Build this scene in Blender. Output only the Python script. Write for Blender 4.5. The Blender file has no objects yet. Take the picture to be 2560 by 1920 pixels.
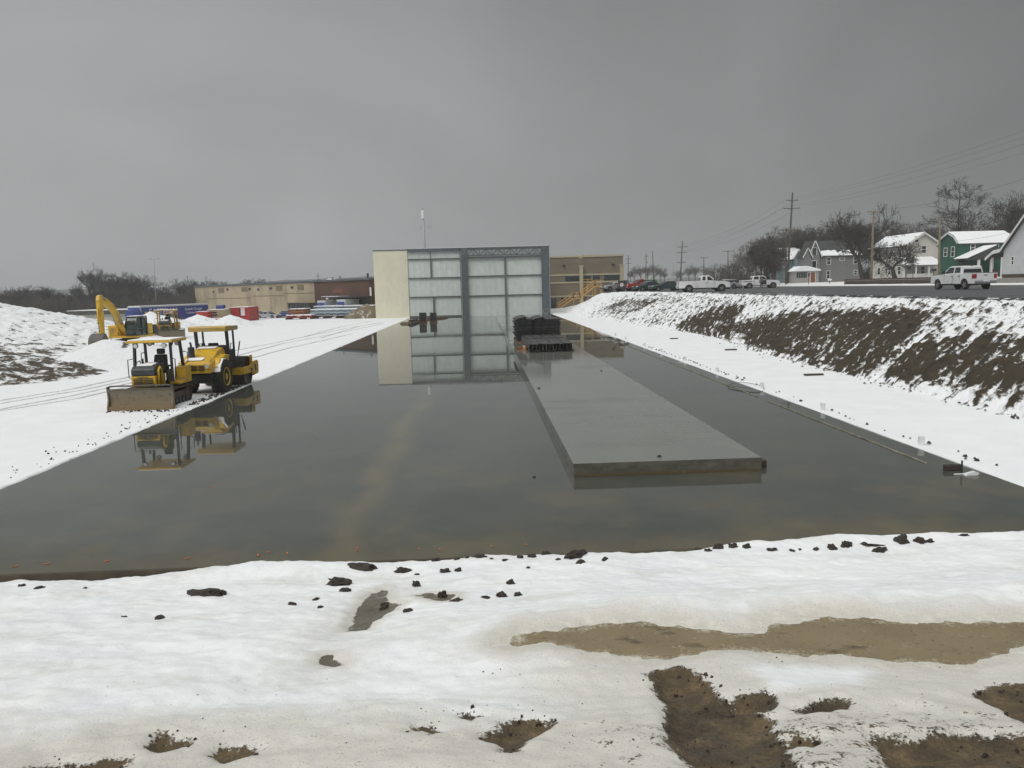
import bpy, math, random
import numpy as np
from mathutils import Vector, Matrix
R_ = math.radians
random.seed(7)
SC = bpy.context.scene
COL = SC.collection
# ------------------------------------------------------------------ camera, sky, sun, exposure
CAM_H, CF, PITCH, YAW, ROLL = 4.7, 1950.0, .1233, .0362, -.0255
cd = bpy.data.cameras.new('camera'); cam = bpy.data.objects.new('camera', cd); COL.objects.link(cam)
cd.sensor_width = 36; cd.sensor_fit = 'HORIZONTAL'; cd.lens = CF/2560*36
cd.clip_start = .1; cd.clip_end = 6000
CR = Matrix.Rotation(-YAW, 3, 'Z') @ Matrix.Rotation(math.pi/2-PITCH, 3, 'X') @ Matrix.Rotation(ROLL, 3, 'Z')
cam.matrix_world = Matrix.Translation((0, 0, CAM_H)) @ CR.to_4x4()
SC.camera = cam
SC.view_settings.view_transform = 'Standard'; SC.view_settings.look = 'None'
SC.view_settings.exposure = .17; SC.view_settings.gamma = 1
SUN_EL, SUN_AZ = R_(52), R_(215)          # azimuth clockwise from +Y
w = bpy.data.worlds.new('World'); SC.world = w; w.use_nodes = True
def build_world():
    nt = w.node_tree; N = nt.nodes; L = nt.links; N.clear()
    out = N.new('ShaderNodeOutputWorld'); bg = N.new('ShaderNodeBackground'); L.new(bg.outputs[0], out.inputs[0])
    tc = N.new('ShaderNodeTexCoord'); sep = N.new('ShaderNodeSeparateXYZ'); L.new(tc.outputs['Generated'], sep.inputs[0])
    # overcast brightness with height: dim low deck, bright towards the zenith
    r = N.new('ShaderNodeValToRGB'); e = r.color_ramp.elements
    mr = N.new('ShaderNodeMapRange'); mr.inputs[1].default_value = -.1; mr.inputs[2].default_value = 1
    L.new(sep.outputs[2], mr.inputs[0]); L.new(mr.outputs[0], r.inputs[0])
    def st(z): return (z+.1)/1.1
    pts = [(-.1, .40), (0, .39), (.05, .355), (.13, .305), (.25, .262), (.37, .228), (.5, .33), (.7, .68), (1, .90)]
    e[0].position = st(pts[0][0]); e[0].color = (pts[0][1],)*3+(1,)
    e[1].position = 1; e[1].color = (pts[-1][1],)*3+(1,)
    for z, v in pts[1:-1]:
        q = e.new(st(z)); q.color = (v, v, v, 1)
    # brighter to the left, darker to the right (a real feature of the cloud deck)
    mx = N.new('ShaderNodeMapRange'); mx.inputs[1].default_value = -.6; mx.inputs[2].default_value = .65
    mx.inputs[3].default_value = 1.38; mx.inputs[4].default_value = .60; L.new(sep.outputs[0], mx.inputs[0])
    # soft cloud noise, flattened with height like a deck seen from below
    mp = N.new('ShaderNodeMapping'); mp.inputs['Scale'].default_value = (1.1, 1.1, 1.7); L.new(tc.outputs['Generated'], mp.inputs[0])
    nz = N.new('ShaderNodeTexNoise'); nz.inputs['Scale'].default_value = 1.7; nz.inputs['Detail'].default_value = 6
    nz.inputs['Roughness'].default_value = .45; nz.inputs['Distortion'].default_value = .6; L.new(mp.outputs[0], nz.inputs[0])
    mn = N.new('ShaderNodeMapRange'); mn.inputs[1].default_value = .3; mn.inputs[2].default_value = .72
    mn.inputs[3].default_value = .80; mn.inputs[4].default_value = 1.18; L.new(nz.outputs[0], mn.inputs[0])
    m1 = N.new('ShaderNodeMath'); m1.operation = 'MULTIPLY'; L.new(mx.outputs[0], m1.inputs[0]); L.new(mn.outputs[0], m1.inputs[1])
    cm = N.new('ShaderNodeMix'); cm.data_type = 'RGBA'; cm.blend_type = 'MULTIPLY'; cm.inputs[0].default_value = 1
    L.new(r.outputs[0], cm.inputs[6]); L.new(m1.outputs[0], cm.inputs[7])
    tint = N.new('ShaderNodeMix'); tint.data_type = 'RGBA'; tint.blend_type = 'MULTIPLY'; tint.inputs[0].default_value = 1
    L.new(cm.outputs[2], tint.inputs[6]); tint.inputs[7].default_value = (.965, 1.0, .995, 1)
    sky = N.new('ShaderNodeTexSky'); sky.sky_type = 'NISHITA'; sky.sun_disc = False
    sky.sun_elevation = SUN_EL; sky.sun_rotation = SUN_AZ; sky.air_density = 1; sky.dust_density = 6
    hs = N.new('ShaderNodeHueSaturation'); hs.inputs['Saturation'].default_value = .2; hs.inputs['Value'].default_value = .055
    L.new(sky.outputs[0], hs.inputs['Color'])
    mixs = N.new('ShaderNodeMix'); mixs.data_type = 'RGBA'; mixs.inputs[0].default_value = .9
    L.new(hs.outputs[0], mixs.inputs[6]); L.new(tint.outputs[2], mixs.inputs[7])
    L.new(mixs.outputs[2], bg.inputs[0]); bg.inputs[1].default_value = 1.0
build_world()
sd_ = bpy.data.lights.new('sun', 'SUN'); sd_.energy = 1.35; sd_.angle = R_(40); sd_.color = (1, .97, .92)
sun = bpy.data.objects.new('sun', sd_); COL.objects.link(sun)
sdir = Vector((math.sin(SUN_AZ)*math.cos(SUN_EL), math.cos(SUN_AZ)*math.cos(SUN_EL), math.sin(SUN_EL)))
sun.rotation_euler = sdir.to_track_quat('Z', 'Y').to_euler(); sun.location = sdir*60
# ------------------------------------------------------------------ surveying helpers (photo pixel -> place in the world)
def ray(px, py): return CR @ Vector(((px-1280)/CF, -(py-960)/CF, -1))
def U(px, py, z=0.0):
    d = ray(px, py); t = (z-CAM_H)/d.z; return Vector((0, 0, CAM_H))+d*t
def D(px, py, Y):
    d = ray(px, py); return Vector((0, 0, CAM_H))+d*(Y/d.y)
# ------------------------------------------------------------------ object helpers
def tag(o, label=None, cat=None, group=None, kind=None):
    if label: o['label'] = label
    if cat: o['category'] = cat
    if group: o['group'] = group
    if kind: o['kind'] = kind
    return o
def thing(name, label, cat, loc=(0, 0, 0), rz=0.0, group=None):
    o = bpy.data.objects.new(name, None); COL.objects.link(o); o.empty_display_size = .3
    o.location = loc; o.rotation_euler = (0, 0, rz); return tag(o, label, cat, group)
def copy_tree(o, parent=None):
    c = o.copy(); COL.objects.link(c); c.parent = parent
    for ch in list(o.children): copy_tree(ch, c)
    return c
class MB:
    def __init__(s): s.v = []; s.f = []; s.m = []
    def add(s, vs, fs, mi=0, M=None):
        b = len(s.v)
        s.v += [tuple(M @ Vector(p)) for p in vs] if M else [tuple(p) for p in vs]
        s.f += [tuple(i+b for i in f) for f in fs]; s.m += [mi]*len(fs); return s
    def box(s, c, d, mi=0, rz=0.0, rx=0.0, ry=0.0):
        x, y, z = d[0]/2, d[1]/2, d[2]/2
        vs = [(-x,-y,-z),(x,-y,-z),(x,y,-z),(-x,y,-z),(-x,-y,z),(x,-y,z),(x,y,z),(-x,y,z)]
        M = Matrix.Translation(c) @ Matrix.Rotation(rz,4,'Z') @ Matrix.Rotation(ry,4,'Y') @ Matrix.Rotation(rx,4,'X')
        return s.add(vs, [(0,3,2,1),(4,5,6,7),(0,1,5,4),(1,2,6,5),(2,3,7,6),(3,0,4,7)], mi, M)
    def b2(s, a, b, mi=0): return s.box([(a[i]+b[i])/2 for i in range(3)], [abs(b[i]-a[i]) for i in range(3)], mi)
    def tube(s, pts, r, n=8, mi=0, cap=True):
        pts = [Vector(p) for p in pts]; rs = r if isinstance(r, (list, tuple)) else [r]*len(pts)
        b = len(s.v); up = None
        for i, p in enumerate(pts):
            t = (pts[min(i+1, len(pts)-1)]-pts[max(i-1, 0)]).normalized()
            if up is None: up = Vector((0,0,1)) if abs(t.z) < .9 else Vector((1,0,0))
            a = t.cross(up); 
            if a.length < 1e-5: a = t.orthogonal()
            a.normalize(); c = a.cross(t); up = c
            for k in range(n):
                th = 2*math.pi*k/n; s.v.append(tuple(p+(a*math.cos(th)+c*math.sin(th))*rs[i]))
        for i in range(len(pts)-1):
            for k in range(n):
                s.f.append((b+i*n+k, b+i*n+(k+1)%n, b+(i+1)*n+(k+1)%n, b+(i+1)*n+k)); s.m.append(mi)
        if cap:
            s.f.append(tuple(b+k for k in range(n))[::-1]); s.m.append(mi)
            s.f.append(tuple(b+(len(pts)-1)*n+k for k in range(n))); s.m.append(mi)
        return s
    def bar(s, a, b, w, h, mi=0):           # rectangular bar between two points
        a = Vector(a); b = Vector(b); t = b-a; L = t.length; q = t.to_track_quat('X', 'Z').to_matrix().to_4x4()
        M = Matrix.Translation((a+b)/2) @ q; x, y, z = L/2, w/2, h/2
        vs = [(-x,-y,-z),(x,-y,-z),(x,y,-z),(-x,y,-z),(-x,-y,z),(x,-y,z),(x,y,z),(-x,y,z)]
        return s.add(vs, [(0,3,2,1),(4,5,6,7),(0,1,5,4),(1,2,6,5),(2,3,7,6),(3,0,4,7)], mi, M)
    def prism(s, prof, y0, y1, mi=0, wf=None, M=None):   # side profile (x,z) (counter-clockwise seen from -y), extruded along y
        n = len(prof); vs = []
        for yy, sg in ((y0, 0), (y1, 1)):
            for x, z in prof:
                k = wf(x, z) if wf else 1
                c = (y0+y1)/2; vs.append((x, c+(yy-c)*k, z))
        fs = [tuple(range(n)), tuple(range(2*n-1, n-1, -1))]+[((i+1)%n, i, n+i, n+(i+1)%n) for i in range(n)]
        return s.add(vs, fs, mi, M)
    def lathe(s, prof, c=(0,0,0), axis='Z', n=20, mi=0):   # profile of (radius, height) pairs
        b = len(s.v); Q = {'Z': Matrix.Identity(3), 'Y': Matrix.Rotation(-math.pi/2, 3, 'X'), 'X': Matrix.Rotation(math.pi/2, 3, 'Y')}[axis]
        for r, h in prof:
            for k in range(n):
                a = 2*math.pi*k/n; s.v.append(tuple(Vector(c)+Q @ Vector((r*math.cos(a), r*math.sin(a), h))))
        for i in range(len(prof)-1):
            for k in range(n):
                s.f.append((b+i*n+k, b+i*n+(k+1)%n, b+(i+1)*n+(k+1)%n, b+(i+1)*n+k)); s.m.append(mi)
        s.f.append(tuple(b+k for k in range(n))[::-1]); s.m.append(mi)
        e = b+(len(prof)-1)*n; s.f.append(tuple(e+k for k in range(n))); s.m.append(mi)
        return s
    def build(s, name, mats, parent=None, loc=None, rz=0.0, bevel=0.0, smooth=False, seg=2):
        me = bpy.data.meshes.new(name); me.from_pydata(s.v, [], s.f)
        mats = mats if isinstance(mats, (list, tuple)) else [mats]
        for m in mats: me.materials.append(m)
        me.polygons.foreach_set('material_index', s.m)
        if smooth: me.polygons.foreach_set('use_smooth', [True]*len(s.f))
        me.validate(); me.update()
        o = bpy.data.objects.new(name, me); COL.objects.link(o)
        if parent: o.parent = parent
        if loc is not None: o.location = loc
        o.rotation_euler = (0, 0, rz)
        if bevel:
            md = o.modifiers.new('bevel', 'BEVEL'); md.width = bevel; md.segments = seg; md.limit_method = 'ANGLE'; md.angle_limit = R_(35)
        return o
# ------------------------------------------------------------------ numpy noise
def _h(ix, iy, s):
    n = (ix.astype(np.int64)*374761393+iy.astype(np.int64)*668265263+s*1442695041) & 0xffffffff
    n = ((n ^ (n >> 13))*1274126177) & 0xffffffff
    n = n ^ (n >> 16); return (n & 0xffff)/65535.0*2*np.pi
def pn(x, y, s=0):
    x = np.asarray(x, float); y = np.asarray(y, float)
    ix = np.floor(x); iy = np.floor(y); fx = x-ix; fy = y-iy
    u = fx*fx*fx*(fx*(fx*6-15)+10); v = fy*fy*fy*(fy*(fy*6-15)+10)
    def g(a, b, dx, dy): t = _h(ix+a, iy+b, s); return np.cos(t)*dx+np.sin(t)*dy
    a = g(0,0,fx,fy); b = g(1,0,fx-1,fy); c = g(0,1,fx,fy-1); d = g(1,1,fx-1,fy-1)
    return (a*(1-u)+b*u)*(1-v)+(c*(1-u)+d*u)*v
def fbm(x, y, o=4, s=0, g=.5):
    r = 0; a = 1
    for i in range(o): r = r+a*pn(x*2**i, y*2**i, s+i*17); a *= g
    return r
def sst(a, b, x): t = np.clip((x-a)/(b-a), 0, 1); return t*t*(3-2*t)
def sdpoly(P, x, y):                       # signed distance to a polygon, negative inside
    d = np.full(np.shape(x), 1e9); ins = np.zeros(np.shape(x), bool); n = len(P)
    for i in range(n):
        ax, ay = P[i]; bx, by = P[(i+1)%n]; ex, ey = bx-ax, by-ay
        t = np.clip(((x-ax)*ex+(y-ay)*ey)/(ex*ex+ey*ey+1e-12), 0, 1)
        d = np.minimum(d, np.hypot(x-ax-t*ex, y-ay-t*ey))
        c = ((ay > y) != (by > y)) & (x < (bx-ax)*(y-ay)/(by-ay+1e-12)+ax); ins ^= c
    return np.where(ins, -d, d)
def grid_mesh(name, X, Y, Z, mats, attrs=None, kind='structure', smooth=True):
    ny, nx = Z.shape; me = bpy.data.meshes.new(name)
    co = np.empty((ny*nx, 3), np.float32); co[:,0] = X.ravel(); co[:,1] = Y.ravel(); co[:,2] = Z.ravel()
    i = (np.arange(ny-1)[:,None]*nx+np.arange(nx-1)[None,:]).ravel()
    q = np.stack([i, i+1, i+nx+1, i+nx], 1).astype(np.int32)
    me.vertices.add(len(co)); me.vertices.foreach_set('co', co.ravel())
    me.loops.add(q.size); me.loops.foreach_set('vertex_index', q.ravel())
    me.polygons.add(len(q)); me.polygons.foreach_set('loop_start', np.arange(0, q.size, 4, dtype=np.int32))
    me.polygons.foreach_set('loop_total', np.full(len(q), 4, np.int32))
    me.update(calc_edges=True)
    if smooth: me.polygons.foreach_set('use_smooth', np.ones(len(q), bool))
    for k, a in (attrs or {}).items():
        at = me.attributes.new(k, 'FLOAT', 'POINT'); at.data.foreach_set('value', np.asarray(a, np.float32).ravel())
    for m in (mats if isinstance(mats, list) else [mats]): me.materials.append(m)
    o = bpy.data.objects.new(name, me); COL.objects.link(o)
    if kind: o['kind'] = kind
    return o
# ------------------------------------------------------------------ materials
def NT(name):
    m = bpy.data.materials.new(name); m.use_nodes = True; nt = m.node_tree
    return m, nt.nodes, nt.links, nt.nodes['Principled BSDF']
def tex(N, L, scale, detail=4, vec=None, stretch=None, kind='Object', rough=.55):
    n = N.new('ShaderNodeTexNoise'); n.inputs['Scale'].default_value = scale; n.inputs['Detail'].default_value = detail; n.inputs['Roughness'].default_value = rough
    if vec is None:
        t = N.new('ShaderNodeTexCoord'); vec = t.outputs[kind]
    if stretch:
        mp = N.new('ShaderNodeMapping'); mp.inputs['Scale'].default_value = stretch; L.new(vec, mp.inputs[0]); vec = mp.outputs[0]
    L.new(vec, n.inputs['Vector']); return n.outputs[0]
def rng(N, L, src, a, b, c=0., d=1.):
    m = N.new('ShaderNodeMapRange'); m.inputs[1].default_value = a; m.inputs[2].default_value = b; m.inputs[3].default_value = c; m.inputs[4].default_value = d
    L.new(src, m.inputs[0]); return m.outputs[0]
def mixc(N, L, fac, a, b, mode='MIX'):
    m = N.new('ShaderNodeMix'); m.data_type = 'RGBA'; m.blend_type = mode
    for s, v in ((0, fac), (6, a), (7, b)):
        if isinstance(v, (int, float)): m.inputs[s].default_value = v
        elif isinstance(v, (tuple, list)): m.inputs[s].default_value = tuple(v)+(1,) if len(v) == 3 else v
        else: L.new(v, m.inputs[s])
    return m.outputs[2]
def mth(N, L, op, a, b=0.0):
    m = N.new('ShaderNodeMath'); m.operation = op
    for s, v in ((0, a), (1, b)):
        if isinstance(v, (int, float)): m.inputs[s].default_value = v
        else: L.new(v, m.inputs[s])
    return m.outputs[0]
def bump(N, L, bs, h, st=.3, dist=.02):
    b = N.new('ShaderNodeBump'); b.inputs['Strength'].default_value = st; b.inputs['Distance'].default_value = dist
    L.new(h, b.inputs['Height']); L.new(b.outputs[0], bs.inputs['Normal']); return b
def mat(name, col, rough=.6, metal=0., var=.18, scale=3., dirt=None, dirt_amt=.5, dirt_scale=1.5, bmp=0., bscale=30., spec=None, kind='Object', coat=0.):
    m, N, L, b = NT(name)
    n1 = tex(N, L, scale, 5, kind=kind)
    c = mixc(N, L, rng(N, L, n1, .3, .7, 1-var, 1+var*.6), (0,0,0), col)
    g = N.new('ShaderNodeVectorMath')
    dk = tuple(x*(1-var) for x in col); lt = tuple(min(1, x*(1+var*.7)) for x in col)
    c = mixc(N, L, rng(N, L, n1, .32, .68), dk, lt)
    N.remove(g)
    if dirt:
        n2 = tex(N, L, dirt_scale, 6, kind=kind, rough=.65)
        c = mixc(N, L, rng(N, L, n2, .62-dirt_amt*.35, .75-dirt_amt*.2), c, dirt)
    L.new(c, b.inputs['Base Color']); b.inputs['Metallic'].default_value = metal
    L.new(rng(N, L, tex(N, L, scale*2.3, 3, kind=kind), .3, .7, max(0, rough-.12), min(1, rough+.12)), b.inputs['Roughness'])
    if spec is not None: b.inputs['Specular IOR Level'].default_value = spec
    if coat: b.inputs['Coat Weight'].default_value = coat; b.inputs['Coat Roughness'].default_value = .12
    if bmp: bump(N, L, b, tex(N, L, bscale, 4, kind=kind), bmp, .02)
    return m
def ribbed(name, col, axis, period, st=.5, dist=.03, rough=.5, var=.08, dirt=None, dirt_amt=.3, lines=False, metal=0., spec=None):
    """cladding: relief lines repeating along one object axis"""
    m, N, L, b = NT(name)
    t = N.new('ShaderNodeTexCoord'); s = N.new('ShaderNodeSeparateXYZ'); L.new(t.outputs['Object'], s.inputs[0])
    v = s.outputs['XYZ'.index(axis)]
    f = mth(N, L, 'FRACT', mth(N, L, 'DIVIDE', v, period))
    h = rng(N, L, mth(N, L, 'ABSOLUTE', mth(N, L, 'SUBTRACT', f, .5)), .3, .42) if not lines else f
    n1 = tex(N, L, 1.2, 5)
    c = mixc(N, L, rng(N, L, n1, .32, .68), tuple(x*(1-var) for x in col), tuple(min(1, x*(1+var*.6)) for x in col))
    if dirt:
        n2 = tex(N, L, .9, 6, stretch=(1, 1, .25), rough=.65); c = mixc(N, L, rng(N, L, n2, .62-dirt_amt*.3, .8), c, dirt)
    L.new(c, b.inputs['Base Color']); b.inputs['Roughness'].default_value = rough; b.inputs['Metallic'].default_value = metal
    if spec is not None: b.inputs['Specular IOR Level'].default_value = spec
    bump(N, L, b, h, st, dist); return m
MUD = (.11, .075, .042)
M = {}
M['yellow'] = mat('yellow_paint', (.66, .40, .02), .40, var=.10, dirt=(.34, .22, .05), dirt_amt=.30, dirt_scale=2.2)
M['yellow2'] = mat('faded_yellow_paint', (.55, .33, .04), .5, var=.15, dirt=(.19, .13, .06), dirt_amt=.5, dirt_scale=1.8)
M['blackp'] = mat('black_plastic', (.018, .018, .02), .5, var=.3, dirt=(.06, .05, .04), dirt_amt=.3)
M['hood_dark'] = mat('dark_teal_paint', (.022, .03, .034), .38, var=.2, dirt=(.07, .06, .05), dirt_amt=.25)
M['post'] = mat('dark_post_paint', (.035, .032, .042), .45, var=.2)
M['rubber'] = mat('tyre_rubber', (.018, .017, .017), .8, var=.3, dirt=(.07, .055, .04), dirt_amt=.4, dirt_scale=3, bmp=.4)
M['track'] = mat('muddy_track_steel', (.04, .033, .027), .7, var=.3, dirt=(.10, .07, .045), dirt_amt=.6, dirt_scale=3, bmp=.5)
def blade_mat():
    m, N, L, b = NT('worn_blade_steel')
    t = N.new('ShaderNodeTexCoord'); s = N.new('ShaderNodeSeparateXYZ'); L.new(t.outputs['Object'], s.inputs[0])
    n = tex(N, L, 2.2, 6, stretch=(3, .5, 3)); z = mth(N, L, 'ADD', s.outputs[2], mth(N, L, 'MULTIPLY', n, .3))
    c = mixc(N, L, rng(N, L, z, .35, .75), (.17, .115, .05), (.20, .172, .118))
    c = mixc(N, L, rng(N, L, z, .95, 1.2), c, (.085, .08, .075))
    c = mixc(N, L, rng(N, L, tex(N, L, 6, 5), .55, .7), c, (.13, .085, .05))
    L.new(c, b.inputs['Base Color']); b.inputs['Roughness'].default_value = .55; bump(N, L, b, tex(N, L, 14, 5), .25, .02); return m
M['blade'] = blade_mat()
M['steel_dark'] = mat('dark_steel', (.045, .045, .048), .5, .4, var=.25, dirt=(.09, .06, .04), dirt_amt=.35)
M['drum'] = mat('drum_steel', (.05, .047, .043), .5, .3, var=.3, dirt=(.10, .075, .05), dirt_amt=.5, dirt_scale=4)
M['rim_yellow'] = mat('yellow_rim_paint', (.62, .42, .03), .45)
M['snow'] = mat('settled_snow', (.86, .87, .89), .75, var=.05, scale=2, bmp=.35, bscale=18)
M['glassd'] = mat('dark_window_glass', (.015, .02, .022), .12, var=.3, spec=.8)
M['cabglass'] = mat('cab_glass', (.02, .04, .036), .1, var=.5, scale=1.2, spec=.8)
M['lamp'] = mat('lamp_lens', (.6, .6, .58), .2)
M['redlens'] = mat('red_lens', (.30, .01, .015), .25)
M['seatblk'] = mat('black_vinyl', (.014, .014, .016), .6, var=.3)
M['grey_steel'] = mat('blue_grey_steel', (.085, .105, .12), .5, .1, var=.15, dirt=(.14, .15, .155), dirt_amt=.3, dirt_scale=.8)
M['girt'] = mat('girt_steel', (.13, .15, .15), .5, .1, var=.15)
M['cream'] = ribbed('cream_metal_cladding', (.70, .67, .52), 'X', .305, .5, .03, .45, .05, dirt=(.60, .58, .47), dirt_amt=.35)
M['liner'] = ribbed('pale_green_liner_panel', (.60, .655, .63), 'X', .914, .6, .03, .45, .09, dirt=(.50, .56, .54), dirt_amt=.5)
M['beige'] = mat('beige_block_wall', (.20, .165, .12), .8, var=.08, scale=.5, dirt=(.17, .14, .10), dirt_amt=.4, dirt_scale=.3)
M['beige_lt'] = mat('light_beige_trim', (.46, .41, .30), .75, var=.06)
M['stair'] = mat('yellow_stair_paint', (.55, .33, .10), .55, var=.15)
M['asphalt'] = mat('wet_asphalt', (.058, .058, .062), .5, var=.25, scale=.4, dirt=(.10, .10, .105), dirt_amt=.35, dirt_scale=.12, bmp=.3, bscale=8)
M['wood'] = mat('weathered_lumber', (.16, .10, .055), .75, var=.3, scale=4, bmp=.3)
M['wood_or'] = mat('orange_wet_lumber', (.20, .088, .034), .65, var=.25, scale=4)
M['form'] = mat('black_form_steel', (.016, .016, .017), .45, .2, var=.4, scale=3, dirt=(.07, .065, .06), dirt_amt=.4, dirt_scale=2.5)
M['form_top'] = mat('grey_form_steel', (.05, .049, .046), .45, .3, var=.5, scale=2, dirt=(.15, .145, .135), dirt_amt=.35, dirt_scale=2.0)
M['white_pl'] = mat('white_plastic', (.72, .73, .74), .35, var=.1)
M['orange_tape'] = mat('orange_paint_mark', (.62, .15, .03), .5)
M['blue'] = mat('blue_trailer_paint', (.030, .050, .25), .4, var=.12, dirt=(.05, .07, .22), dirt_amt=.4)
M['bluepale'] = mat('trailer_silver_edge', (.45, .47, .5), .4, var=.1)
M['whitep'] = mat('white_vehicle_paint', (.72, .73, .74), .3, var=.05, dirt=(.5, .49, .47), dirt_amt=.25, coat=.4)
M['redp'] = mat('red_vehicle_paint', (.38, .02, .025), .35, var=.1, coat=.4)
M['red_box'] = mat('red_container_paint', (.42, .028, .02), .5, var=.12, dirt=(.26, .03, .03), dirt_amt=.35)
M['greenp'] = mat('dark_green_vehicle_paint', (.018, .05, .045), .3, var=.1, coat=.4)
M['greenb'] = mat('bright_green_vehicle_paint', (.06, .20, .06), .35, var=.1, coat=.4)
M['silverp'] = mat('silver_vehicle_paint', (.38, .39, .41), .3, .3, var=.08, coat=.4)
M['darkp'] = mat('charcoal_vehicle_paint', (.05, .055, .06), .3, .2, var=.1, coat=.4)
M['tan_box'] = mat('tan_container_paint', (.40, .32, .20), .6, var=.1)
M['orange'] = mat('orange_steel_primer', (.42, .15, .03), .55, var=.15)
M['jst'] = mat('pale_blue_primer', (.42, .50, .55), .5, var=.12)
M['brick'] = None
def brick_mat():
    m, N, L, b = NT('brown_brick'); t = N.new('ShaderNodeTexCoord')
    mp = N.new('ShaderNodeMapping'); mp.inputs['Rotation'].default_value = (math.pi/2, 0, 0); L.new(t.outputs['Object'], mp.inputs[0])
    k = N.new('ShaderNodeTexBrick'); L.new(mp.outputs[0], k.inputs['Vector']); k.inputs['Scale'].default_value = 2.2
    k.inputs['Color1'].default_value = (.115, .045, .022, 1); k.inputs['Color2'].default_value = (.085, .036, .02, 1); k.inputs['Mortar'].default_value = (.12, .085, .065, 1); k.inputs['Mortar Size'].default_value = .012
    c = mixc(N, L, rng(N, L, tex(N, L, .25, 5), .4, .65), k.outputs[0], (.07, .04, .028)); L.new(c, b.inputs['Base Color']); b.inputs['Roughness'].default_value = .85; return m
M['brick'] = brick_mat()
def stained_wall(name, col, st1, sc=.35):
    m, N, L, b = NT(name)
    n = tex(N, L, sc, 7, stretch=(1, 1, .45), rough=.6); c = mixc(N, L, rng(N, L, n, .45, .72), col, st1)
    n2 = tex(N, L, sc*4, 6, stretch=(1, 1, .2)); c = mixc(N, L, rng(N, L, n2, .58, .8, 0, .6), c, tuple(x*.5 for x in st1))
    L.new(c, b.inputs['Base Color']); b.inputs['Roughness'].default_value = .85; return m
M['tanwall'] = stained_wall('stained_tan_concrete', (.385, .315, .215), (.215, .175, .125), .28)
M['tandark'] = mat('dirty_infill_panel', (.17, .135, .085), .8, var=.2)
M['bark'] = mat('bark', (.055, .046, .040), .9, var=.3, scale=2)
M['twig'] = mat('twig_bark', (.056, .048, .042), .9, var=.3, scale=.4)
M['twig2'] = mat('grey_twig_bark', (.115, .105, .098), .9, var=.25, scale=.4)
M['polew'] = mat('pole_wood', (.085, .068, .052), .85, var=.25, scale=1.5)
M['polel'] = mat('pale_pole_wood', (.20, .165, .11), .85, var=.25, scale=1.5)
M['galv'] = mat('galvanised_steel', (.34, .36, .38), .5, .3, var=.1)
M['concrete_curb'] = mat('old_concrete', (.26, .25, .23), .8, var=.15)
M['stone_dk'] = mat('dark_timber_wall', (.05, .038, .028), .85, var=.3, scale=2, dirt=(.10, .05, .025), dirt_amt=.4)
M['wire'] = mat('wire_black', (.03, .03, .033), .6)
M['dirt'] = mat('wet_clod_dirt', (.035, .026, .019), .55, var=.4, scale=5, bmp=.6, bscale=14)
M['skin'] = mat('skin', (.42, .25, .18), .55)
M['cloth_grey'] = mat('grey_jacket_cloth', (.11, .105, .115), .85)
M['cloth_dk'] = mat('dark_trouser_cloth', (.016, .016, .02), .85)
M['hair'] = mat('dark_hair', (.02, .016, .013), .7)
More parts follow.
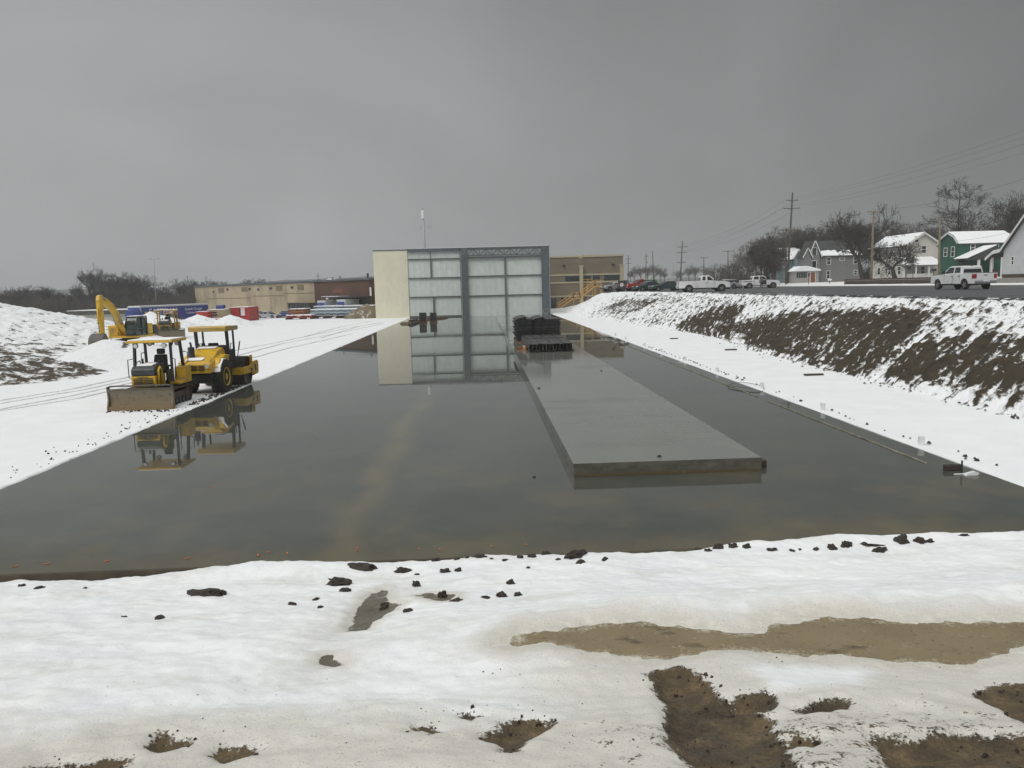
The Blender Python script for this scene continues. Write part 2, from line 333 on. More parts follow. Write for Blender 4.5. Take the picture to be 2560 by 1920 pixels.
# ------------------------------------------------------------------ ground materials
def attr(N, L, name):
    a = N.new('ShaderNodeAttribute'); a.attribute_name = name; return a.outputs['Fac']
def ground_mat():
    m, N, L, b = NT('snow_mud_ground')
    tc = N.new('ShaderNodeTexCoord').outputs['Object']
    n_f = tex(N, L, 34, 5, tc, rough=.7); n_m = tex(N, L, 7, 6, tc, rough=.65); n_c = tex(N, L, .7, 4, tc)
    snow = mixc(N, L, rng(N, L, n_c, .3, .7), (.80, .815, .835), (.865, .87, .88))
    slush = mixc(N, L, rng(N, L, n_m, .35, .65), (.47, .44, .37), (.66, .635, .57))
    sl = mth(N, L, 'ADD', attr(N, L, 'slush'), rng(N, L, n_m, .3, .7, -.22, .22))
    c = mixc(N, L, rng(N, L, sl, .1, .95, 0, .92), snow, slush)
    trk = mth(N, L, 'ADD', attr(N, L, 'track'), rng(N, L, n_m, .3, .7, -.2, .2))
    c = mixc(N, L, rng(N, L, trk, .3, .8, 0, .8), c, (.30, .30, .30))
    # grains of grit in the slush
    gr = mth(N, L, 'MULTIPLY', rng(N, L, tex(N, L, 60, 3, tc, rough=.8), .60, .68), rng(N, L, attr(N, L, 'slush'), .1, .6, 0, .8))
    c = mixc(N, L, gr, c, (.13, .105, .075))
    mudc = mixc(N, L, rng(N, L, tex(N, L, 3.2, 6, tc, rough=.65), .35, .65), (.075, .053, .029), (.215, .158, .084))
    mudc = mixc(N, L, rng(N, L, n_f, .4, .7), mudc, (.085, .062, .04))
    md = mth(N, L, 'ADD', attr(N, L, 'mud'), mth(N, L, 'ADD', rng(N, L, n_m, .3, .7, -.30, .30), rng(N, L, n_f, .25, .75, -.36, .36)))
    mk = rng(N, L, md, .44, .60)
    mudc = mixc(N, L, rng(N, L, tex(N, L, 1.9, 6, tc, rough=.7), .46, .60, 0, .75), mudc, (.040, .030, .019))
    mudc = mixc(N, L, rng(N, L, tex(N, L, 13, 5, tc, rough=.7), .60, .70, 0, .8), mudc, (.028, .022, .016))
    c = mixc(N, L, mk, c, mudc)
    wt = mth(N, L, 'ADD', attr(N, L, 'wet'), mth(N, L, 'ADD', rng(N, L, n_m, .3, .7, -.25, .25), rng(N, L, n_f, .3, .7, -.2, .2))); wk = rng(N, L, wt, .45, .60)
    c = mixc(N, L, wk, c, mixc(N, L, rng(N, L, tex(N, L, 4, 5, tc), .35, .7), (.135, .118, .085), (.085, .073, .05)))
    dk = rng(N, L, tex(N, L, 1.9, 6, tc, rough=.7), .46, .60)
    rgh = rng(N, L, mth(N, L, 'MULTIPLY', mk, dk), 0, 1, .70, .22); rgh = mth(N, L, 'MINIMUM', rgh, rng(N, L, wk, 0, 1, .9, .10))
    L.new(c, b.inputs['Base Color']); L.new(rgh, b.inputs['Roughness'])
    b.inputs['Specular IOR Level'].default_value = .35
    h = mth(N, L, 'ADD', mth(N, L, 'MULTIPLY', n_m, .6), mth(N, L, 'MULTIPLY', n_f, mth(N, L, 'ADD', .22, mth(N, L, 'MULTIPLY', mk, 1.4))))
    bump(N, L, b, h, .5, .05); return m
M['ground'] = ground_mat()
def earth_mat(name, dk, lt, fine):
    m, N, L, b = NT(name); tc = N.new('ShaderNodeTexCoord').outputs['Object']
    n_f = tex(N, L, fine, 5, tc, rough=.7); n_m = tex(N, L, fine*.33, 5, tc, rough=.6)
    soil = mixc(N, L, rng(N, L, n_m, .33, .67), dk, lt); soil = mixc(N, L, rng(N, L, tex(N, L, .35, 4, tc), .4, .65), soil, tuple(x*.72 for x in lt))
    d = mth(N, L, 'ADD', attr(N, L, 'dirt'), mth(N, L, 'ADD', rng(N, L, n_f, .3, .7, -.26, .26), rng(N, L, n_m, .3, .7, -.24, .24)))
    k = rng(N, L, d, .36, .66)
    c = mixc(N, L, k, (.83, .84, .86), soil); L.new(c, b.inputs['Base Color']); b.inputs['Roughness'].default_value = .75; b.inputs['Specular IOR Level'].default_value = .3
    bump(N, L, b, mth(N, L, 'ADD', n_f, mth(N, L, 'MULTIPLY', n_m, 1.5)), .8, .08); return m
M['earth'] = earth_mat('snow_dusted_earth', (.022, .017, .011), (.066, .050, .030), 7)
M['earth2'] = earth_mat('snow_dusted_spoil', (.038, .03, .022), (.10, .078, .052), 5)
def slab_mat():
    m, N, L, b = NT('wet_concrete_slab'); tc = N.new('ShaderNodeTexCoord').outputs['Object']
    s = N.new('ShaderNodeSeparateXYZ'); L.new(tc, s.inputs[0])
    c = mixc(N, L, rng(N, L, tex(N, L, .5, 6, tc, rough=.6), .35, .68), (.066, .071, .062), (.094, .096, .079))
    # tan silt settled in patches, and along one long wheel line
    silt = rng(N, L, tex(N, L, .42, 6, tc, stretch=(1, .8, 1), rough=.62), .47, .68, 0, .8)
    near = rng(N, L, s.outputs[1], 26, 14, 0, 1)
    dx = mth(N, L, 'ADD', s.outputs[0], mth(N, L, 'ADD', 2.75, rng(N, L, tex(N, L, .25, 3, tc), .3, .7, -.35, .35)))
    line = mth(N, L, 'MULTIPLY', rng(N, L, mth(N, L, 'ABSOLUTE', dx), .6, .12), rng(N, L, tex(N, L, 1.1, 5, tc, stretch=(1, .25, 1)), .3, .6, .15, .75))
    line = mth(N, L, 'MULTIPLY', line, rng(N, L, s.outputs[1], 46, 32))
    f = mth(N, L, 'MAXIMUM', mth(N, L, 'MULTIPLY', silt, mth(N, L, 'ADD', .12, mth(N, L, 'MULTIPLY', near, .62))), line)
    c = mixc(N, L, f, c, (.185, .158, .082))
    edge = rng(N, L, s.outputs[1], 14.6, 13.4, 0, .6)
    c = mixc(N, L, mth(N, L, 'MULTIPLY', edge, rng(N, L, tex(N, L, 2.5, 4, tc), .3, .7, .5, 1)), c, (.14, .118, .075))
    sp = rng(N, L, tex(N, L, 16, 3, tc, rough=.8), .68, .74, 0, .5); c = mixc(N, L, sp, c, (.19, .17, .13))
    L.new(c, b.inputs['Base Color']); b.inputs['Roughness'].default_value = .7; b.inputs['Specular IOR Level'].default_value = .2; return m
M['slab'] = slab_mat()
def water_mat():
    m = bpy.data.materials.new('thin_water_film'); m.use_nodes = True; N = m.node_tree.nodes; L = m.node_tree.links; N.clear()
    o = N.new('ShaderNodeOutputMaterial'); mix = N.new('ShaderNodeMixShader'); tr = N.new('ShaderNodeBsdfTransparent'); gl = N.new('ShaderNodeBsdfGlossy')
    fr = N.new('ShaderNodeFresnel'); fr.inputs[0].default_value = 1.333
    tc = N.new('ShaderNodeTexCoord').outputs['Object']; s = N.new('ShaderNodeSeparateXYZ'); L.new(tc, s.inputs[0])
    rip = tex(N, L, 1.3, 3, tc, stretch=(.25, 1.0, 1)); rip2 = tex(N, L, 7, 2, tc, stretch=(.35, 1, 1))
    bands = rng(N, L, tex(N, L, .16, 4, tc, stretch=(.5, 1, 1), rough=.6), .52, .66)      # wind-ruffled bands
    bp = N.new('ShaderNodeBump'); bp.inputs['Distance'].default_value = .012
    L.new(mth(N, L, 'ADD', rip, mth(N, L, 'MULTIPLY', rip2, .15)), bp.inputs['Height'])
    L.new(mth(N, L, 'ADD', .006, mth(N, L, 'MULTIPLY', bands, .10)), bp.inputs['Strength'])
    L.new(bp.outputs[0], gl.inputs['Normal']); L.new(rng(N, L, bands, 0, 1, .012, .065), gl.inputs['Roughness'])
    gl.inputs['Color'].default_value = (.95, .96, .97, 1)
    # the film thins out towards the front lip and in a few dry spots
    dry = rng(N, L, mth(N, L, 'ADD', s.outputs[1], rng(N, L, tex(N, L, .8, 5, tc), .3, .7, -.7, .7)), 13.6, 15.0, .35, 1)
    L.new(mth(N, L, 'MULTIPLY', fr.outputs[0], dry), mix.inputs[0]); L.new(tr.outputs[0], mix.inputs[1]); L.new(gl.outputs[0], mix.inputs[2])
    L.new(mix.outputs[0], o.inputs[0]); return m
M['water'] = water_mat()
def puddle_mat(nm='muddy_puddle_water', ca=(.245, .195, .112), cb=(.20, .16, .095)):
    m, N, L, b = NT(nm); tc = N.new('ShaderNodeTexCoord').outputs['Object']
    c = mixc(N, L, rng(N, L, tex(N, L, 1.6, 5, tc), .35, .68), ca, cb)
    c = mixc(N, L, rng(N, L, tex(N, L, 5, 4, tc, stretch=(.5, 1, 1)), .60, .74, 0, .8), c, (.055, .045, .032))
    c = mixc(N, L, rng(N, L, tex(N, L, 22, 4, tc, rough=.7), .585, .68, 0, .75), c, (.07, .057, .038))
    dp = mth(N, L, 'ADD', attr(N, L, 'deep'), mth(N, L, 'ADD', rng(N, L, tex(N, L, 6, 5, tc, rough=.65), .3, .7, -.3, .3), rng(N, L, tex(N, L, 30, 4, tc), .3, .7, -.18, .18)))
    c = mixc(N, L, rng(N, L, dp, .26, .78), (.52, .49, .41), c)
    L.new(c, b.inputs['Base Color']); L.new(rng(N, L, dp, .3, .7, .5, .07), b.inputs['Roughness']); b.inputs['IOR'].default_value = 1.333; bump(N, L, b, tex(N, L, 10, 3, tc), .03, .01); return m
M['puddle'] = puddle_mat(); M['puddle2'] = puddle_mat('grey_melt_water', (.15, .13, .09), (.11, .098, .07))
def plat_mat():
    m, N, L, b = NT('wet_raised_concrete'); tc = N.new('ShaderNodeTexCoord').outputs['Object']
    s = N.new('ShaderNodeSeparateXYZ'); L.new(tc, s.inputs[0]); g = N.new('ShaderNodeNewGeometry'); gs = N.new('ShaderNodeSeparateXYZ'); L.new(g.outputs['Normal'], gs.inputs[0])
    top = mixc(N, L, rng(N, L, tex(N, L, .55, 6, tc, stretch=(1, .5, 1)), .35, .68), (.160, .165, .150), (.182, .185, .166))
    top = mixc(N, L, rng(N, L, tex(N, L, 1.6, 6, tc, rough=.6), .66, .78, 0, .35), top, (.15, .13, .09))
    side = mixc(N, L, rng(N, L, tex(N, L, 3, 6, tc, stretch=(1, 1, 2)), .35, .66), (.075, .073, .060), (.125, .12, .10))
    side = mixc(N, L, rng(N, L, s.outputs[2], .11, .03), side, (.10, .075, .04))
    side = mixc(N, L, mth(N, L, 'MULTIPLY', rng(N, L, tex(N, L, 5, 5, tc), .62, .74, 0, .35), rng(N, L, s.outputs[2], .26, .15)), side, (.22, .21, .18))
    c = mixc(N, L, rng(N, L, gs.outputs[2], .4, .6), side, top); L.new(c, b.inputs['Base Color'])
    wet = rng(N, L, tex(N, L, .35, 6, tc, stretch=(.45, 1.2, 1), rough=.65), .40, .60)
    far = rng(N, L, s.outputs[1], 20, 38, .2, .7); wet = mth(N, L, 'MINIMUM', 1.0, mth(N, L, 'ADD', wet, far))
    L.new(rng(N, L, wet, 0, 1, .42, .06), b.inputs['Roughness']); b.inputs['IOR'].default_value = 1.4
    bump(N, L, b, tex(N, L, 4, 4, tc, stretch=(.4, 1.5, 1)), .025, .02); return m
M['plat'] = plat_mat()
# ------------------------------------------------------------------ the snowy ground sheet (foreground bank, field, strip by the slab)
def axis(segs):
    v = [segs[0][0]]
    for a, b, st in segs:
        n = max(1, int(round((b-a)/st))); v += list(np.linspace(a, b, n+1)[1:])
    return np.array(v)
def prof(y):
    P = [(-6, 3.2), (0, 3.1), (2.5, 2.6), (4.6, 1.64), (5.5, 1.42), (6.5, 1.24), (7.05, 1.17), (8.3, 1.17), (8.9, .95), (10, .62), (11, .42), (12, .28), (12.75, .14), (13.15, -.02), (13.32, -.14), (13.7, -.32)]
    return np.interp(y, [p[0] for p in P], [p[1] for p in P])
def hbase(x, y):
    x = np.asarray(x, float); y = np.asarray(y, float)
    fg = prof(y+.25*pn(x*.35, y*.1, 3)*sst(4, 9, y))
    left = 1-sst(-1.5, 1.2, x)
    smooth = np.interp(y, [-6, 0, 4.6, 13.1, 13.35, 13.7], [3.2, 3.1, 1.66, -.10, -.16, -.34])
    fg = fg*(1-left*.75)+smooth*left*.75
    fg = fg+(.075*fbm(x*.55, y*.7, 3, 11)+.035*fbm(x*1.7, y*2.3, 3, 5)+.013*fbm(x*6.0, y*6.5, 3, 6))*sst(0, 3, y)
    fg = fg+.16*np.clip(pn(x*.55+3.3, y*.9, 8)+.25, 0, 1)*np.exp(-((y-12.75)/.55)**2)*sst(-5.5, -2, x)
    fg = fg+.10*np.exp(-((y-12.9)/.4)**2)*sst(2.5, 5, x)
    fg = fg+.20*np.exp(-((x+3.7)/1.5)**2-((y-12.9)/.5)**2)
    fld = .03+.03*fbm(x*.3, y*.3, 3, 21)+.015*pn(x*1.7, y*1.7, 4)
    e = .16*fbm(x*.0+y*.45, y*.45+7, 3, 9)
    e2 = .09*fbm(x*.0+y*2.2, y*2.2+3, 3, 12)+.05*pn(x*3, y*6, 13); inl = sst(-11.98, -12.22, x+e*.8+e2); inr = sst(11.72, 11.95, x-.25-e*.8+e2+np.where(y < 17.5, -(17.5-y)*.35, 0))
    sl = -.33*(1-inl)*(1-inr)
    far = np.where((x > -12.2) & (x < 11.9), sl+np.maximum(inl, inr)*fld, fld)
    out = np.where((x < -12.2) | (x > 11.9), 1., 0.)
    t = sst(13.2, 13.7, y)
    body = fg*(1-t)+np.where(out > 0, far, np.minimum(far, far))*t
    # outside the slab the bank simply runs out into the field
    run = np.where(y < 13.7, np.maximum(fg, fld-.05), far)
    o = np.maximum(sst(-12.1, -13, x), sst(11.9, 12.8, x))
    return body*(1-o)+run*o
def on_bank(px, py):
    d = ray(px, py); o = Vector((0, 0, CAM_H)); lo, hi = 2.0, 40.0; t = 2.0
    for i in range(400):
        p = o+d*t
        if p.z < float(hbase(p.x, p.y)): break
        t += .06
    return p
def poly_bank(pts): return [(lambda p: (p.x, p.y))(on_bank(*q)) for q in pts]
PUD = {}
PUD['main'] = [(1245,1612),(1330,1570),(1450,1558),(1600,1545),(1860,1575),(2000,1540),(2150,1535),(2280,1546),(2570,1545),(2640,1560),(2640,1610),(2480,1655),(2400,1670),(2200,1657),(2060,1645),(1960,1640),(1820,1628),(1640,1655),(1530,1642),(1420,1622)]
PUD['rut'] = [(862,1564),(880,1535),(900,1500),(930,1475),(966,1464),(972,1496),(1002,1504),(958,1532),(915,1564)]
PUD['small'] = [(792,1650),(806,1625),(830,1622),(856,1648)]
PUD['thin'] = [(1030,1482),(1070,1478),(1135,1485),(1128,1500),(1090,1500)]
PW = {}
for k, pts in PUD.items():
    if k == 'main': PW[k] = ([(lambda p: (p.x, p.y))(U(*q, 1.15)) for q in pts], 1.15)
WETP = [poly_bank(pts) for k, pts in PUD.items() if k != 'main']
MUDP = [[(1615,1685),(1700,1660),(1765,1695),(1800,1735),(1880,1765),(1925,1800),(1950,1845),(2000,1900),(2080,1930),(1770,1930),(1690,1890),(1665,1840),(1652,1770),(1620,1695)],
        [(1812,1760),(1850,1730),(1915,1715),(1945,1735),(1935,1762),(1870,1772)], [(1985,1770),(2030,1745),(2090,1738),(2122,1752),(2080,1770),(2020,1778)],
        [(2425,1725),(2490,1695),(2570,1690),(2640,1700),(2640,1850),(2540,1795),(2480,1765)], [(2205,1930),(2180,1830),(2260,1850),(2340,1840),(2450,1830),(2530,1830),(2640,1860),(2640,1930)],
        [(1985,1845),(2020,1838),(2045,1850),(2030,1866),(1995,1862)],
        [(368,1862),(400,1838),(440,1842),(492,1838),(480,1862),(420,1870)], [(528,1886),(560,1868),(630,1856),(656,1868),(620,1886),(560,1896)],
        [(1018,1826),(1030,1808),(1080,1814),(1116,1826),(1075,1834)], [(1126,1782),(1170,1772),(1215,1790),(1180,1800)], [(1205,1830),(1240,1802),(1300,1795),(1390,1795),(1345,1830),(1295,1870),(1255,1872),(1225,1850)],
        [(60,1925),(130,1905),(220,1898),(325,1892),(310,1910),(200,1930)], [(1690,1818),(1722,1812),(1730,1834),(1700,1840)]]
MUDW = [poly_bank(q) for q in MUDP]
TRK = [[(0,1002),(190,971),(354,937),(470,905),(592,876),(700,855),(860,822),(955,806)], [(0,1009),(196,977),(354,945),(480,918),(604,887),(700,861),(870,828),(960,809)],
       [(0,1024),(190,988),(354,952),(490,928),(633,895),(700,876),(880,835)], [(0,1028),(190,998),(357,960),(500,935),(640,905)],
       [(760,842),(850,818),(930,803),(985,800)], [(800,846),(900,815),(985,803)]]
TRKW = [[(lambda p: (p.x, p.y))(U(*q)) for q in t] for t in TRK]
def dpoly(P, x, y):
    d = np.full(np.shape(x), 1e9)
    for (ax, ay), (bx, by) in zip(P[:-1], P[1:]):
        ex, ey = bx-ax, by-ay; t = np.clip(((x-ax)*ex+(y-ay)*ey)/(ex*ex+ey*ey), 0, 1); d = np.minimum(d, np.hypot(x-ax-t*ex, y-ay-t*ey))
    return d
def hfull(X, Y, attrs=False):
    Z = hbase(X, Y)
    near = (Y < 14.5) & (np.abs(X) < 14)
    mud = np.zeros_like(Z); sl = np.zeros_like(Z); wet = np.zeros_like(Z)
    x = X[near]; y = Y[near]; z = Z[near]
    # rut running diagonally down the bank
    rut = dpoly(poly_bank([(1010,1468),(930,1500),(870,1560),(820,1620),(790,1680)]), x, y); z = z-.06*np.exp(-(rut/.45)**2)
    mm = np.zeros_like(z); ss = np.zeros_like(z)
    p0 = fbm(x*.9, y*.9, 3, 57)
    for P in MUDW:
        d = sdpoly(P, x, y)+.10*fbm(x*2.6, y*2.6, 4, 33); mm = np.maximum(mm, sst(.10, -.10, d)); z = z-.085*sst(.10, -.16, d)
    z = z-.03*mm*np.abs(fbm(x*5, y*5, 3, 31))
    mm = np.maximum(mm, .24*sst(6.4, 5.2, y+.5*p0)*sst(.3, 1.4, x)+.13*sst(5.9, 5.0, y+.5*p0)); ww = np.zeros_like(z)
    for P in WETP:
        d = sdpoly(P, x, y)+.05*fbm(x*5, y*5, 4, 37, .6); ww = np.maximum(ww, sst(.04, -.05, d)); ss = np.maximum(ss, .8*sst(.35, 0, d)); z = z-.03*sst(.10, -.05, d)
    for k, (P, zw) in PW.items():
        d = sdpoly(P, x, y); far = 1.3 if k == 'main' else .40
        wgt = sst(far, 0, d); d = d+(.12 if k == 'main' else .05)*fbm(x*2.4, y*2.4, 4, 41, .6); tgt = zw+np.clip(d*(.16 if k == 'main' else .55), -.08, .25); z = z*(1-wgt)+np.minimum(tgt, z+.025)*wgt
        mm = np.maximum(mm, sst(-.10, -.25, d)); ss = np.maximum(ss, sst(.75, -.05, d)*(.95 if k == 'main' else .7))
    p = fbm(x*.8, y*.8, 3, 51)
    ss = np.maximum(ss, .85*sst(6.7, 5.2, y+.7*p)); ss = np.maximum(ss, .75*sst(8.0, 6.6, y+.6*p)*sst(-.6, 1.0, x))
    ss = np.maximum(ss, .35*sst(.9, .2, rut)); 
    ss = np.maximum(ss, .34*np.clip(fbm(x*.55, y*1.3, 4, 55)*1.6+.12, 0, 1))
    wht = sdpoly(poly_bank([(1900,1675),(2150,1675),(2120,1700),(1960,1715)]), x, y); ss = ss*sst(-.1, .25, wht)
    Z[near] = z; mud[near] = mm; sl[near] = ss; wet[near] = ww
    tr = np.zeros_like(Z); f = (X < -11) & (Y > 25) & (Y < 140)
    xx = X[f]; yy = Y[f]; t = np.zeros_like(xx)
    for P in TRKW: t = np.maximum(t, sst(.22, .08, dpoly(P, xx, yy)))
    Z[f] -= .04*t; tr[f] = t
    far = (X < -12) & (Y > 120); sl[far] = np.maximum(sl[far], .5*np.clip(fbm(X[far]*.2, Y[far]*.35, 4, 61)+.25, 0, 1))
    return Z, mud, sl, tr, wet
gx = axis([(-900,-140,95), (-140,-40,4), (-40,-25,.6), (-25,-12.8,.13), (-12.8,-11.8,.06), (-11.8,-9.5,.12), (-9.5,10.2,.036), (10.2,11.4,.1), (11.4,12.6,.06), (12.6,21,.3), (21,30,3), (30,900,110)])
gy = axis([(-8,1,.6), (1,3.6,.1), (3.6,14.2,.034), (14.2,20,.14), (20,32,.18), (32,58,.14), (58,140,.5), (140,300,6), (300,1500,120)])
GX, GY = np.meshgrid(gx, gy)
GZ, gm, gs_, gt, gw = hfull(GX, GY)
grid_mesh('snow_ground', GX, GY, GZ, M['ground'], {'mud': gm, 'slush': gs_, 'track': gt, 'wet': gw})
def zground(x, y):
    a = np.array([[x]]); b = np.array([[y]], float); return float(hfull(a.astype(float), b)[0][0, 0])
for k, (P, zw) in PW.items():                # each puddle is a water sheet with its own shallow, slushy margin
    xs = [p[0] for p in P]; ys = [p[1] for p in P]; st = .04 if k == 'main' else .02
    X, Y = np.meshgrid(np.arange(min(xs)-.2, max(xs)+.2, st), np.arange(min(ys)-.2, max(ys)+.2, st)); d = sdpoly(P, X, Y)
    ny, nx = X.shape; keep = d < (.22 if k == 'main' else .05); idx = -np.ones(X.size, int); sel = np.flatnonzero(keep.ravel()); idx[sel] = np.arange(len(sel))
    F = []
    q = (np.arange(ny-1)[:,None]*nx+np.arange(nx-1)[None,:]).ravel(); Q = np.stack([q, q+1, q+nx+1, q+nx], 1); Q = Q[(idx[Q] >= 0).all(1)]
    me = bpy.data.meshes.new('puddle_water'); me.from_pydata([(a, b_, zw-.012) for a, b_ in zip(X.ravel()[sel], Y.ravel()[sel])], [], idx[Q].tolist())
    at = me.attributes.new('deep', 'FLOAT', 'POINT'); at.data.foreach_set('value', np.clip(.5-d.ravel()[sel]*(2.2 if k == 'main' else 6), 0, 1).astype(np.float32))
    me.materials.append(M['puddle'] if k == 'main' else M['puddle2']); o = bpy.data.objects.new('puddle_water', me); COL.objects.link(o); o['kind'] = 'structure'
# ------------------------------------------------------------------ slab, its water, the raised platform
SL = (-12.25, 12.15, 13.30, 140.0)
g = MB(); g.b2((SL[0], SL[2], -.30), (SL[1], SL[3], 0)); o = g.build('concrete_slab', M['slab']); o['kind'] = 'structure'
g = MB(); g.add([(SL[0]+.01, SL[2]+.012, .005), (SL[1]-.01, SL[2]+.012, .005), (SL[1]-.01, SL[3], .005), (SL[0]+.01, SL[3], .005)], [(0, 1, 2, 3)])
o = g.build('water_film', M['water']); o['kind'] = 'structure'
g = MB(); g.b2((2.15, 18.81, -.02), (6.87, 121.5, .34)); o = g.build('raised_platform', M['plat'], bevel=.012)
tag(o, 'long raised concrete platform rising from the flooded slab', 'platform')
# ------------------------------------------------------------------ embankment up to the road
ZR = 3.6
def toe(y): return np.interp(y, [-5,24,34,51,58,64,75,95,121,140,160], [17.6,17.5,17.7,18.2,19.0,20.0,19.4,17.6,15.3,14.6,14.2])
def crest(y): return np.interp(y, [-5,34,60,90,110,122,130,140,160], [24.2,24.2,24.2,24.2,23.0,20.6,19.5,19.0,18.5])
def crz(y): return np.interp(y, [-5,118,128,142,160], [3.62,3.62,3.4,1.6,.3])
def emb_uv(px, py):
    d = ray(px, py); o = Vector((0, 0, CAM_H)); t = 5.
    while t < 260:
        p = o+d*t; a, b = float(toe(p.y)), float(crest(p.y)); v = (p.x-a)/(b-a)
        if v > 0 and p.z < v*float(crz(p.y)): return (p.y, min(v, 1))
        t += .15
    return (p.y, 1)
Zm = lambda P: [emb_uv(1380+a*.5334, 700+b*.5334) for a, b in P]
PA = Zm([(250,140),(330,105),(430,100),(470,115),(400,150),(300,165)])
PB = Zm([(600,215),(700,165),(800,140),(900,140),(860,200),(830,270),(760,280),(690,265),(600,240)])
PC = Zm([(860,215),(960,200),(1100,190),(1250,170),(1450,165),(1650,165),(1740,185),(1680,270),(1600,340),(1500,430),(1380,445),(1240,405),(1130,365),(950,310),(880,250)])
PD_ = Zm([(1600,440),(1680,340),(1800,300),(1900,280),(2050,280),(2190,340),(2205,510),(2100,525),(1900,490),(1700,475)])
ey = axis([(4,20,.25), (20,70,.085), (70,100,.14), (100,160,.25)]); ev = np.linspace(-.11, 1.12, 104)
EV, EY = np.meshgrid(ev, ey)
tx, cx_, cz = toe(EY), crest(EY), crz(EY)
EX = tx+(cx_-tx)*EV+.35*pn(EY*.25, EY*0+3, 71)*np.clip(1-np.abs(EV-.3), 0, 1)
vv = np.clip(EV, 0, 1); EZ = cz*(vv+.06*np.sin(vv*math.pi))-1.1*np.clip(-EV, 0, 1)+np.where(EV > 1, -.02, 0)
s_ = EV*7.0
rill = fbm((EY-.5*s_)*2.1, s_*.38, 4, 81); clod = fbm(EY*2.0, s_*2.0, 4, 82, .6); bigc = np.abs(fbm(EY*.9, s_*.9, 3, 83))
amp = np.clip(np.minimum(EV*6+.75, (1.05-EV)*8), 0, 1)
disp = (.12*clod+.14*rill+.07*fbm((EY-.5*s_)*3.4, s_*.8, 3, 87, .6)+.30*bigc*np.clip(1.2-EV*2, .25, 1))*amp
EZ = EZ+disp*.85; EX = EX-disp*.5
pat = np.zeros_like(EZ)
for P, k, sy in ((PA,.55,.12), (PB,1,.12), (PC,1.05,.14), (PD_,1,.14)):
    d = sdpoly([(p[0]*sy, p[1]) for p in P], EY*sy+.04*fbm(EY*.5, s_*.5, 3, 84), EV+.05*fbm(EY*.6, s_*.6, 3, 85)); pat = np.maximum(pat, k*sst(.12, -.06, d))
rill2 = fbm((EY-.5*s_)*4.6, s_*.9, 4, 87, .65)
dirt = .32+.56*pat+.50*rill+.42*rill2+.48*clod+.22*fbm(EY*.12, EV*2, 3, 86)-.12*sst(.8, .97, EV)
dirt = np.where(EV > .93, dirt-.1, dirt); dirt = np.where(EV < .05, dirt-.12+.35*clod, dirt); dirt = dirt-.35*sst(112, 128, EY)
dirt = np.where(EV > 1.0, .75+.3*clod, dirt)
grid_mesh('embankment', EX, EY, EZ, M['earth'], {'dirt': dirt})
# ------------------------------------------------------------------ road, verge, lawns
g = MB(); g.add([(23.9,4,ZR),(51,4,ZR),(51,128,ZR),(51,420,ZR),(26,420,ZR),(26,150,ZR),(19.8,126,ZR),(23.2,112,ZR),(24,92,ZR)], [tuple(range(9))])
o = g.build('road', M['asphalt']); o['kind'] = 'structure'
g = MB(); g.b2((50.9,4,ZR-.2),(51.15,420,ZR+.11)); o = g.build('kerb', M['concrete_curb']); o['kind'] = 'structure'
vx = axis([(51.1,58,.5),(58,59,.25),(59,120,2.5),(120,600,60)]); vy = axis([(4,90,2),(90,130,.8),(130,420,6),(420,900,60)])
VX, VY = np.meshgrid(vx, vy)
lawn = np.interp(VY, [0,92,97,99,123,125,140,200,400], [4.25,4.25,4.3,4.62,4.62,4.5,4.15,4.05,4.1])
VZ = ZR+.09+.12*sst(51,56,VX)+(lawn-ZR-.21)*np.where(VY < 124, sst(58.1,58.6,VX), sst(54,66,VX))+.05*fbm(VX*.3, VY*.3, 3, 91)
grid_mesh('snowy_verge', VX, VY, VZ, M['ground'], {'mud': .25*np.clip(fbm(VX*.4, VY*.4, 3, 92)+.5, 0, 1), 'slush': .3+.2*fbm(VX*.2, VY*.2, 3, 93), 'track': VX*0})
def zlawn(x, y):
    l = float(np.interp(y, [0,92,97,99,123,125,140,200,400], [4.25,4.25,4.3,4.62,4.62,4.5,4.15,4.05,4.1])); a = np.array(float(x))
    return ZR+.09+.12*float(sst(51,56,a))+(l-ZR-.21)*(float(sst(58.1,58.6,a)) if y < 124 else float(sst(54,66,a)))
# retaining walls along the street
g = MB()
for i in range(4): g.b2((57.9-.0+.02*i, 98.6, ZR+.1+.24*i), (58.25, 123.4, ZR+.1+.24*i+.22))
tag(g.build('retaining_wall', M['stone_dk'], bevel=.02), 'low dark timber retaining wall below the white gabled house', 'wall')
g = MB(); g.b2((57.9, 60, ZR+.05), (58.2, 93, ZR+.75)); tag(g.build('garden_wall', M['concrete_curb'], bevel=.02), 'low pale concrete garden wall behind the pickup on the street', 'wall')
# ------------------------------------------------------------------ spoil heaps on the left
def heap(name, cx, cy, lx, ly, step, hf, df, mt):
    xs = np.arange(cx-lx, cx+lx+.01, step); ys = np.arange(cy-ly, cy+ly+.01, step); X, Y = np.meshgrid(xs, ys)
    Z = hf(X, Y); Dd = df(X, Y, Z); return grid_mesh(name, X, Y, Z-.06, mt, {'dirt': Dd})
def bumpf(X, Y, cx, cy, rx, ry, h, p=1.0, rot=0.):
    c, s = math.cos(rot), math.sin(rot); u = ((X-cx)*c+(Y-cy)*s)/rx; v = (-(X-cx)*s+(Y-cy)*c)/ry
    return h*np.clip(1-np.sqrt(u*u+v*v), 0, 1)**p
def lum(X, Y, s, a=1.): return a*(.22*fbm(X*.9, Y*.9, 4, s, .62)+.30*np.abs(fbm(X*.4, Y*.4, 3, s+3)))
def hA(X, Y):
    b = np.maximum(bumpf(X,Y,-64,84,31,26,7.2,1.0), bumpf(X,Y,-42,69,13,12,1.5,1.0,-.3)); return np.where(b > .01, b+lum(X,Y,101)*np.clip(b, 0, 1), -.2)
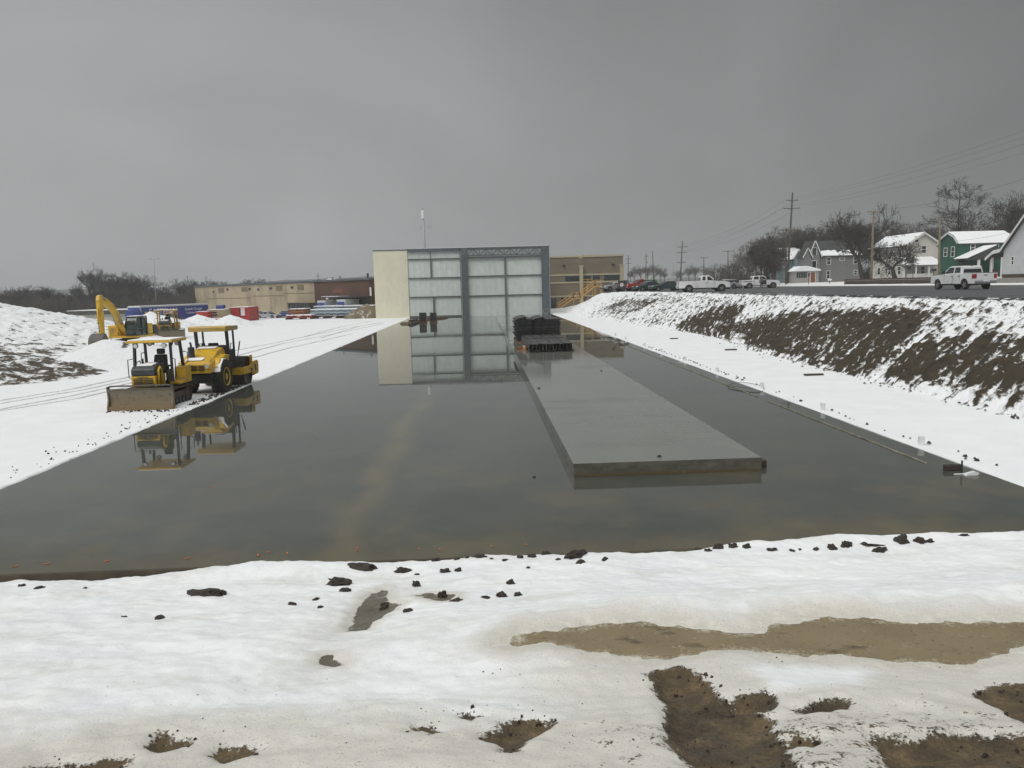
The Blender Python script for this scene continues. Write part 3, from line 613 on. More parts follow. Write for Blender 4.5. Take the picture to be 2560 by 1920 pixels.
def dA(X, Y, Z):
    front = sst(78, 60, Y+.1*(X+40)); return .22+.36*front*sst(4.4, 1.2, Z)+.85*fbm(X*.6+.45*Y, Y*1.1, 4, 103, .65)+.35*fbm(X*2, Y*2, 3, 104)-.12
heap('snowy_spoil_heap', -60, 82, 40, 30, .2, hA, dA, M['earth2'])
def hB(X, Y):
    b = bumpf(X,Y,-36,49.5,12.8,8.5,2.7,1.0,-.12); return np.where(b > .01, b+lum(X,Y,111,.8)*np.clip(b*2, 0, 1), -.2)
def dB(X, Y, Z): return .66+.75*fbm(X*1.3, Y*1.3, 4, 113, .6)+.3*fbm(X*.4, Y*.4, 3, 114)-.25*sst(.25, 0, Z)
heap('brown_spoil_heap', -35, 49.5, 14, 10, .11, hB, dB, M['earth2'])
def hC(X, Y):
    u = (X+27.6)/np.where(X < -27.6, 3.4, 9.0); v = (Y-58)/8.5; b = 1.75*np.clip(1.04-np.sqrt(u*u+v*v+.002), 0, 1)**1.1; return np.where(b > .01, b+.05*fbm(X, Y, 3, 121)*np.clip(b*2, 0, 1), -.2)
def dC(X, Y, Z): return .0+.30*fbm(X*1.2, Y*1.2, 4, 123)+.75*np.exp(-((X+26.0-.35*(58-Y))/.30)**2)*sst(1.0, 1.3, Z)*sst(58.5, 57.8, Y)
heap('snow_cone_heap', -27, 58, 10, 10, .14, hC, dC, M['earth2'])
def hD(X, Y):
    b = np.maximum.reduce([bumpf(X,Y,-44,106,9,5,2.6,1.0), bumpf(X,Y,-42.2,118,6,4.5,1.9,1.1), bumpf(X,Y,-37.4,118,5,4,1.8,1.1)]); return np.where(b > .01, b+lum(X,Y,131,.6)*np.clip(b*2, 0, 1), -.2)
def dD(X, Y, Z): return .12+.5*fbm(X*1.0, Y*1.0, 4, 133)
heap('low_snow_heaps', -42, 112, 12, 12, .25, hD, dD, M['earth2'])
# ------------------------------------------------------------------ the steel building at the end of the slab
def z4(x, y): return 900+x*.31646, 500+y*.31646      # zoom crop -> photo pixel
YB = 133.0
def B(px, py): return D(px, py, YB)
def bx4(x, y): p = B(*z4(x, y)); return p.x, p.z
XL = B(935.5, 720).x; XM = B(1021, 720).x; XR = B(1373.5, 640).x; ZT = B(1180, 621).z
mbld = thing('metal_building', 'large unfinished steel building shell with pale liner panels and cream end wall', 'building', ((XL+XR)/2, YB, 0))
cx0 = (XL+XR)/2
def loc(x): return x-cx0
g = MB(); g.b2((loc(XL), .45, 0), (loc(XM), .55, ZT-.05)); g.b2((loc(XL), .56, 0), (loc(XL)+.1, 42, ZT-.05)); g.build('cream_wall', M['cream'], mbld)
g = MB(); g.b2((loc(XM)+.003, .60, 0), (loc(XR)-.35, .68, ZT-.1)); g.build('liner_panel', M['liner'], mbld)
g = MB(); g.b2((loc(XR)-.1, .9, 0), (loc(XR), 42, ZT-.1)); g.b2((loc(XL)+.1, 41.9, 0), (loc(XR)-.1, 42, ZT-.1)); g.build('back_wall', M['cream'], mbld)
g = MB(); g.b2((loc(XL), .75, ZT-.02), (loc(XR), 42, ZT+.12)); r = g.build('roof', M['grey_steel'], mbld)
g = MB(); g.b2((loc(XL)-.05, .40, ZT-.08), (loc(XM), .64, ZT+.06)); g.b2((loc(XM), .30, ZT+.0), (loc(XR)+.1, .72, ZT+.17)); g.build('roof_edge', M['girt'], r)
g = MB(); g.b2((loc(XM)+.2, .28, ZT+.174), (loc(XR)-.2, .75, ZT+.23)); g.build('snow_strip', M['snow'], r)
def colm(xa, xb, y, name='column', depth=.5):
    g = MB(); w_ = xb-xa; g.b2((loc(xa), y, 0), (loc(xb), y+.04, ZT-.02)); g.b2((loc(xa), y+depth-.04, 0), (loc(xb), y+depth, ZT-.02)); g.b2((loc((xa+xb)/2)-.03, y+.041, 0), (loc((xa+xb)/2)+.03, y+depth-.041, ZT-.02))
    g.b2((loc(xa)-.12, y-.12, 0), (loc(xb)+.12, y+depth+.02, .03)); return g.build(name, M['grey_steel'], mbld, bevel=.008)
c1 = (B(*z4(806, 700)).x, B(*z4(854, 700)).x); c2 = (B(*z4(1438, 700)).x, B(*z4(1497, 700)).x)
colm(c1[0], c1[1], -.05); colm(c2[0], c2[1], -.05)
g = MB(); g.b2((loc(c1[0])-.22, .32, 0), (loc(c1[0])-.14, .44, ZT-.05)); g.build('corner_post', M['girt'], mbld)
def girt(xa, xb, z, h=.20, y=.36): g = MB(); g.b2((loc(xa), y, z-h/2), (loc(xb), y+.2, z+h/2)); g.b2((loc(xa), y-.06, z+h/2-.02), (loc(xb), y, z+h/2)); return g.build('girt', M['girt'], mbld)
for yL in (472, 622, 772, 925): z = bx4(600, yL-6)[1]; girt(XM+.05, c1[0]-.24, z)
for yR in (600, 755): z = bx4(1140, yR-2)[1]; girt(c1[1]+.02, c2[0]-.02, z)
z = bx4(1140, 450)[1]; girt(c1[1]+.02, c2[0]-.02, z, .34, .2)
zt = bx4(600, 395)[1]; g = MB(); g.b2((loc(XM)+.02, .2, zt-.28), (loc(c1[0])-.24, .4, zt+.22)); g.build('eave_beam', M['grey_steel'], mbld)
def post(xa, xb, z0, z1, y=.24): g = MB(); g.b2((loc(xa), y, z0), (loc(xb), y+.11, z1)); return g.build('wall_post', M['girt'], mbld)
gz = [bx4(600, v-6)[1] for v in (472, 622, 772, 925)]
x_ = B(*z4(559, 500)).x; post(x_-.14, x_+.14, gz[1]+.1, gz[0]-.1, .37); post(x_-.10, x_-.02, gz[0]+.1, zt-.28, .37)
x_ = B(*z4(584, 850)).x; post(x_-.16, x_+.16, gz[3]+.1, gz[2]-.1, .37); post(x_-.1, x_+.1, .02, gz[3]-.1, .37)
x_ = B(*z4(1152, 700)).x; post(x_-.17, x_+.17, .02, z-.17)
# roof truss between the two columns
zc1 = bx4(1140, 383)[1]; zc0 = bx4(1140, 433)[1]; xa, xb = c1[1]+.02, c2[0]-.02
g = MB(); g.b2((loc(xa), .02, zc1-.09), (loc(xb), .18, zc1+.09)); g.b2((loc(xa), .02, zc0-.08), (loc(xb), .18, zc0+.08))
n = 12; st = (xb-xa)/n
for i in range(n):
    a = xa+i*st; up = i % 2 == 0
    g.bar((loc(a), .1, zc0 if up else zc1), (loc(a+st), .1, zc1 if up else zc0), .1, .12)
    if i: g.bar((loc(a), .1, zc0+.09), (loc(a), .1, zc1-.1), .07, .08)
tr = g.build('roof_truss', M['grey_steel'], mbld)
g = MB(); g.b2((loc(c2[1])+.02, .1, 0), (loc(c2[1])+.12, .5, ZT)); g.build('corner_trim', M['bluepale'], mbld)
# wire reels leaning on the right column
cw = B(1362, 783)
# ------------------------------------------------------------------ two storey beige block building behind, with its yellow stair
YC = 165.0
def C_(x, y): return D(1340+x*.1085, 620+y*.1085, YC)
xl = C_(250, 800).x-4; xr = C_(2008, 500).x; ztop = C_(1500, 200).z
bb = thing('office_building', 'beige block office building with dark windows and light stone bands', 'building', (xl, YC, 0))
lx = lambda x: C_(x, 700).x-xl; lz = lambda x, y: C_(x, y).z
W = xr-xl
g = MB(); g.b2((0, 0, -1), (W, 40, ztop)); g.build('wall', M['beige'], bb)
g = MB(); g.b2((-.1, -.15, ztop+.002), (lx(1000), .5, ztop+.35)); g.b2((lx(1060), -.15, ztop+.002), (W+.15, .5, ztop+.45)); g.b2((W-.3, .5, ztop+.002), (W+.15, 40, ztop+.45)); g.b2((lx(990), -.12, ztop-.3), (lx(1070), .4, ztop+.3)); g.build('cornice', M['beige_lt'], bb)
for yy in (615, 790, 1105):
    z = lz(1000, yy); g = MB(); g.b2((0, -.12, z-.17), (W-.02, -.003, z+.17)); g.build('stone_band', M['beige_lt'], bb)
def win(x0, x1, y0, y1, name='window'):
    a, b = lx(x0), lx(x1); z0, z1 = lz((x0+x1)/2, y1), lz((x0+x1)/2, y0); g = MB()
    g.b2((a, -.06, z0), (b, .03, z1)); f = g.build(name, M['glassd'], bb)
    g = MB(); t = .07
    g.b2((a-t, -.1, z0-t), (a, -.004, z1+t)); g.b2((b, -.1, z0-t), (b+t, -.004, z1+t)); g.b2((a, -.1, z1), (b, -.004, z1+t)); g.b2((a, -.1, z0-t), (b, -.004, z0))
    k = max(1, int((b-a)/1.3))
    for i in range(1, k): xx = a+(b-a)*i/k; g.b2((xx-.03, -.09, z0), (xx+.03, -.061, z1))
    g.build('frame', M['blackp'], f); return f
win(680, 990, 640, 778); win(1085, 1250, 632, 745); win(1580, 1920, 612, 755); win(350, 435, 1130, 1400); win(580, 710, 1120, 1190)
g = MB(); g.b2((lx(1312), -.08, lz(1390, 770)), (lx(1465), .03, lz(1390, 580))); d_ = g.build('door', M['blackp'], bb)
g = MB(); g.b2((lx(1335), -.10, lz(1390, 690)), (lx(1440), -.083, lz(1390, 600))); g.build('pane', M['glassd'], d_)
for x0, x1, yt in ((998, 1075, 440), (1925, 2010, 420)):
    g = MB(); a, b = lx(x0), lx(x1); zt_ = lz(x0, yt); g.b2((a, -1.0, -1), (b, -.001, zt_)); g.b2((a-.08, -1.08, zt_+.002), (b+.08, -.001, zt_+.3)); g.build('pillar', M['beige_lt'], bb, bevel=.02)
for x0, y0 in ((645, 405), (1775, 375)):
    g = MB(); p = (lx(x0), -.2, lz(x0, y0)); g.box(p, (.55, .38, .28)); g.build('wall_lamp', M['blackp'], bb, bevel=.05)
# stair: flights of treads between railings
def SP(x, y, Y): return D(1340+x*.1085, 620+y*.1085, Y)
YS = 158.0
stt = thing('staircase', 'long yellow outdoor staircase with railings climbing to the office door', 'staircase', tuple(SP(520, 1390, YS)))
o0 = SP(520, 1390, YS)
def flight(a, b, n=14):
    g = MB(); 
    for i in range(n):
        t = (i+.5)/n; p = a+(b-a)*t-o0; g.box((p.x, 0, p.z), ((b.x-a.x)/n*1.15 if n > 1 else b.x-a.x, 1.1, .07))
    g.bar(a-o0+Vector((0, -.6, -.1)), b-o0+Vector((0, -.6, -.1)), .06, .28); g.bar(a-o0+Vector((0, .6, -.1)), b-o0+Vector((0, .6, -.1)), .06, .28)
    g.build('flight', M['stair'], stt)
    for sy in (-.62, .62):
        g = MB()
        for h in (.55, 1.1): g.bar(a-o0+Vector((0, sy, h)), b-o0+Vector((0, sy, h)), .07, .10)
        k = max(2, int((b-a).length/1.5))
        for i in range(k+1): p = a+(b-a)*i/k-o0; g.box((p.x, sy, p.z+.5), (.09, .09, 1.2))
        g.build('railing', M['stair'], stt)
pA, pB2, pC2, pD2 = SP(520, 1390, YS), SP(860, 1150, YS), SP(1010, 1130, YS), SP(1350, 870, YS)
pC2.z = pB2.z; pE = SP(1490, 870, YS); pE.z = pD2.z
flight(pA, pB2); flight(pB2, pC2, 2); flight(pC2, pD2); flight(pD2, pE, 2)
for p in (pB2, pC2, pD2, pE):
    for sy in (-.5, .5): g = MB(); g.b2((p.x-o0.x-.07, sy-.07, -1.5), (p.x-o0.x+.07, sy+.07, p.z-o0.z-.12)); g.build('support_post', M['stair'], stt)
pF = SP(1080, 790, YS+3); g = MB(); q = SP(1300, 790, YS+3)
for h in (0, .55, 1.0): g.bar(pF-o0+Vector((0, 0, h-.4)), q-o0+Vector((0, 0, h-.4)), .07, .1)
for t in (0, .5, 1): p = pF+(q-pF)*t-o0; g.b2((p.x-.05, p.y-.05, p.z-3.6), (p.x+.05, p.y+.05, p.z+.7))
g.build('landing_railing', M['stair'], stt)
# ------------------------------------------------------------------ tan warehouse with the brick loading bay (one long low building)
P1 = Vector((-21.6, 150, 0)); P2 = Vector((-74.6, 208, 0)); dv = (P1-P2); LW = dv.length; ang = math.atan2(dv.y, dv.x); du = dv.normalized()
wh = thing('warehouse', 'long low warehouse of stained tan concrete with a brown brick loading end', 'building', tuple(P2), ang)
def on_wall(px, py):                        # pixel -> (distance along the wall, height)
    d = ray(px, py); nrm = Vector((-du.y, du.x, 0)); t = (P2-Vector((0, 0, CAM_H))).dot(nrm)/d.dot(nrm); p = Vector((0, 0, CAM_H))+d*t
    return (p-P2).dot(du), p.z
z3 = lambda x, y: (480+x*.21700, 640+y*.21700)
zr = 6.75
s_br = on_wall(*z3(1415, 500))[0]
g = MB(); g.b2((0, 0, -1), (s_br-.002, 45, zr)); g.build('concrete_wall', M['tanwall'], wh)
g = MB(); g.b2((s_br, .05, -1), (LW+1, 45.05, zr+.05)); g.build('brick_wall', M['brick'], wh)
g = MB(); g.b2((-.3, -.25, zr+.055), (LW+1.2, 45.3, zr+.42)); rf = g.build('roof', M['grey_steel'], wh)
for a, b, c, d in ((300,372,372,425),(568,635,360,410),(965,1038,343,400),(1215,1290,335,392)):
    s0, zt_ = on_wall(*z3(a, c)); s1, zb = on_wall(*z3(b, d)); g = MB(); g.b2((s0, -.06, zb), (s1, .02, min(zt_, zr-.05))); g.build('bricked_window', M['tandark'], wh)
for a, b, c in ((250,12,412),(412,28,385),(665,28,380),(766,22,385),(908,28,372),(1155,30,362)):
    s0, zb = on_wall(*z3(a, c)); g = MB(); g.box((s0, -.08, zb), (b*.03, .16, .45)); g.build('wall_vent', M['blackp'], wh)
for (xa, ya), (xb, yb) in (((180,490),(690,483)),((700,462),(1060,455)),((1060,432),(1410,425))):
    a = on_wall(*z3(xa, ya)); b = on_wall(*z3(xb, yb)); g = MB(); g.bar((a[0], -.03, a[1]), (b[0], -.03, b[1]), .06, .10); g.build('conduit', M['tandark'], wh)
zd3 = lambda x, y: (720+x*.09946, 700+y*.09946)
def wl(x, y): return on_wall(*zd3(x, y))
a = wl(890, 770); b = wl(1095, 560); g = MB(); g.b2((a[0], -.08, -.2), (b[0], .04, b[1])); dr = g.build('garage_door', M['white_pl'], wh)
g = MB(); p = wl(958, 635); g.box((p[0], -.09, p[1]), (.9, .03, .28)); g.build('pane', M['glassd'], dr)
a = wl(1210, 740); b = wl(2150, 425); g = MB(); g.b2((a[0], -.5, -.8), (LW+.9, .02, b[1])); g.build('loading_recess', M['blackp'], wh)
g = MB(); g.b2((a[0]-.3, -3.0, b[1]+.002), (LW+.9, .0, b[1]+.22)); cp = g.build('dock_canopy', M['steel_dark'], wh)
g = MB(); g.b2((a[0]-.3, -3.05, b[1]+.225), (wl(1590, 420)[0], -.5, b[1]+.30)); g.build('canopy_snow', M['snow'], cp)
p = wl(990, 455); g = MB(); g.box((p[0], -.05, p[1]), (.8, .08, .5)); g.build('wall_sign', M['white_pl'], wh)
p = wl(1240, 275); g = MB(); g.b2((p[0]-1.8, .0, p[1]-.35), (p[0]+1.9, .045, p[1]+.35)); g.build('brick_patch', mat('newer_brick', (.17, .062, .035), .85), wh)
p0 = wl(2075, 180); p1 = wl(2075, 400); g = MB(); g.b2((p0[0]-.2, -.1, p1[1]), (p0[0]+.2, .03, p0[1])); g.build('downpipe', M['white_pl'], wh)
for x, y, h in ((1790, 20, .9), (905, 45, .5), (1090, 30, .7)):
    p = wl(x, y); g = MB(); g.tube([(p[0], 2, zr+.4), (p[0], 2, zr+.45+h)], .2, 8); g.build('roof_vent', M['galv'] if x != 1790 else M['blackp'], rf)
# box trailers backed to the loading bay, standing clear of the wall
def wpt(s, off, z): return P2+du*s+Vector((du.y, -du.x, 0))*off+Vector((0, 0, z))
for i, (xa, xb, yt, yb) in enumerate(((1100, 1385, 510, 740), (1600, 1885, 485, 720))):
    sa = wl(xa, yt); sb = wl(xb, yt); wd = 2.6; s0 = (sa[0]+sb[0])/2; zt_ = sa[1]-.1; zb = max(.9, wl(xa, yb)[1])
    t = thing('dock_trailer', ('box trailer with blue doors beside the white garage door of the loading bay', 'box trailer with blue doors nearest the cream wall at the loading bay')[i], 'trailer', tuple(wpt(s0, 2.2, 0)), ang, 'trailers parked at the loading bay')
    g = MB(); g.b2((-wd/2-.15, -1.5, .9), (wd/2+.15, 1.6, zt_)); g.build('body', M['bluepale'], t, bevel=.04)
    for sx in (-1, 1): g = MB(); g.b2((sx*wd/2*.5-wd*.235, -1.56, .95), (sx*wd/2*.5+wd*.235, -1.503, zt_-.3)); g.build('rear_door', M['blue'], t)
    g = MB(); g.b2((-wd/2-.17, -1.52, zt_+.002), (wd/2+.17, 1.6, zt_+.1)); g.build('snow_cap', M['snow'], t)
    for sx in (-.8, .8): g = MB(); g.lathe([(.5, -.15), (.5, .15)], (sx, -.6, .5), 'X', 16); g.build('wheel', M['rubber'], t)
    g = MB(); g.b2((-wd/2, -1.58, .62), (wd/2, -1.42, .86)); g.build('bumper', M['steel_dark'], t)
# dark dumpster by the brick corner
p = wpt(wl(640, 700)[0], 2.2, 0); t = thing('dumpster', 'black steel dumpster in front of the brick corner of the warehouse', 'dumpster', tuple(p), ang)
g = MB(); g.prism([(-4.2, .3), (4.0, .3), (4.4, 2.6), (-4.6, 2.6)], -1.2, 1.2); g.build('bin', M['blackp'], t, bevel=.04)
g = MB()
for i in range(8): g.b2((-3.9+i*1.1, -1.28, .4), (-3.75+i*1.1, -1.203, 2.5))
g.b2((-4.6, -1.3, 2.5), (4.4, -1.203, 2.68)); g.build('ribs', M['steel_dark'], t)
# low pale wall/building seen past the excavator
p0 = D(175, 800, 150); p1 = D(352, 790, 150)
t = thing('low_shed', 'long low white shed with a dark roof edge behind the excavator', 'shed', (p0.x, 150, 0)); LL = p1.x-p0.x
zt_ = D(260, 786, 150).z
g = MB(); g.b2((0, 0, -2.5), (LL, 9, zt_)); g.build('wall', mat('off_white_render', (.46, .45, .40), .7), t)
g = MB(); g.b2((-.3, -.4, zt_+.002), (LL+.3, 9.4, zt_+.75)); r = g.build('roof', mat('dark_roof_edge', (.06, .06, .05), .7), t)
g = MB(); g.b2((-.3, -.3, zt_+.755), (LL+.3, 9.4, zt_+.85)); g.build('snow_cap', M['snow'], r)
g = MB(); g.b2((LL*.72, -.05, zt_-1.9), (LL*.80, .03, zt_-.3)); g.build('door', M['galv'], t)
# ------------------------------------------------------------------ blue trailer, site containers, steel stacks on the left
def text_mesh(txt, size, mt, parent, loc, rz=0., name='lettering', ital=.0, ext=.01):
    cu = bpy.data.curves.new(name, 'FONT'); cu.body = txt; cu.size = size; cu.extrude = ext; cu.shear = ital; cu.align_x = 'CENTER'; cu.align_y = 'CENTER'
    tmp = bpy.data.objects.new(name, cu); COL.objects.link(tmp)
    dg = bpy.context.evaluated_depsgraph_get(); me = bpy.data.meshes.new_from_object(tmp.evaluated_get(dg)); bpy.data.objects.remove(tmp)
    me.materials.clear(); me.materials.append(mt); o = bpy.data.objects.new(name, me); COL.objects.link(o); o.parent = parent; o.location = loc; o.rotation_euler = (math.pi/2, 0, rz); return o
a = D(352, 790, 128); b = D(521, 780, 143); d = b-a; d.z = 0; ang = math.atan2(d.y, d.x); L_ = d.length
zt_ = D(352, 769, 128).z; zt2 = D(520, 758, 143).z; zt_ = (zt_+zt2)/2
t = thing('semi_trailer', 'long blue box trailer with white lettering parked behind the yellow machines', 'trailer', (a.x, a.y, 0), ang)
g = MB(); g.b2((0, 0, zt_-2.75), (L_, 2.5, zt_-.16)); g.build('box', M['blue'], t, bevel=.02)
g = MB(); g.b2((-.03, -.03, zt_-.157), (L_+.03, 2.53, zt_+.02)); g.b2((-.05, -.03, zt_-2.8), (.18, .0, zt_-.16)); g.build('top_rail', M['bluepale'], t)
g = MB(); g.b2((0, .05, zt_+.022), (L_, 2.45, zt_+.12)); g.build('snow_cap', M['snow'], t)
text_mesh('FASTENAL', 1.45, M['white_pl'], t, (L_*.31, -.02, zt_-.95), ital=.25)
text_mesh('Growth Through', .62, M['white_pl'], t, (L_*.76, -.02, zt_-.75), ital=.2); text_mesh('Customer Service', .5, M['white_pl'], t, (L_*.76, -.02, zt_-1.35), ital=.2)
g = MB(); g.b2((.5, .2, zt_-3.15), (L_-.5, 2.3, zt_-2.76)); g.build('chassis', M['steel_dark'], t)
for x in (L_-2.2, L_-3.4):
    g = MB(); g.lathe([(.5, -.2), (.5, .2)], (x, .3, zt_-3.3), 'Y', 16); g.build('wheel', M['rubber'], t)
# blue tarp-covered load at the trailer's nose
p = D(334, 790, 126); t = thing('covered_load', 'small load under a dark blue tarpaulin left of the long blue trailer', 'load', (p.x, p.y, 0))
g = MB(); g.prism([(-.65, 1.0), (.65, 1.0), (.68, 2.2), (.4, 2.75), (-.3, 2.7), (-.68, 2.1)], -1.5, 1.5); g.build('tarpaulin', M['blue'], t, bevel=.15)
g = MB(); g.b2((-.8, -1.4, .5), (.8, 1.4, .98)); g.build('flatbed', M['steel_dark'], t)
def container(name, label, cat, px0, px1, pyt, pyb, Y, mt, dep=2.4, zb=None, tilt=0., grp=None, doors=True):
    a = D(px0, pyb, Y); b = D(px1, pyb, Y); zt = D((px0+px1)/2, pyt, Y).z; zb = a.z if zb is None else zb; w_ = b.x-a.x
    t = thing(name, label, cat, ((a.x+b.x)/2, Y, 0), tilt, grp)
    g = MB(); g.b2((-w_/2, 0, zb), (w_/2, dep, zt-.05)); n = int(w_/.3)
    for i in range(n): x = -w_/2+(i+.5)*w_/n; g.b2((x-.06, -.035, zb+.12), (x+.06, -.002, zt-.2))
    g.build('box', mt, t)
    g = MB(); e = .09
    for s in (-1, 1): g.b2((s*w_/2-e, -.06, zb), (s*w_/2+e, .1, zt-.05)); g.b2((s*w_/2-e, dep-.1, zb), (s*w_/2+e, dep+.06, zt-.05))
    g.b2((-w_/2-.09, -.06, zt-.048), (w_/2+.09, dep+.06, zt+.02)); g.b2((-w_/2+.095, -.06, zb), (w_/2-.095, -.037, zb+.13)); g.build('frame', mt, t, bevel=.01)
    g = MB(); g.b2((-w_/2+.05, .02, zt+.022), (w_/2-.05, dep-.02, zt+.09)); g.build('snow_cap', M['snow'], t)
    return t, w_, zb, zt
t, w_, zb, zt = container('storage_container', 'red storage container with a white notice, right of the tan site box', 'container', 571, 622, 769, 803, 138, M['red_box'], 6, 0)
g = MB(); g.b2((w_/2-1.25, -.10, zb+1.0), (w_/2-.55, -.065, zt-.1)); g.build('notice_board', M['white_pl'], t)
text_mesh('NOTICE', .17, M['redp'], t, (w_/2-.9, -.115, zt-.35))
g = MB(); g.b2((w_/2-1.5, -.09, zb+.1), (w_/2-1.44, -.04, zt-.1)); g.build('door_bar', M['steel_dark'], t)
t, w_, zb, zt = container('site_bin', 'small red open site bin left of the tan site box', 'bin', 493, 519, 780, 806, 128, M['red_box'], 2.2, 0)
t, w_, zb, zt = container('site_box', 'tan site office box with a small dark window between red containers', 'container', 518.5, 561, 775, 797, 131, M['tan_box'], 3, .75)
g = MB(); g.b2((-w_/2*.33, -.08, zb+.55), (w_/2*.12, -.04, zt-.3)); wn = g.build('window', M['glassd'], t)
g = MB(); g.b2((-w_/2*.33-.05, -.1, (zb+zt)/2+.06), (w_/2*.12+.05, -.082, (zb+zt)/2+.16)); g.b2((-w_/2*.105-.04, -.1, zb+.55), (-w_/2*.105+.04, -.083, (zb+zt)/2+.05)); g.build('window_bar', M['tan_box'], wn)
g = MB(); g.b2((-w_/2, .1, 0), (-w_/2+.25, 2.9, zb-.01)); g.b2((w_/2-.25, .1, 0), (w_/2, 2.9, zb-.01)); g.build('skid', M['steel_dark'], t)
t, w_, zb, zt = container('low_skip', 'low red steel skip below the tan site box', 'bin', 520, 571, 797, 806.5, 127.5, M['red_box'], 2.0, 0)
t, w_, zb, zt = container('tan_shed', 'plain tan shed behind the far bulldozer, left of the red site bin', 'shed', 470, 492, 779, 806, 140, M['tan_box'], 5, 0)
t, w_, zb, zt = container('equipment_cabinet', 'grey green equipment cabinet between tan site box and red container', 'cabinet', 562, 570.5, 772, 796, 136, M['galv'], 1.2, 0)
g = MB(); p = D(552, 768, 142); t = thing('tank', 'small dark blue tank on a stand above the tan site box', 'tank', (p.x, p.y, 0))
g.b2((-.75, -.5, p.z-.35), (.75, .5, p.z+.4)); g.build('vessel', M['blue'], t, bevel=.15)
g = MB(); [g.b2((x-.06, y-.06, 0), (x+.06, y+.06, p.z-.352)) for x in (-.6, .6) for y in (-.4, .4)]; g.build('stand', M['steel_dark'], t)
# stacks of snow-covered bar joists
def joist_stack(name, label, pxa, pya, pxb, pyb, Y0, Y1, lay, hh, cols, mt=None, wd=2.4):
    a = D(pxa, pya, Y0); b = D(pxb, pyb, Y1); d = b-a; d.z = 0; ang = math.atan2(d.y, d.x); L = d.length
    t = thing(name, label, 'steel stack', (a.x, a.y, 0), ang, 'steel stacked by the warehouse'); z = max(.12, min(a.z, 2.0))-.0
    g = MB()
    for i in range(int(L/2.6)+1): g.b2((i*2.6, -.15, 0), (i*2.6+.22, wd+.15, z))
    g.build('timber_bearer', M['wood'], t)
    for k in range(lay):
        zz = z+k*hh; g = MB()
        for j in range(cols):
            y = j*wd/cols
            g.b2((0, y, zz+.003), (L, y+wd/cols*.55, zz+.07)); g.b2((0, y, zz+hh-.10), (L, y+wd/cols*.55, zz+hh-.03))
            n = int(L/.7)
            for i in range(n): g.bar((i*L/n, y+.05, zz+.07 if i % 2 else zz+hh-.1), ((i+1)*L/n, y+.05, zz+hh-.1 if i % 2 else zz+.07), .04, .04)
        g.build('joist_layer', mt or M['jst'], t)
    g = MB(); n = int(L/1.6)
    for i in range(n): g.b2((i*L/n+.12, -.05, z+lay*hh-.026), ((i+1)*L/n-.06, wd*.95, z+lay*hh+.08+.03*(i % 3)))
    g.build('snow_cap', M['snow'], t, bevel=.03)
    return t
def zp(x, y): return zd3(x, y)
joist_stack('joist_stack', 'front stack of pale blue steel joists under snow before the warehouse', *zp(560, 905), *zp(1960, 905), 141, 137, 2, .55, 4)
joist_stack('joist_stack', 'rear stack of snow covered steel joists nearest the blue dock trailers', *zp(640, 800), *zp(2150, 770), 149, 143, 2, .5, 4)
joist_stack('joist_stack', 'rust red steel beams lying left of the pale blue joists', *zp(-60, 955), *zp(600, 935), 140, 139, 1, .4, 4, M['redp'])
joist_stack('joist_stack', 'orange primed steel beams stacked beside the black dumpster', *zp(20, 870), *zp(430, 850), 147, 146, 2, .5, 4, M['orange'])
# tan spoil/pallet bale by the cream wall
p = D(*zp(2050, 985), 136); g = MB(); rs = np.random.RandomState(3)
o = heap('sand_heap', p.x-.6, 137, 4.2, 3, .15, lambda X, Y: np.where(bumpf(X,Y,p.x-.6,137,4,2.6,2.6,.7) > .01, bumpf(X,Y,p.x-.6,137,4,2.6,2.6,.7)+.12*fbm(X*1.5, Y*1.5, 3, 141), -.2), lambda X, Y, Z: .8+.4*fbm(X, Y, 3, 142), earth_mat('tan_sand', (.12, .09, .055), (.20, .155, .095), 5))
# black stacks and lumber at the building's doorway
def z5(x, y): return 980+x*.07233, 750+y*.07233
for i, (xa, xb, yt) in enumerate(((940, 1180, 440), (1310, 1530, 440))):
    a = U(*z5(xa, 590)); a = D(*z5(xa, 590), 112); b = D(*z5(xb, 590), 112); zt = D(*z5(xa, yt), 112).z
    t = thing('form_stack', ('left of two black form stacks on orange lumber by the building', 'right of two black form stacks on orange lumber by the building')[i], 'form stack', ((a.x+b.x)/2, 112, 0), 0, 'black form stacks by the building')
    w_ = b.x-a.x; g = MB(); n = 7
    for k in range(n): z0 = .28+(zt-.28)*k/n; g.box((.01*((k*7)%3-1), .4, z0+(zt-.28)/n*.45), (w_*(1 if k % 2 else .96), 1.2, (zt-.28)/n*.86))
    g.build('panel_layers', M['form'], t)
    g = MB(); [g.b2((-w_/2-.1, y, .02), (w_/2+.1, y+.14, .27)) for y in (-.05, .8)]; g.build('bearer', M['wood_or'], t)
for i, (xa, ya, xb, yb, lab, mt) in enumerate(((310, 800, 700, 800, 'grey plank at the slab edge left of the black form stacks', 'wood'), (600, 715, 900, 690, 'dark plank lying just behind the grey plank at slab edge', 'stone_dk'), (620, 850, 1130, 680, 'long dark beam lying askew before the black form stacks', 'stone_dk'), (1190, 660, 1900, 600, 'long orange board running right from the black form stacks', 'wood_or'))):
    a = U(*z5(xa, ya), .12); b = U(*z5(xb, yb), .12); d = b-a; L = d.length; ang = math.atan2(d.y, d.x)
    g = MB(); g.b2((0, -.22, .02), (L, .22, .16)); g.b2((.1, -.2, .162), (L*.9, .12, .26)); o = g.build('lumber', M[mt], None, (a.x, a.y, 0), ang, bevel=.01); tag(o, lab, 'lumber')
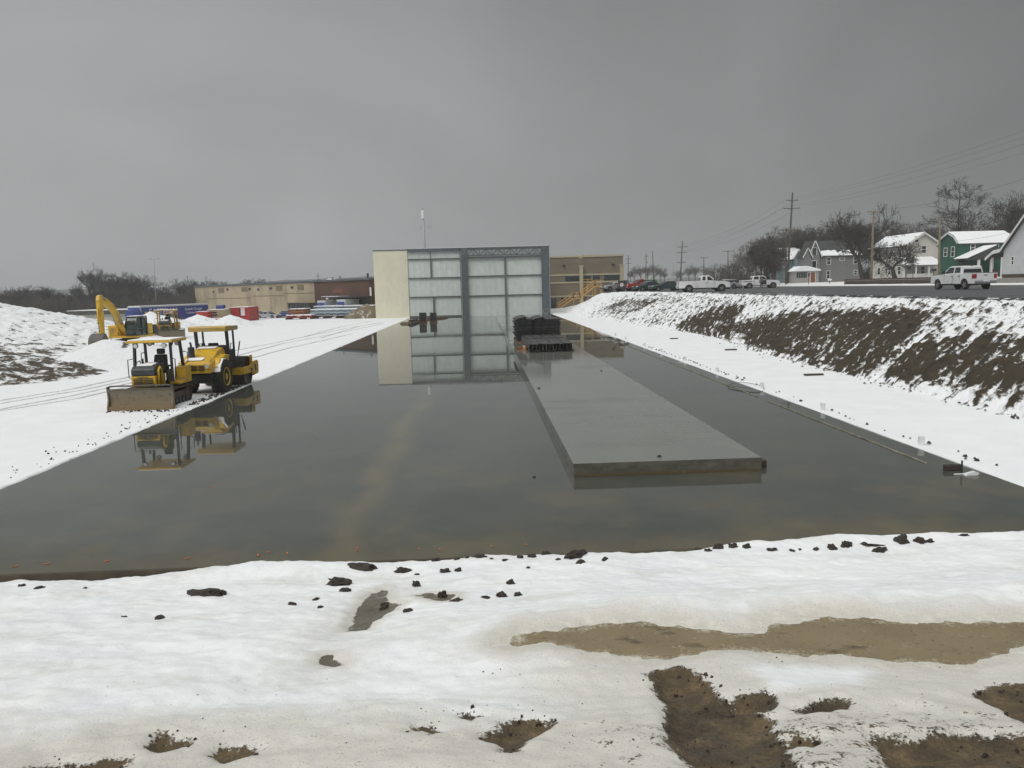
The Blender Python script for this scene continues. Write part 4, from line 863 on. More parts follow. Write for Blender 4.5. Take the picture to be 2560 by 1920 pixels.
# ------------------------------------------------------------------ earth-moving machines (local axes: +x forward, +y left)
def stadium(L, r, n=10, z0=None):
    z0 = r if z0 is None else z0; p = []
    for i in range(n+1): a = -math.pi/2+math.pi*i/n; p.append((L/2-r+r*math.cos(a), z0+r*math.sin(a)))
    for i in range(n+1): a = math.pi/2+math.pi*i/n; p.append((-L/2+r+r*math.cos(a), z0+r*math.sin(a)))
    return p
def make_track(par, L, r, w_, y, name='track'):
    g = MB(); outer = stadium(L, r); inner = stadium(L-.12, r-.06, z0=r); n = len(outer); b = 0
    vs = []
    for yy in (y-w_/2, y+w_/2):
        vs += [(x, yy, z) for x, z in outer]+[(x, yy, z) for x, z in inner]
    fs = []
    for i in range(n):
        j = (i+1) % n; fs += [(i, j, 2*n+j, 2*n+i), (n+j, n+i, 3*n+i, 3*n+j), (j, i, n+i, n+j), (2*n+i, 2*n+j, 3*n+j, 3*n+i)]
    g.add(vs, fs)
    P = [Vector((x, 0, z)) for x, z in outer]; per = sum((P[(i+1) % n]-P[i]).length for i in range(n)); k = int(per/.17); acc = 0; tgt = 0
    for i in range(n):
        a, c = P[i], P[(i+1) % n]; l = (c-a).length
        while l > 1e-4 and tgt <= acc+l and tgt < per-.05:
            q = a+(c-a)*((tgt-acc)/l); an = math.atan2(c.z-a.z, c.x-a.x); g.box((q.x, y, q.z), (.035, w_*.98, .07), ry=-an); tgt += per/k
        acc += l
    t = g.build(name, M['track'], par)
    g = MB(); yo = y
    for x in (-L/2+r, L/2-r): g.lathe([(r*.78, -w_*.40), (r*.80, -w_*.1), (r*.80, w_*.1), (r*.78, w_*.40)], (x, yo, r), 'Y', 18); 
    q = max(3, int((L-2*r)/.38))
    g.b2((-L/2+r*1.1, yo-w_*.38, r*.75), (L/2-r*1.1, yo+w_*.38, r*1.5)); g.build('track_frame', M['track'], t, bevel=.02)
    g = MB()
    for i in range(q): g.lathe([(r*.34, -w_*.44), (r*.34, w_*.44)], (-L/2+r+(i+.5)*(L-2*r)/q, yo, r*.5), 'Y', 12)
    g.build('rollers', M['steel_dark'], t); return t
def railing(par, pts, r=.022, name='grab_rail', m='post'):
    g = MB(); g.tube(pts, r, 6); return g.build(name, M[m], par, smooth=True)
def make_dozer(name, label, loc, rz, s=1.0, ym='yellow', postm='post', bw=3.0, roofm=None, badge='KOMATSU'):
    t = thing(name, label, 'bulldozer', loc, rz); Y = M[ym]
    for sy in (-1, 1): make_track(t, 2.75*s, .40*s, .5*s, sy*.80*s)
    S = lambda *a: tuple(x*s for x in a)
    g = MB(); g.b2(S(-1.15,-.5,.35), S(.95,.5,.92)); g.build('belly', M['steel_dark'], t, bevel=.03)
    # engine hood sloping forward: yellow nose, dark cover
    g = MB(); g.prism([S(.15,.92)[:2], S(1.18,.92)[:2], S(1.24,1.40)[:2], S(.15,1.42)[:2]], -.50*s, .50*s); g.build('nose', Y, t, bevel=.03*s)
    g = MB()
    for k in range(5):
        for j in (-1, 1): g.b2(S(1.19,j*.21-.19,1.0+k*.07), S(1.245,j*.21+.19,1.035+k*.07))
    g.b2(S(1.2,-.36,1.31), S(1.235,.36,1.315)); g.build('grille', M['blackp'], t)
    g = MB(); g.prism([S(.15,1.425)[:2], S(1.22,1.405)[:2], S(1.22,1.68)[:2], S(1.06,1.80)[:2], S(.15,1.88)[:2]], -.50*s, .50*s); hd = g.build('hood', M['hood_dark'], t, bevel=.06*s, seg=3)
    g = MB(); g.prism([S(.35,1.864)[:2], S(.98,1.81)[:2], S(.98,1.84)[:2], S(.35,1.905)[:2]], -.36*s, .3*s); g.build('snow_patch', M['snow'], hd, bevel=.015)
    g = MB(); g.tube([S(1.0,.56,1.0), S(1.0,.56,1.62), S(.82,.56,1.74), S(.68,.56,1.62), S(.68,.56,1.0)], .055*s, 8); g.build('hood_bracket', Y, t, smooth=True)
    text_mesh(badge, .10*s if len(badge) > 4 else .26*s, M['blackp'], t, (1.262*s, 0, 1.358*s) if len(badge) > 4 else (1.262*s, 0, 1.16*s), rz=math.pi/2, ext=.004)
    # operator station
    for sy in (-1, 1):
        g = MB(); g.prism([S(-1.45,.88)[:2], S(-.05,.88)[:2], S(-.05,1.0)[:2], S(-.62,1.02)[:2], S(-.70,1.60)[:2], S(-1.42,1.62)[:2]], (sy*.82-.24)*s, (sy*.82+.24)*s); g.build('fender_tank', Y, t, bevel=.035*s)
        g = MB(); g.b2((-.58*s, (sy*.56-.05)*s, 1.0*s), (.13*s, (sy*.56+.05)*s, 1.55*s)); g.build('side_panel', M['hood_dark'], t, bevel=.02)
    g = MB(); g.b2(S(-.75,-.5,.93), S(.13,.5,1.02)); g.build('floor_plate', M['blackp'], t)
    st = MB(); st.prism([S(-.78,1.32)[:2], S(-.25,1.36)[:2], S(-.20,1.52)[:2], S(-.58,1.52)[:2], S(-.70,2.16)[:2], S(-.92,2.16)[:2]], -.31*s, .31*s, wf=lambda x, z: 1 if z < 1.6*s else .82); st.b2(S(-.8,-.15,1.03), S(-.35,.15,1.33)); seat = st.build('seat', M['seatblk'], t, bevel=.05*s, seg=3)
    g = MB(); g.b2(S(-.93,-.17,2.17), S(-.76,.17,2.42)); g.build('headrest', M['seatblk'], seat, bevel=.05*s, seg=3)
    for sy in (-1, 1): g = MB(); g.b2((-.72*s, (sy*.38-.06)*s, 1.62*s), (-.28*s, (sy*.38+.06)*s, 1.70*s)); g.b2((-.55*s, (sy*.38-.05)*s, 1.1*s), (-.40*s, (sy*.38+.05)*s, 1.62*s)); g.build('armrest', M['seatblk'], t, bevel=.02)
    g = MB(); g.prism([S(-.02,1.365)[:2], S(.14,1.365)[:2], S(.14,1.88)[:2], S(.05,1.9)[:2]], -.42*s, .42*s); g.build('dashboard', M['blackp'], t, bevel=.02)
    P = M[postm]; roof_z = 2.74*s
    for sx, x0, x1 in ((1, .12, .02), (-1, -1.18, -1.05)):
        for sy in (-1, 1):
            g = MB(); g.bar(S(x0, sy*.80, 1.02 if sx > 0 else 1.6), (x1*s, sy*.76*s, roof_z), .12*s, .10*s)
            if sx > 0: g.bar((x1*s, sy*.76*s, roof_z-.22*s), ((x1-.3)*s, sy*.76*s, roof_z-.03*s), .06*s, .06*s)
            g.build('canopy_post', P, t, bevel=.015)
    g = MB(); g.b2((-1.35*s, -.98*s, roof_z), (.38*s, .98*s, roof_z+.10*s)); rf = g.build('canopy_roof', M[roofm] if roofm else Y, t, bevel=.03*s)
    g = MB(); g.b2((-1.3*s, -.93*s, roof_z+.104*s), (.32*s, .93*s, roof_z+.15*s)); g.build('snow_cap', M['snow'], rf, bevel=.02)
    for sx, x in ((1, .26), (-1, -1.22)):
        for sy in (-1, 1):
            g = MB(); g.lathe([(.02, -.06*s), (.09*s, -.05*s), (.11*s, .06*s)], (x*s, sy*.6*s, roof_z-.12*s), 'X', 12); l = g.build('work_light', M['blackp'], t)
            g = MB(); g.lathe([(.09*s, 0), (.09*s, .01)], (x*s+.062*s, sy*.6*s, roof_z-.12*s), 'X', 12); g.build('lens', M['lamp'], l)
    for sy in (-1, 1):
        railing(t, [S(.2, sy*.84, 1.2), S(.25, sy*1.0, 1.25), S(.25, sy*1.0, 2.02), S(.14, sy*.84, 2.06)])
        railing(t, [S(-1.1, sy*.86, 1.66), S(-1.2, sy*1.02, 1.75), S(-1.2, sy*1.02, 2.2), S(-1.1, sy*.84, 2.25)])
        railing(t, [S(.8, sy*.42, 1.75), S(.75, sy*.42, 1.95), S(.4, sy*.42, 2.0), S(.35, sy*.42, 1.82)])
    g = MB(); g.tube([S(.55,-.25,1.78), S(.55,-.25,2.1)], .05*s, 10); g.build('exhaust', M['blackp'], t)
    for k in range(3): g = MB(); g.tube([S(.9,.30+.05*k,1.1), S(1.2,.34+.05*k,1.0), S(1.4,.28+.05*k,.9), S(1.5,.2,.8)], .018*s, 6); g.build('hose', M['rubber'], t, smooth=True)
    g = MB(); g.b2(S(-.5,.95,.86), S(.1,1.07,.90)); g.b2(S(-.5,-1.07,.86), S(.1,-.95,.90)); g.build('step', M['steel_dark'], t)
    # blade
    bl = MB(); n = 8; H = .94*s; prof_f = []
    for i in range(n+1):
        u = i/n; prof_f.append((1.72*s-.16*s*math.sin(u*math.pi)*1.0+.05*s*(u > .95), .02+H*u))
    bk = [(x-.07*s, z) for x, z in prof_f][::-1]
    bl.prism([p for p in prof_f]+bk, -bw/2, bw/2)
    for sy in (-1, 1): bl.prism([(1.73*s, .0), (1.78*s, .02), (1.78*s, .2), (1.66*s, .5*s), (1.70*s, 1.05*s), (1.50*s, 1.04*s), (1.46*s, .1)], sy*bw/2-.03, sy*bw/2+.03)
    bl.b2((1.48*s, -bw/2+.05, 1.03*s), (1.66*s, bw/2-.05, 1.08*s)); b_ = bl.build('blade', M['blade'], t, bevel=.012)
    g = MB(); g.prism([(1.72*s, .0), (1.79*s, .0), (1.74*s, .22*s), (1.70*s, .22*s)], -bw/2+.04, bw/2-.04); g.build('cutting_edge', M['blade'], b_)
    for sy in (-1, 1): g = MB(); g.bar(S(.3, sy*.47, .55), S(1.52, sy*.47, .45), .12*s, .2*s); g.build('push_arm', M['track'], t, bevel=.02)
    g = MB(); g.tube([S(.95,.2,.95), S(1.5,.25,.85)], .06*s, 10); g.build('hydraulic_ram', M['steel_dark'], t)
    return t
bl0 = U(278, 1030); bl1 = U(442, 1023)
hd_ = Vector((bl1.y-bl0.y, -(bl1.x-bl0.x))).normalized(); rz = math.atan2(hd_.y, hd_.x)-.02
bc = (bl0+bl1)/2; dz = make_dozer('bulldozer', 'small yellow bulldozer with open canopy and wide muddy blade at the slab edge', (bc.x-hd_.x*1.72, bc.y-hd_.y*1.72, -.02), rz-.06, 1.0, bw=2.62)
p = D(412, 848, 87); make_dozer('bulldozer', 'far yellow bulldozer with tan blade parked beside the excavator', (p.x, 87.8, .0), R_(-78), 1.12, 'yellow2', 'yellow2', 4.15, badge='CAT')
# ---- soil compactor
def make_tyre(par, c, R, w_, name='wheel', rimm='rim_yellow', lug=True, rim_r=.55):
    g = MB(); g.lathe([(R*rim_r, -w_*.42), (R*.80, -w_*.5), (R*.95, -w_*.46), (R, -w_*.36), (R, w_*.36), (R*.95, w_*.46), (R*.80, w_*.5), (R*rim_r, w_*.42)], c, 'Y', 32)
    if lug:
        for k in range(22):
            a = 2*math.pi*k/22
            for sg in (-1, 1):
                aa = a+(.0 if sg > 0 else math.pi/22); Mx = Matrix.Translation(c) @ Matrix.Rotation(-aa, 4, 'Y') @ Matrix.Translation((R*1.0, sg*w_*.22, 0)) @ Matrix.Rotation(sg*.6, 4, 'X')
                x, y, z = R*.035, w_*.24, R*.05; vs = [(-x,-y,-z),(x,-y,-z),(x,y,-z),(-x,y,-z),(-x,-y,z),(x,-y,z),(x,y,z),(-x,y,z)]
                g.add(vs, [(0,3,2,1),(4,5,6,7),(0,1,5,4),(1,2,6,5),(2,3,7,6),(3,0,4,7)], 0, Mx)
    wv = g.build(name, M['rubber'], par)
    for p_ in wv.data.polygons: p_.use_smooth = len(p_.vertices) == 4 and p_.area > .02*R*R
    for sg in (-1, 1):
        g = MB(); g.lathe([(R*rim_r*1.02, -.015), (R*rim_r*1.0, .03), (R*rim_r*.88, .0), (R*rim_r*.80, -.06), (R*.22, -.07), (R*.2, .0), (R*.05, .01)] if sg > 0 else [(R*.05, -.01), (R*.2, 0), (R*.22, .07), (R*rim_r*.8, .06), (R*rim_r*.88, 0), (R*rim_r, -.03), (R*rim_r*1.02, .015)], (c[0], c[1]+sg*w_*.44, c[2]), 'Y', 24)
        if sg < 0 or name == 'wheel': g.build('rim', M[rimm], wv)
    return wv
rc = (-13.42, 39.55)
ro = thing('road_roller', 'yellow single drum road roller with canopy beside the flooded slab', 'road roller', (rc[0], rc[1], -.02), R_(88.5)); Yl = M['yellow']
TR, TW = .80, .60
for sy in (-1, 1):
    wv = make_tyre(ro, (-1.55, sy*.80, TR), TR, TW)
g = MB(); g.prism([(-2.05, TR+.62), (-1.75, TR+.83), (-1.45, TR+.83), (-1.40, TR+.86), (-1.78, TR+.90), (-2.22, TR+.60), (-2.34, TR+.30), (-2.24, TR+.28)], -.80-.24, -.80+.22); g.build('snow_patch', M['snow'], ro, bevel=.03)
g = MB(); g.b2((-2.25, -.5, .55), (-.3, .5, 1.15)); g.build('chassis', M['blackp'], ro, bevel=.04)
g = MB(); g.b2((-2.35, -.95, .75), (-2.0, .95, 1.0)); g.build('rear_beam', M['blackp'], ro, bevel=.03)
hp = [(-2.75, 1.10), (-.55, 1.02), (-.42, 1.15), (-.42, 2.12), (-.75, 2.17), (-1.25, 2.05), (-2.0, 1.78), (-2.62, 1.66), (-2.78, 1.55)]
hp = [(-2.75, 1.08), (-.95, 1.3), (-.42, 1.3), (-.42, 2.05), (-.62, 2.16), (-1.2, 2.06), (-2.0, 1.76), (-2.60, 1.64), (-2.78, 1.52)]
g = MB(); g.prism(hp, -.78, .78, wf=lambda x, z: 1.0 if z < 1.62 else .80); hood = g.build('engine_hood', Yl, ro, bevel=.05, seg=3)
g = MB(); g.prism([(-2.3, 1.30), (-.9, 1.42), (-.55, 1.78), (-1.2, 1.86), (-2.0, 1.66)], -.96, -.62); g.build('fender', Yl, ro, bevel=.06, seg=3)
g = MB(); g.prism([(-2.3, 1.30), (-.9, 1.42), (-.55, 1.78), (-1.2, 1.86), (-2.0, 1.66)], .62, .96); g.build('fender', Yl, ro, bevel=.06, seg=3)
g = MB()
for j in (-1, 0, 1):
    for k in range(4): g.b2((-2.80, j*.34-.14, 1.22+k*.065), (-2.762, j*.34+.14, 1.255+k*.065))
g.build('grille', M['blackp'], hood)
for sy in (-1, 1):
    g = MB(); g.lathe([(.10, -.05), (.10, .0)], (-2.80, sy*.62, 1.42), 'X', 14); g.build('headlight', M['lamp'], hood)
g = MB(); g.prism([(-2.55, 1.672), (-2.1, 1.752), (-2.1, 1.79), (-2.55, 1.71)], -.3, .5); g.build('snow_patch', M['snow'], hood, bevel=.01)
g = MB(); g.prism([(-1.0, 2.125), (-.6, 2.17), (-.6, 2.21), (-1.0, 2.16)], -.4, .5); g.build('snow_patch', M['snow'], hood, bevel=.01)
g = MB(); g.tube([(-2.0, .38, 1.74), (-2.0, .38, 2.28)], [.15, .15], 14); g.tube([(-2.0, .38, 2.28), (-2.0, .38, 2.40), (-2.08, .38, 2.5)], .05, 8); g.build('exhaust', M['post'], ro)
g = MB(); g.b2((-.41, -.78, 1.02), (.72, .78, 1.42)); g.build('platform', M['blackp'], ro, bevel=.03)
g = MB(); g.b2((-.41, -.80, 1.42), (-.22, .80, 2.24)); g.b2((-.2, -.80, 1.42), (.5, -.72, 2.0)); g.b2((-.2, .72, 1.42), (.5, .80, 2.0)); g.build('platform_guard', M['blackp'], ro, bevel=.05)
g = MB(); g.prism([(-.1, 1.45), (.4, 1.45), (.4, 1.78), (0, 1.78), (-.1, 2.35), (-.2, 2.35)], -.26, .26); g.build('seat', M['seatblk'], ro, bevel=.05)
g = MB(); g.prism([(.55, 1.43), (.78, 1.43), (.7, 2.18), (.58, 2.2)], -.3, .3); g.build('steering_console', M['blackp'], ro, bevel=.04)
for x0, x1 in ((-.34, -.46), (-.14, -.26), ):
    for sy in (-1, 1): g = MB(); g.bar((x0, sy*.76, 1.9), (x1 if sy else x1, sy*.76, 2.96), .085, .085); g.build('canopy_post', M['post'], ro, bevel=.015)
for sy in (-1, 1): g = MB(); g.bar((.62, sy*.76, 1.42), (.55, sy*.76, 2.96), .085, .085); g.build('canopy_post', M['post'], ro, bevel=.015)
g = MB(); g.prism([(-.85, 2.94), (.85, 2.94), (.95, 3.02), (.90, 3.16), (-.85, 3.20), (-.92, 3.15)], -.92, .92); rf = g.build('canopy_roof', mat('pale_yellow_canopy', (.56, .38, .10), .5, dirt=(.45, .36, .2)), ro, bevel=.03)
for sy, x in ((1, .15), (-1, .1), (1, .55)): railing(ro, [(x, sy*.76, 2.0), (x-.05, sy*.8, 2.30), (x+.28, sy*.8, 2.28), (x+.3, sy*.78, 1.98)])
railing(ro, [(.75, -.85, 1.5), (.85, -.95, 2.25), (1.0, -.95, 2.35), (1.05, -.9, 2.2), (.9, -.9, 1.9)])
# drum and its yoke
DR = .76; dx = 1.62
g = MB(); g.lathe([(.3, -1.0), (DR*.94, -1.0), (DR*.94, -1.02), (DR, -1.06), (DR, 1.06), (DR*.94, 1.02), (DR*.94, 1.0), (.3, 1.0)], (dx, 0, DR), 'Y', 40); dm = g.build('drum', M['drum'], ro)
for p_ in dm.data.polygons: p_.use_smooth = p_.area < .4
for sy in (-1, 1):
    g = MB(); g.prism([(.62, .62), (2.62, .58), (2.72, .70), (2.72, 1.05), (2.62, 1.12), (.62, 1.14)] if sy > 0 else [(.62, .66), (1.95, .64), (2.0, .45), (2.75, .5), (2.85, .62), (2.85, 1.12), (2.7, 1.22), (1.75, 1.18), (1.7, 1.02), (.62, 1.02)], sy*1.17-.07, sy*1.17+.07); yk = g.build('drum_yoke', Yl, ro, bevel=.03)
    g = MB(); g.b2((1.72, sy*1.17-.05, 1.19), (1.95, sy*1.17+.05, 1.55)); g.build('yoke_lug', Yl, yk, bevel=.02)
    g = MB(); g.b2((2.2, sy*1.242-.004, .70), (2.42, sy*1.242+.004, 1.02)); g.build('emblem', M['blackp'], yk)
    g = MB(); g.lathe([(.09, -.02), (.09, .02)], (1.62, sy*1.25, .80), 'Y', 14); g.build('hub_cap', M['blackp'], yk)
g = MB(); g.b2((2.60, -1.1, .62), (2.78, 1.1, 1.1)); g.build('front_beam', Yl, ro, bevel=.03)
g = MB(); g.b2((.55, -1.1, .64), (.72, 1.1, 1.0)); g.build('inner_beam', Yl, ro, bevel=.03)
g = MB(); g.b2((.7, -.3, .6), (1.0, .3, 1.1)); g.b2((.1, -.18, .6), (.62, .18, .95)); g.build('articulation_joint', M['blackp'], ro, bevel=.03)
# ---- excavator
def make_excavator(name, label, loc, rz, s=1.0):
    t = thing(name, label, 'excavator', loc, rz); Y = M['yellow']
    for sy in (-1, 1): make_track(t, 3.6*s, .42*s, .55*s, sy*1.0*s)
    g = MB(); g.b2((-1.0*s, -.75*s, .45*s), (1.0*s, .75*s, .85*s)); g.lathe([(.75*s, .85*s), (.75*s, 1.03*s)], (0, 0, 0), 'Z', 24); g.build('undercarriage', M['track'], t, bevel=.03)
    g = MB(); g.b2((-2.0*s, -1.35*s, 1.04*s), (1.35*s, 1.35*s, 1.24*s)); g.build('deck', Y, t, bevel=.03)
    g = MB(); g.b2((-1.2*s, -1.33*s, 1.243*s), (1.32*s, -.42*s, 2.18*s)); bx = g.build('side_locker', Y, t, bevel=.08, seg=3)
    g = MB(); g.b2((1.325*s, -1.15*s, 1.4*s), (1.345*s, -.6*s, 2.0*s)); g.build('locker_door', M['yellow2'], bx)
    g = MB(); g.b2((-1.7*s, -1.3*s, 1.243*s), (-.75*s, 1.3*s, 2.25*s)); g.build('engine_cover', Y, t, bevel=.1, seg=3)
    g = MB(); g.prism([(-2.5*s, 1.1*s), (-1.7*s, 1.02*s), (-1.7*s, 2.1*s), (-2.3*s, 2.1*s), (-2.6*s, 1.8*s)], -1.35*s, 1.35*s); g.build('counterweight', M['blackp'], t, bevel=.1, seg=3)
    # cab: frame with glass between the posts
    cx0_, cx1_, cy0_, cy1_, cz0, cz1 = -.55*s, 1.40*s, .36*s, 1.34*s, 1.245*s, 2.95*s
    g = MB(); g.prism([(cx0_, cz0), (cx1_-.05*s, cz0), (cx1_, cz0+.3*s), (cx1_-.02*s, 2.2*s), (cx1_-.32*s, cz1-.12*s), (cx0_+.02, cz1-.12*s)], cy0_+.04, cy1_-.04); cab = g.build('cab', M['cabglass'], t, bevel=.04)
    g = MB(); q = .055*s
    for y in (cy0_, cy1_):
        for a, b in (((cx0_, cz0), (cx0_, cz1-.1*s)), ((cx1_, cz0+.3*s), (cx1_-.02*s, 2.2*s)), ((cx1_-.02*s, 2.2*s), (cx1_-.32*s, cz1-.1*s)), ((.35*s, cz0), (.33*s, cz1-.1*s)), ((cx0_, cz0+.03), (cx1_, cz0+.03)), ((.35*s, 1.85*s), (cx1_, 1.85*s))):
            g.bar((a[0], y, a[1]), (b[0], y, b[1]), q*1.4, q*1.6)
    for z in (cz0+.05, cz0+.55*s): g.bar((cx1_, cy0_, z), (cx1_, cy1_, z), q, q*1.5)
    g.build('cab_frame', M['hood_dark'], cab)
    g = MB(); g.b2((cx0_-.05, cy0_-.05, cz1-.1*s), (cx1_-.28*s, cy1_+.05, cz1)); rf = g.build('cab_roof', M['hood_dark'], t, bevel=.05)
    g = MB(); g.b2((cx0_, cy0_, cz1+.002), (cx1_-.33*s, cy1_, cz1+.06*s)); g.build('snow_cap', M['snow'], rf, bevel=.03)
    g = MB(); g.prism([(0, 1.35*s), (.5*s, 1.35*s), (.5*s, 1.7*s), (.12*s, 1.7*s), (.0, 2.35*s), (-.12*s, 2.35*s)], .62*s, 1.1*s); g.build('seat', M['seatblk'], cab, bevel=.05)
    # boom and stick
    bp = [(.75, 1.35), (1.45, 2.2), (2.1, 3.25), (2.7, 3.75), (4.35, 4.45)]; wd = [.30, .42, .50, .46, .30]
    g = MB(); up = [];lo = []
    for i, (x, z) in enumerate(bp):
        a = bp[max(i-1, 0)]; b = bp[min(i+1, len(bp)-1)]; n_ = Vector((-(b[1]-a[1]), b[0]-a[0])).normalized(); up.append(((x+n_.x*wd[i]*.5)*s, (z+n_.y*wd[i]*.5)*s)); lo.append(((x-n_.x*wd[i]*.5)*s, (z-n_.y*wd[i]*.5)*s))
    g.prism(lo+up[::-1], -.20*s, .20*s); bm = g.build('boom', Y, t, bevel=.03)
    for sy in (-1, 1): g = MB(); g.tube([(1.1*s, sy*.3*s, 1.25*s), (1.75*s, sy*.3*s, 2.3*s)], .085*s, 10); g.tube([(1.75*s, sy*.3*s, 2.3*s), (2.25*s, sy*.3*s, 3.1*s)], .05*s, 8, 1); g.build('boom_ram', [Y, M['galv']], t, smooth=True)
    g = MB(); g.tube([(2.35*s, 0, 3.98*s), (3.5*s, 0, 4.6*s)], .09*s, 10); g.tube([(3.5*s, 0, 4.6*s), (4.3*s, 0, 4.92*s)], .05*s, 8, 1); g.build('stick_ram', [Y, M['galv']], t, smooth=True)
    sp = [(4.20, 4.95), (4.60, 4.90), (4.78, 4.5), (4.74, 3.2), (4.60, 1.15), (4.36, 1.12), (4.30, 2.7), (4.18, 4.2)]
    g = MB(); g.prism([(x*s, z*s) for x, z in sp][::-1], -.17*s, .17*s); sk = g.build('stick', Y, t, bevel=.03)
    g = MB(); g.tube([(4.88*s, 0, 3.8*s), (4.92*s, 0, 2.5*s)], .08*s, 10); g.tube([(4.92*s, 0, 2.5*s), (4.9*s, 0, 1.75*s)], .045*s, 8, 1); g.build('bucket_ram', [Y, M['galv']], sk, smooth=True)
    g = MB(); g.bar((4.6*s, 0, 1.6*s), (4.95*s, 0, 1.7*s), .3*s, .1*s); g.bar((4.95*s, 0, 1.7*s), (5.1*s, 0, 1.1*s), .3*s, .1*s); g.build('bucket_link', Y, sk)
    # bucket: open shell curled toward the machine
    g = MB(); n = 10; o_ = []; i_ = []
    for k in range(n+1):
        a = R_(75-205*k/n); o_.append((4.75*s+.92*s*math.cos(a), .86*s+.84*s*math.sin(a))); i_.append((4.75*s+.86*s*math.cos(a), .86*s+.78*s*math.sin(a)))
    g.prism((o_+i_[::-1])[::-1], -.6*s, .6*s)
    for sy in (-1, 1): g.prism(o_[::-1], sy*.6*s-.025, sy*.6*s+.025)
    bk = g.build('bucket', M['blade'], t)
    g = MB(); e = o_[-1]
    for j in range(5): g.prism([(e[0]+.02, e[1]-.03), (e[0]+.02, e[1]+.08), (e[0]-.22*s, e[1]+.10*s)], (j-2)*.27*s-.06*s, (j-2)*.27*s+.06*s)
    g.build('teeth', M['steel_dark'], bk)
    return t
p = D(328, 860, 73); make_excavator('excavator', 'yellow tracked excavator with raised boom and bucket resting on the snowy heap', (p.x, 73, .0), R_(-95), 1.0)
# ---- wheel loaders behind
def make_loader(name, label, loc, rz, s=1.0, ym='yellow2'):
    t = thing(name, label, 'wheel loader', loc, rz); Y = M[ym]
    for x in (-1.45, 1.45):
        for sy in (-1, 1): make_tyre(t, (x*s, sy*1.0*s, .72*s), .72*s, .55*s, lug=False)
    g = MB(); g.b2((-2.4*s, -.75*s, .7*s), (-.1*s, .75*s, 1.15*s)); g.b2((.0, -.55*s, .7*s), (1.9*s, .55*s, 1.2*s)); g.build('chassis', Y, t, bevel=.05)
    g = MB(); g.prism([(-2.6*s, 1.16*s), (-.75*s, 1.16*s), (-.75*s, 2.05*s), (-2.4*s, 1.9*s), (-2.65*s, 1.7*s)], -.7*s, .7*s); g.build('engine_hood', Y, t, bevel=.08, seg=3)
    g = MB(); g.b2((-.72*s, -.7*s, 1.2*s), (.55*s, .7*s, 2.7*s)); cb = g.build('cab', M['cabglass'], t, bevel=.05)
    g = MB()
    for x in (-.74, .57):
        for sy in (-1, 1): g.b2(((x-.05)*s, (sy*.72-.05)*s, 1.2*s), ((x+.05)*s, (sy*.72+.05)*s, 2.7*s))
    g.b2((-.78*s, -.78*s, 2.7*s), (.66*s, .78*s, 2.86*s)); g.b2((-.75*s, -.74*s, 1.17*s), (.6*s, .74*s, 1.6*s)); g.build('cab_frame', Y, cb)
    for sy in (-1, 1): g = MB(); g.bar((.7*s, sy*.5*s, 1.7*s), (1.8*s, sy*.5*s, 1.5*s), .15*s, .3*s); g.bar((1.8*s, sy*.5*s, 1.5*s), (2.7*s, sy*.5*s, .6*s), .15*s, .28*s); g.build('lift_arm', Y, t)
    g = MB(); n = 8; o_ = [(3.2*s-.75*s*math.cos(R_(-80+190*k/n)), .75*s-.7*s*math.sin(R_(-80+190*k/n))) for k in range(n+1)]; i_ = [(3.2*s-.69*s*math.cos(R_(-80+190*k/n)), .75*s-.64*s*math.sin(R_(-80+190*k/n))) for k in range(n+1)]
    g.prism(o_+i_[::-1], -1.35*s, 1.35*s)
    for sy in (-1, 1): g.prism(o_, sy*1.35*s-.03, sy*1.35*s+.03)
    g.build('bucket', M['blade'], t); return t
p = D(382, 805, 113); make_loader('wheel_loader', 'yellow wheel loader parked left behind the far bulldozer', (p.x, 113, -.45), R_(-60), 1.05)
p = D(462, 806, 117); make_loader('wheel_loader', 'orange yellow loader with its bucket turned right, half behind the far bulldozer', (p.x-2.2, 118, -.2), R_(-12), .85)
# ------------------------------------------------------------------ cars and pickups (local axes: +x forward, +y left)
def car_wheels(t, xs, tr, R, w_=.23, rimm='galv'):
    for x in xs:
        for sy in (-1, 1):
            g = MB(); g.lathe([(R*.60, -w_/2), (R*.93, -w_/2), (R, -w_*.36), (R, w_*.36), (R*.93, w_/2), (R*.60, w_/2)], (x, sy*tr, R), 'Y', 22); wv = g.build('wheel', M['rubber'], t)
            g = MB(); o = sy*w_*.40; g.lathe([(R*.62, -.02), (R*.60, .02), (R*.50, 0), (R*.15, .01)], (x, sy*tr+o, R), 'Y', 18)
            for k in range(5): a = k*2*math.pi/5; g.box((x+R*.36*math.cos(a), sy*tr+o+sy*.015, R+R*.36*math.sin(a)), (R*.5, .03, .07), ry=-a)
            g.build('rim', M[rimm], wv)
def arch_profile(pts, arches):              # lower edge with wheel arches cut in; pts = upper silhouette from rear to front
    x0 = pts[0][0]; x1 = pts[-1][0]; zb = arches['z']; low = []
    for cx, r in sorted(arches['w']):
        n = 8; low.append((cx-r*1.0, zb))
        for k in range(1, n): a = math.pi*(1-k/n); low.append((cx+r*math.cos(a), max(zb, arches['h']+r*math.sin(a)*.98)))
        low.append((cx+r, zb))
    return [(x0, zb)]+low+[(x1, zb)]+[p for p in reversed(pts)]
def glass_panel(g, quad, y, sy, th=.012):   # flat window on the body side
    n = len(quad); vs = [(x, y*sy if not callable(y) else y(z)*sy, z) for x, z in quad]+[(x, ((y if not callable(y) else y(z))+th)*sy, z) for x, z in quad]
    fs = [tuple(range(n)), tuple(range(2*n-1, n-1, -1))]+[((i+1) % n, i, n+i, n+(i+1) % n) for i in range(n)]
    g.add(vs, fs)
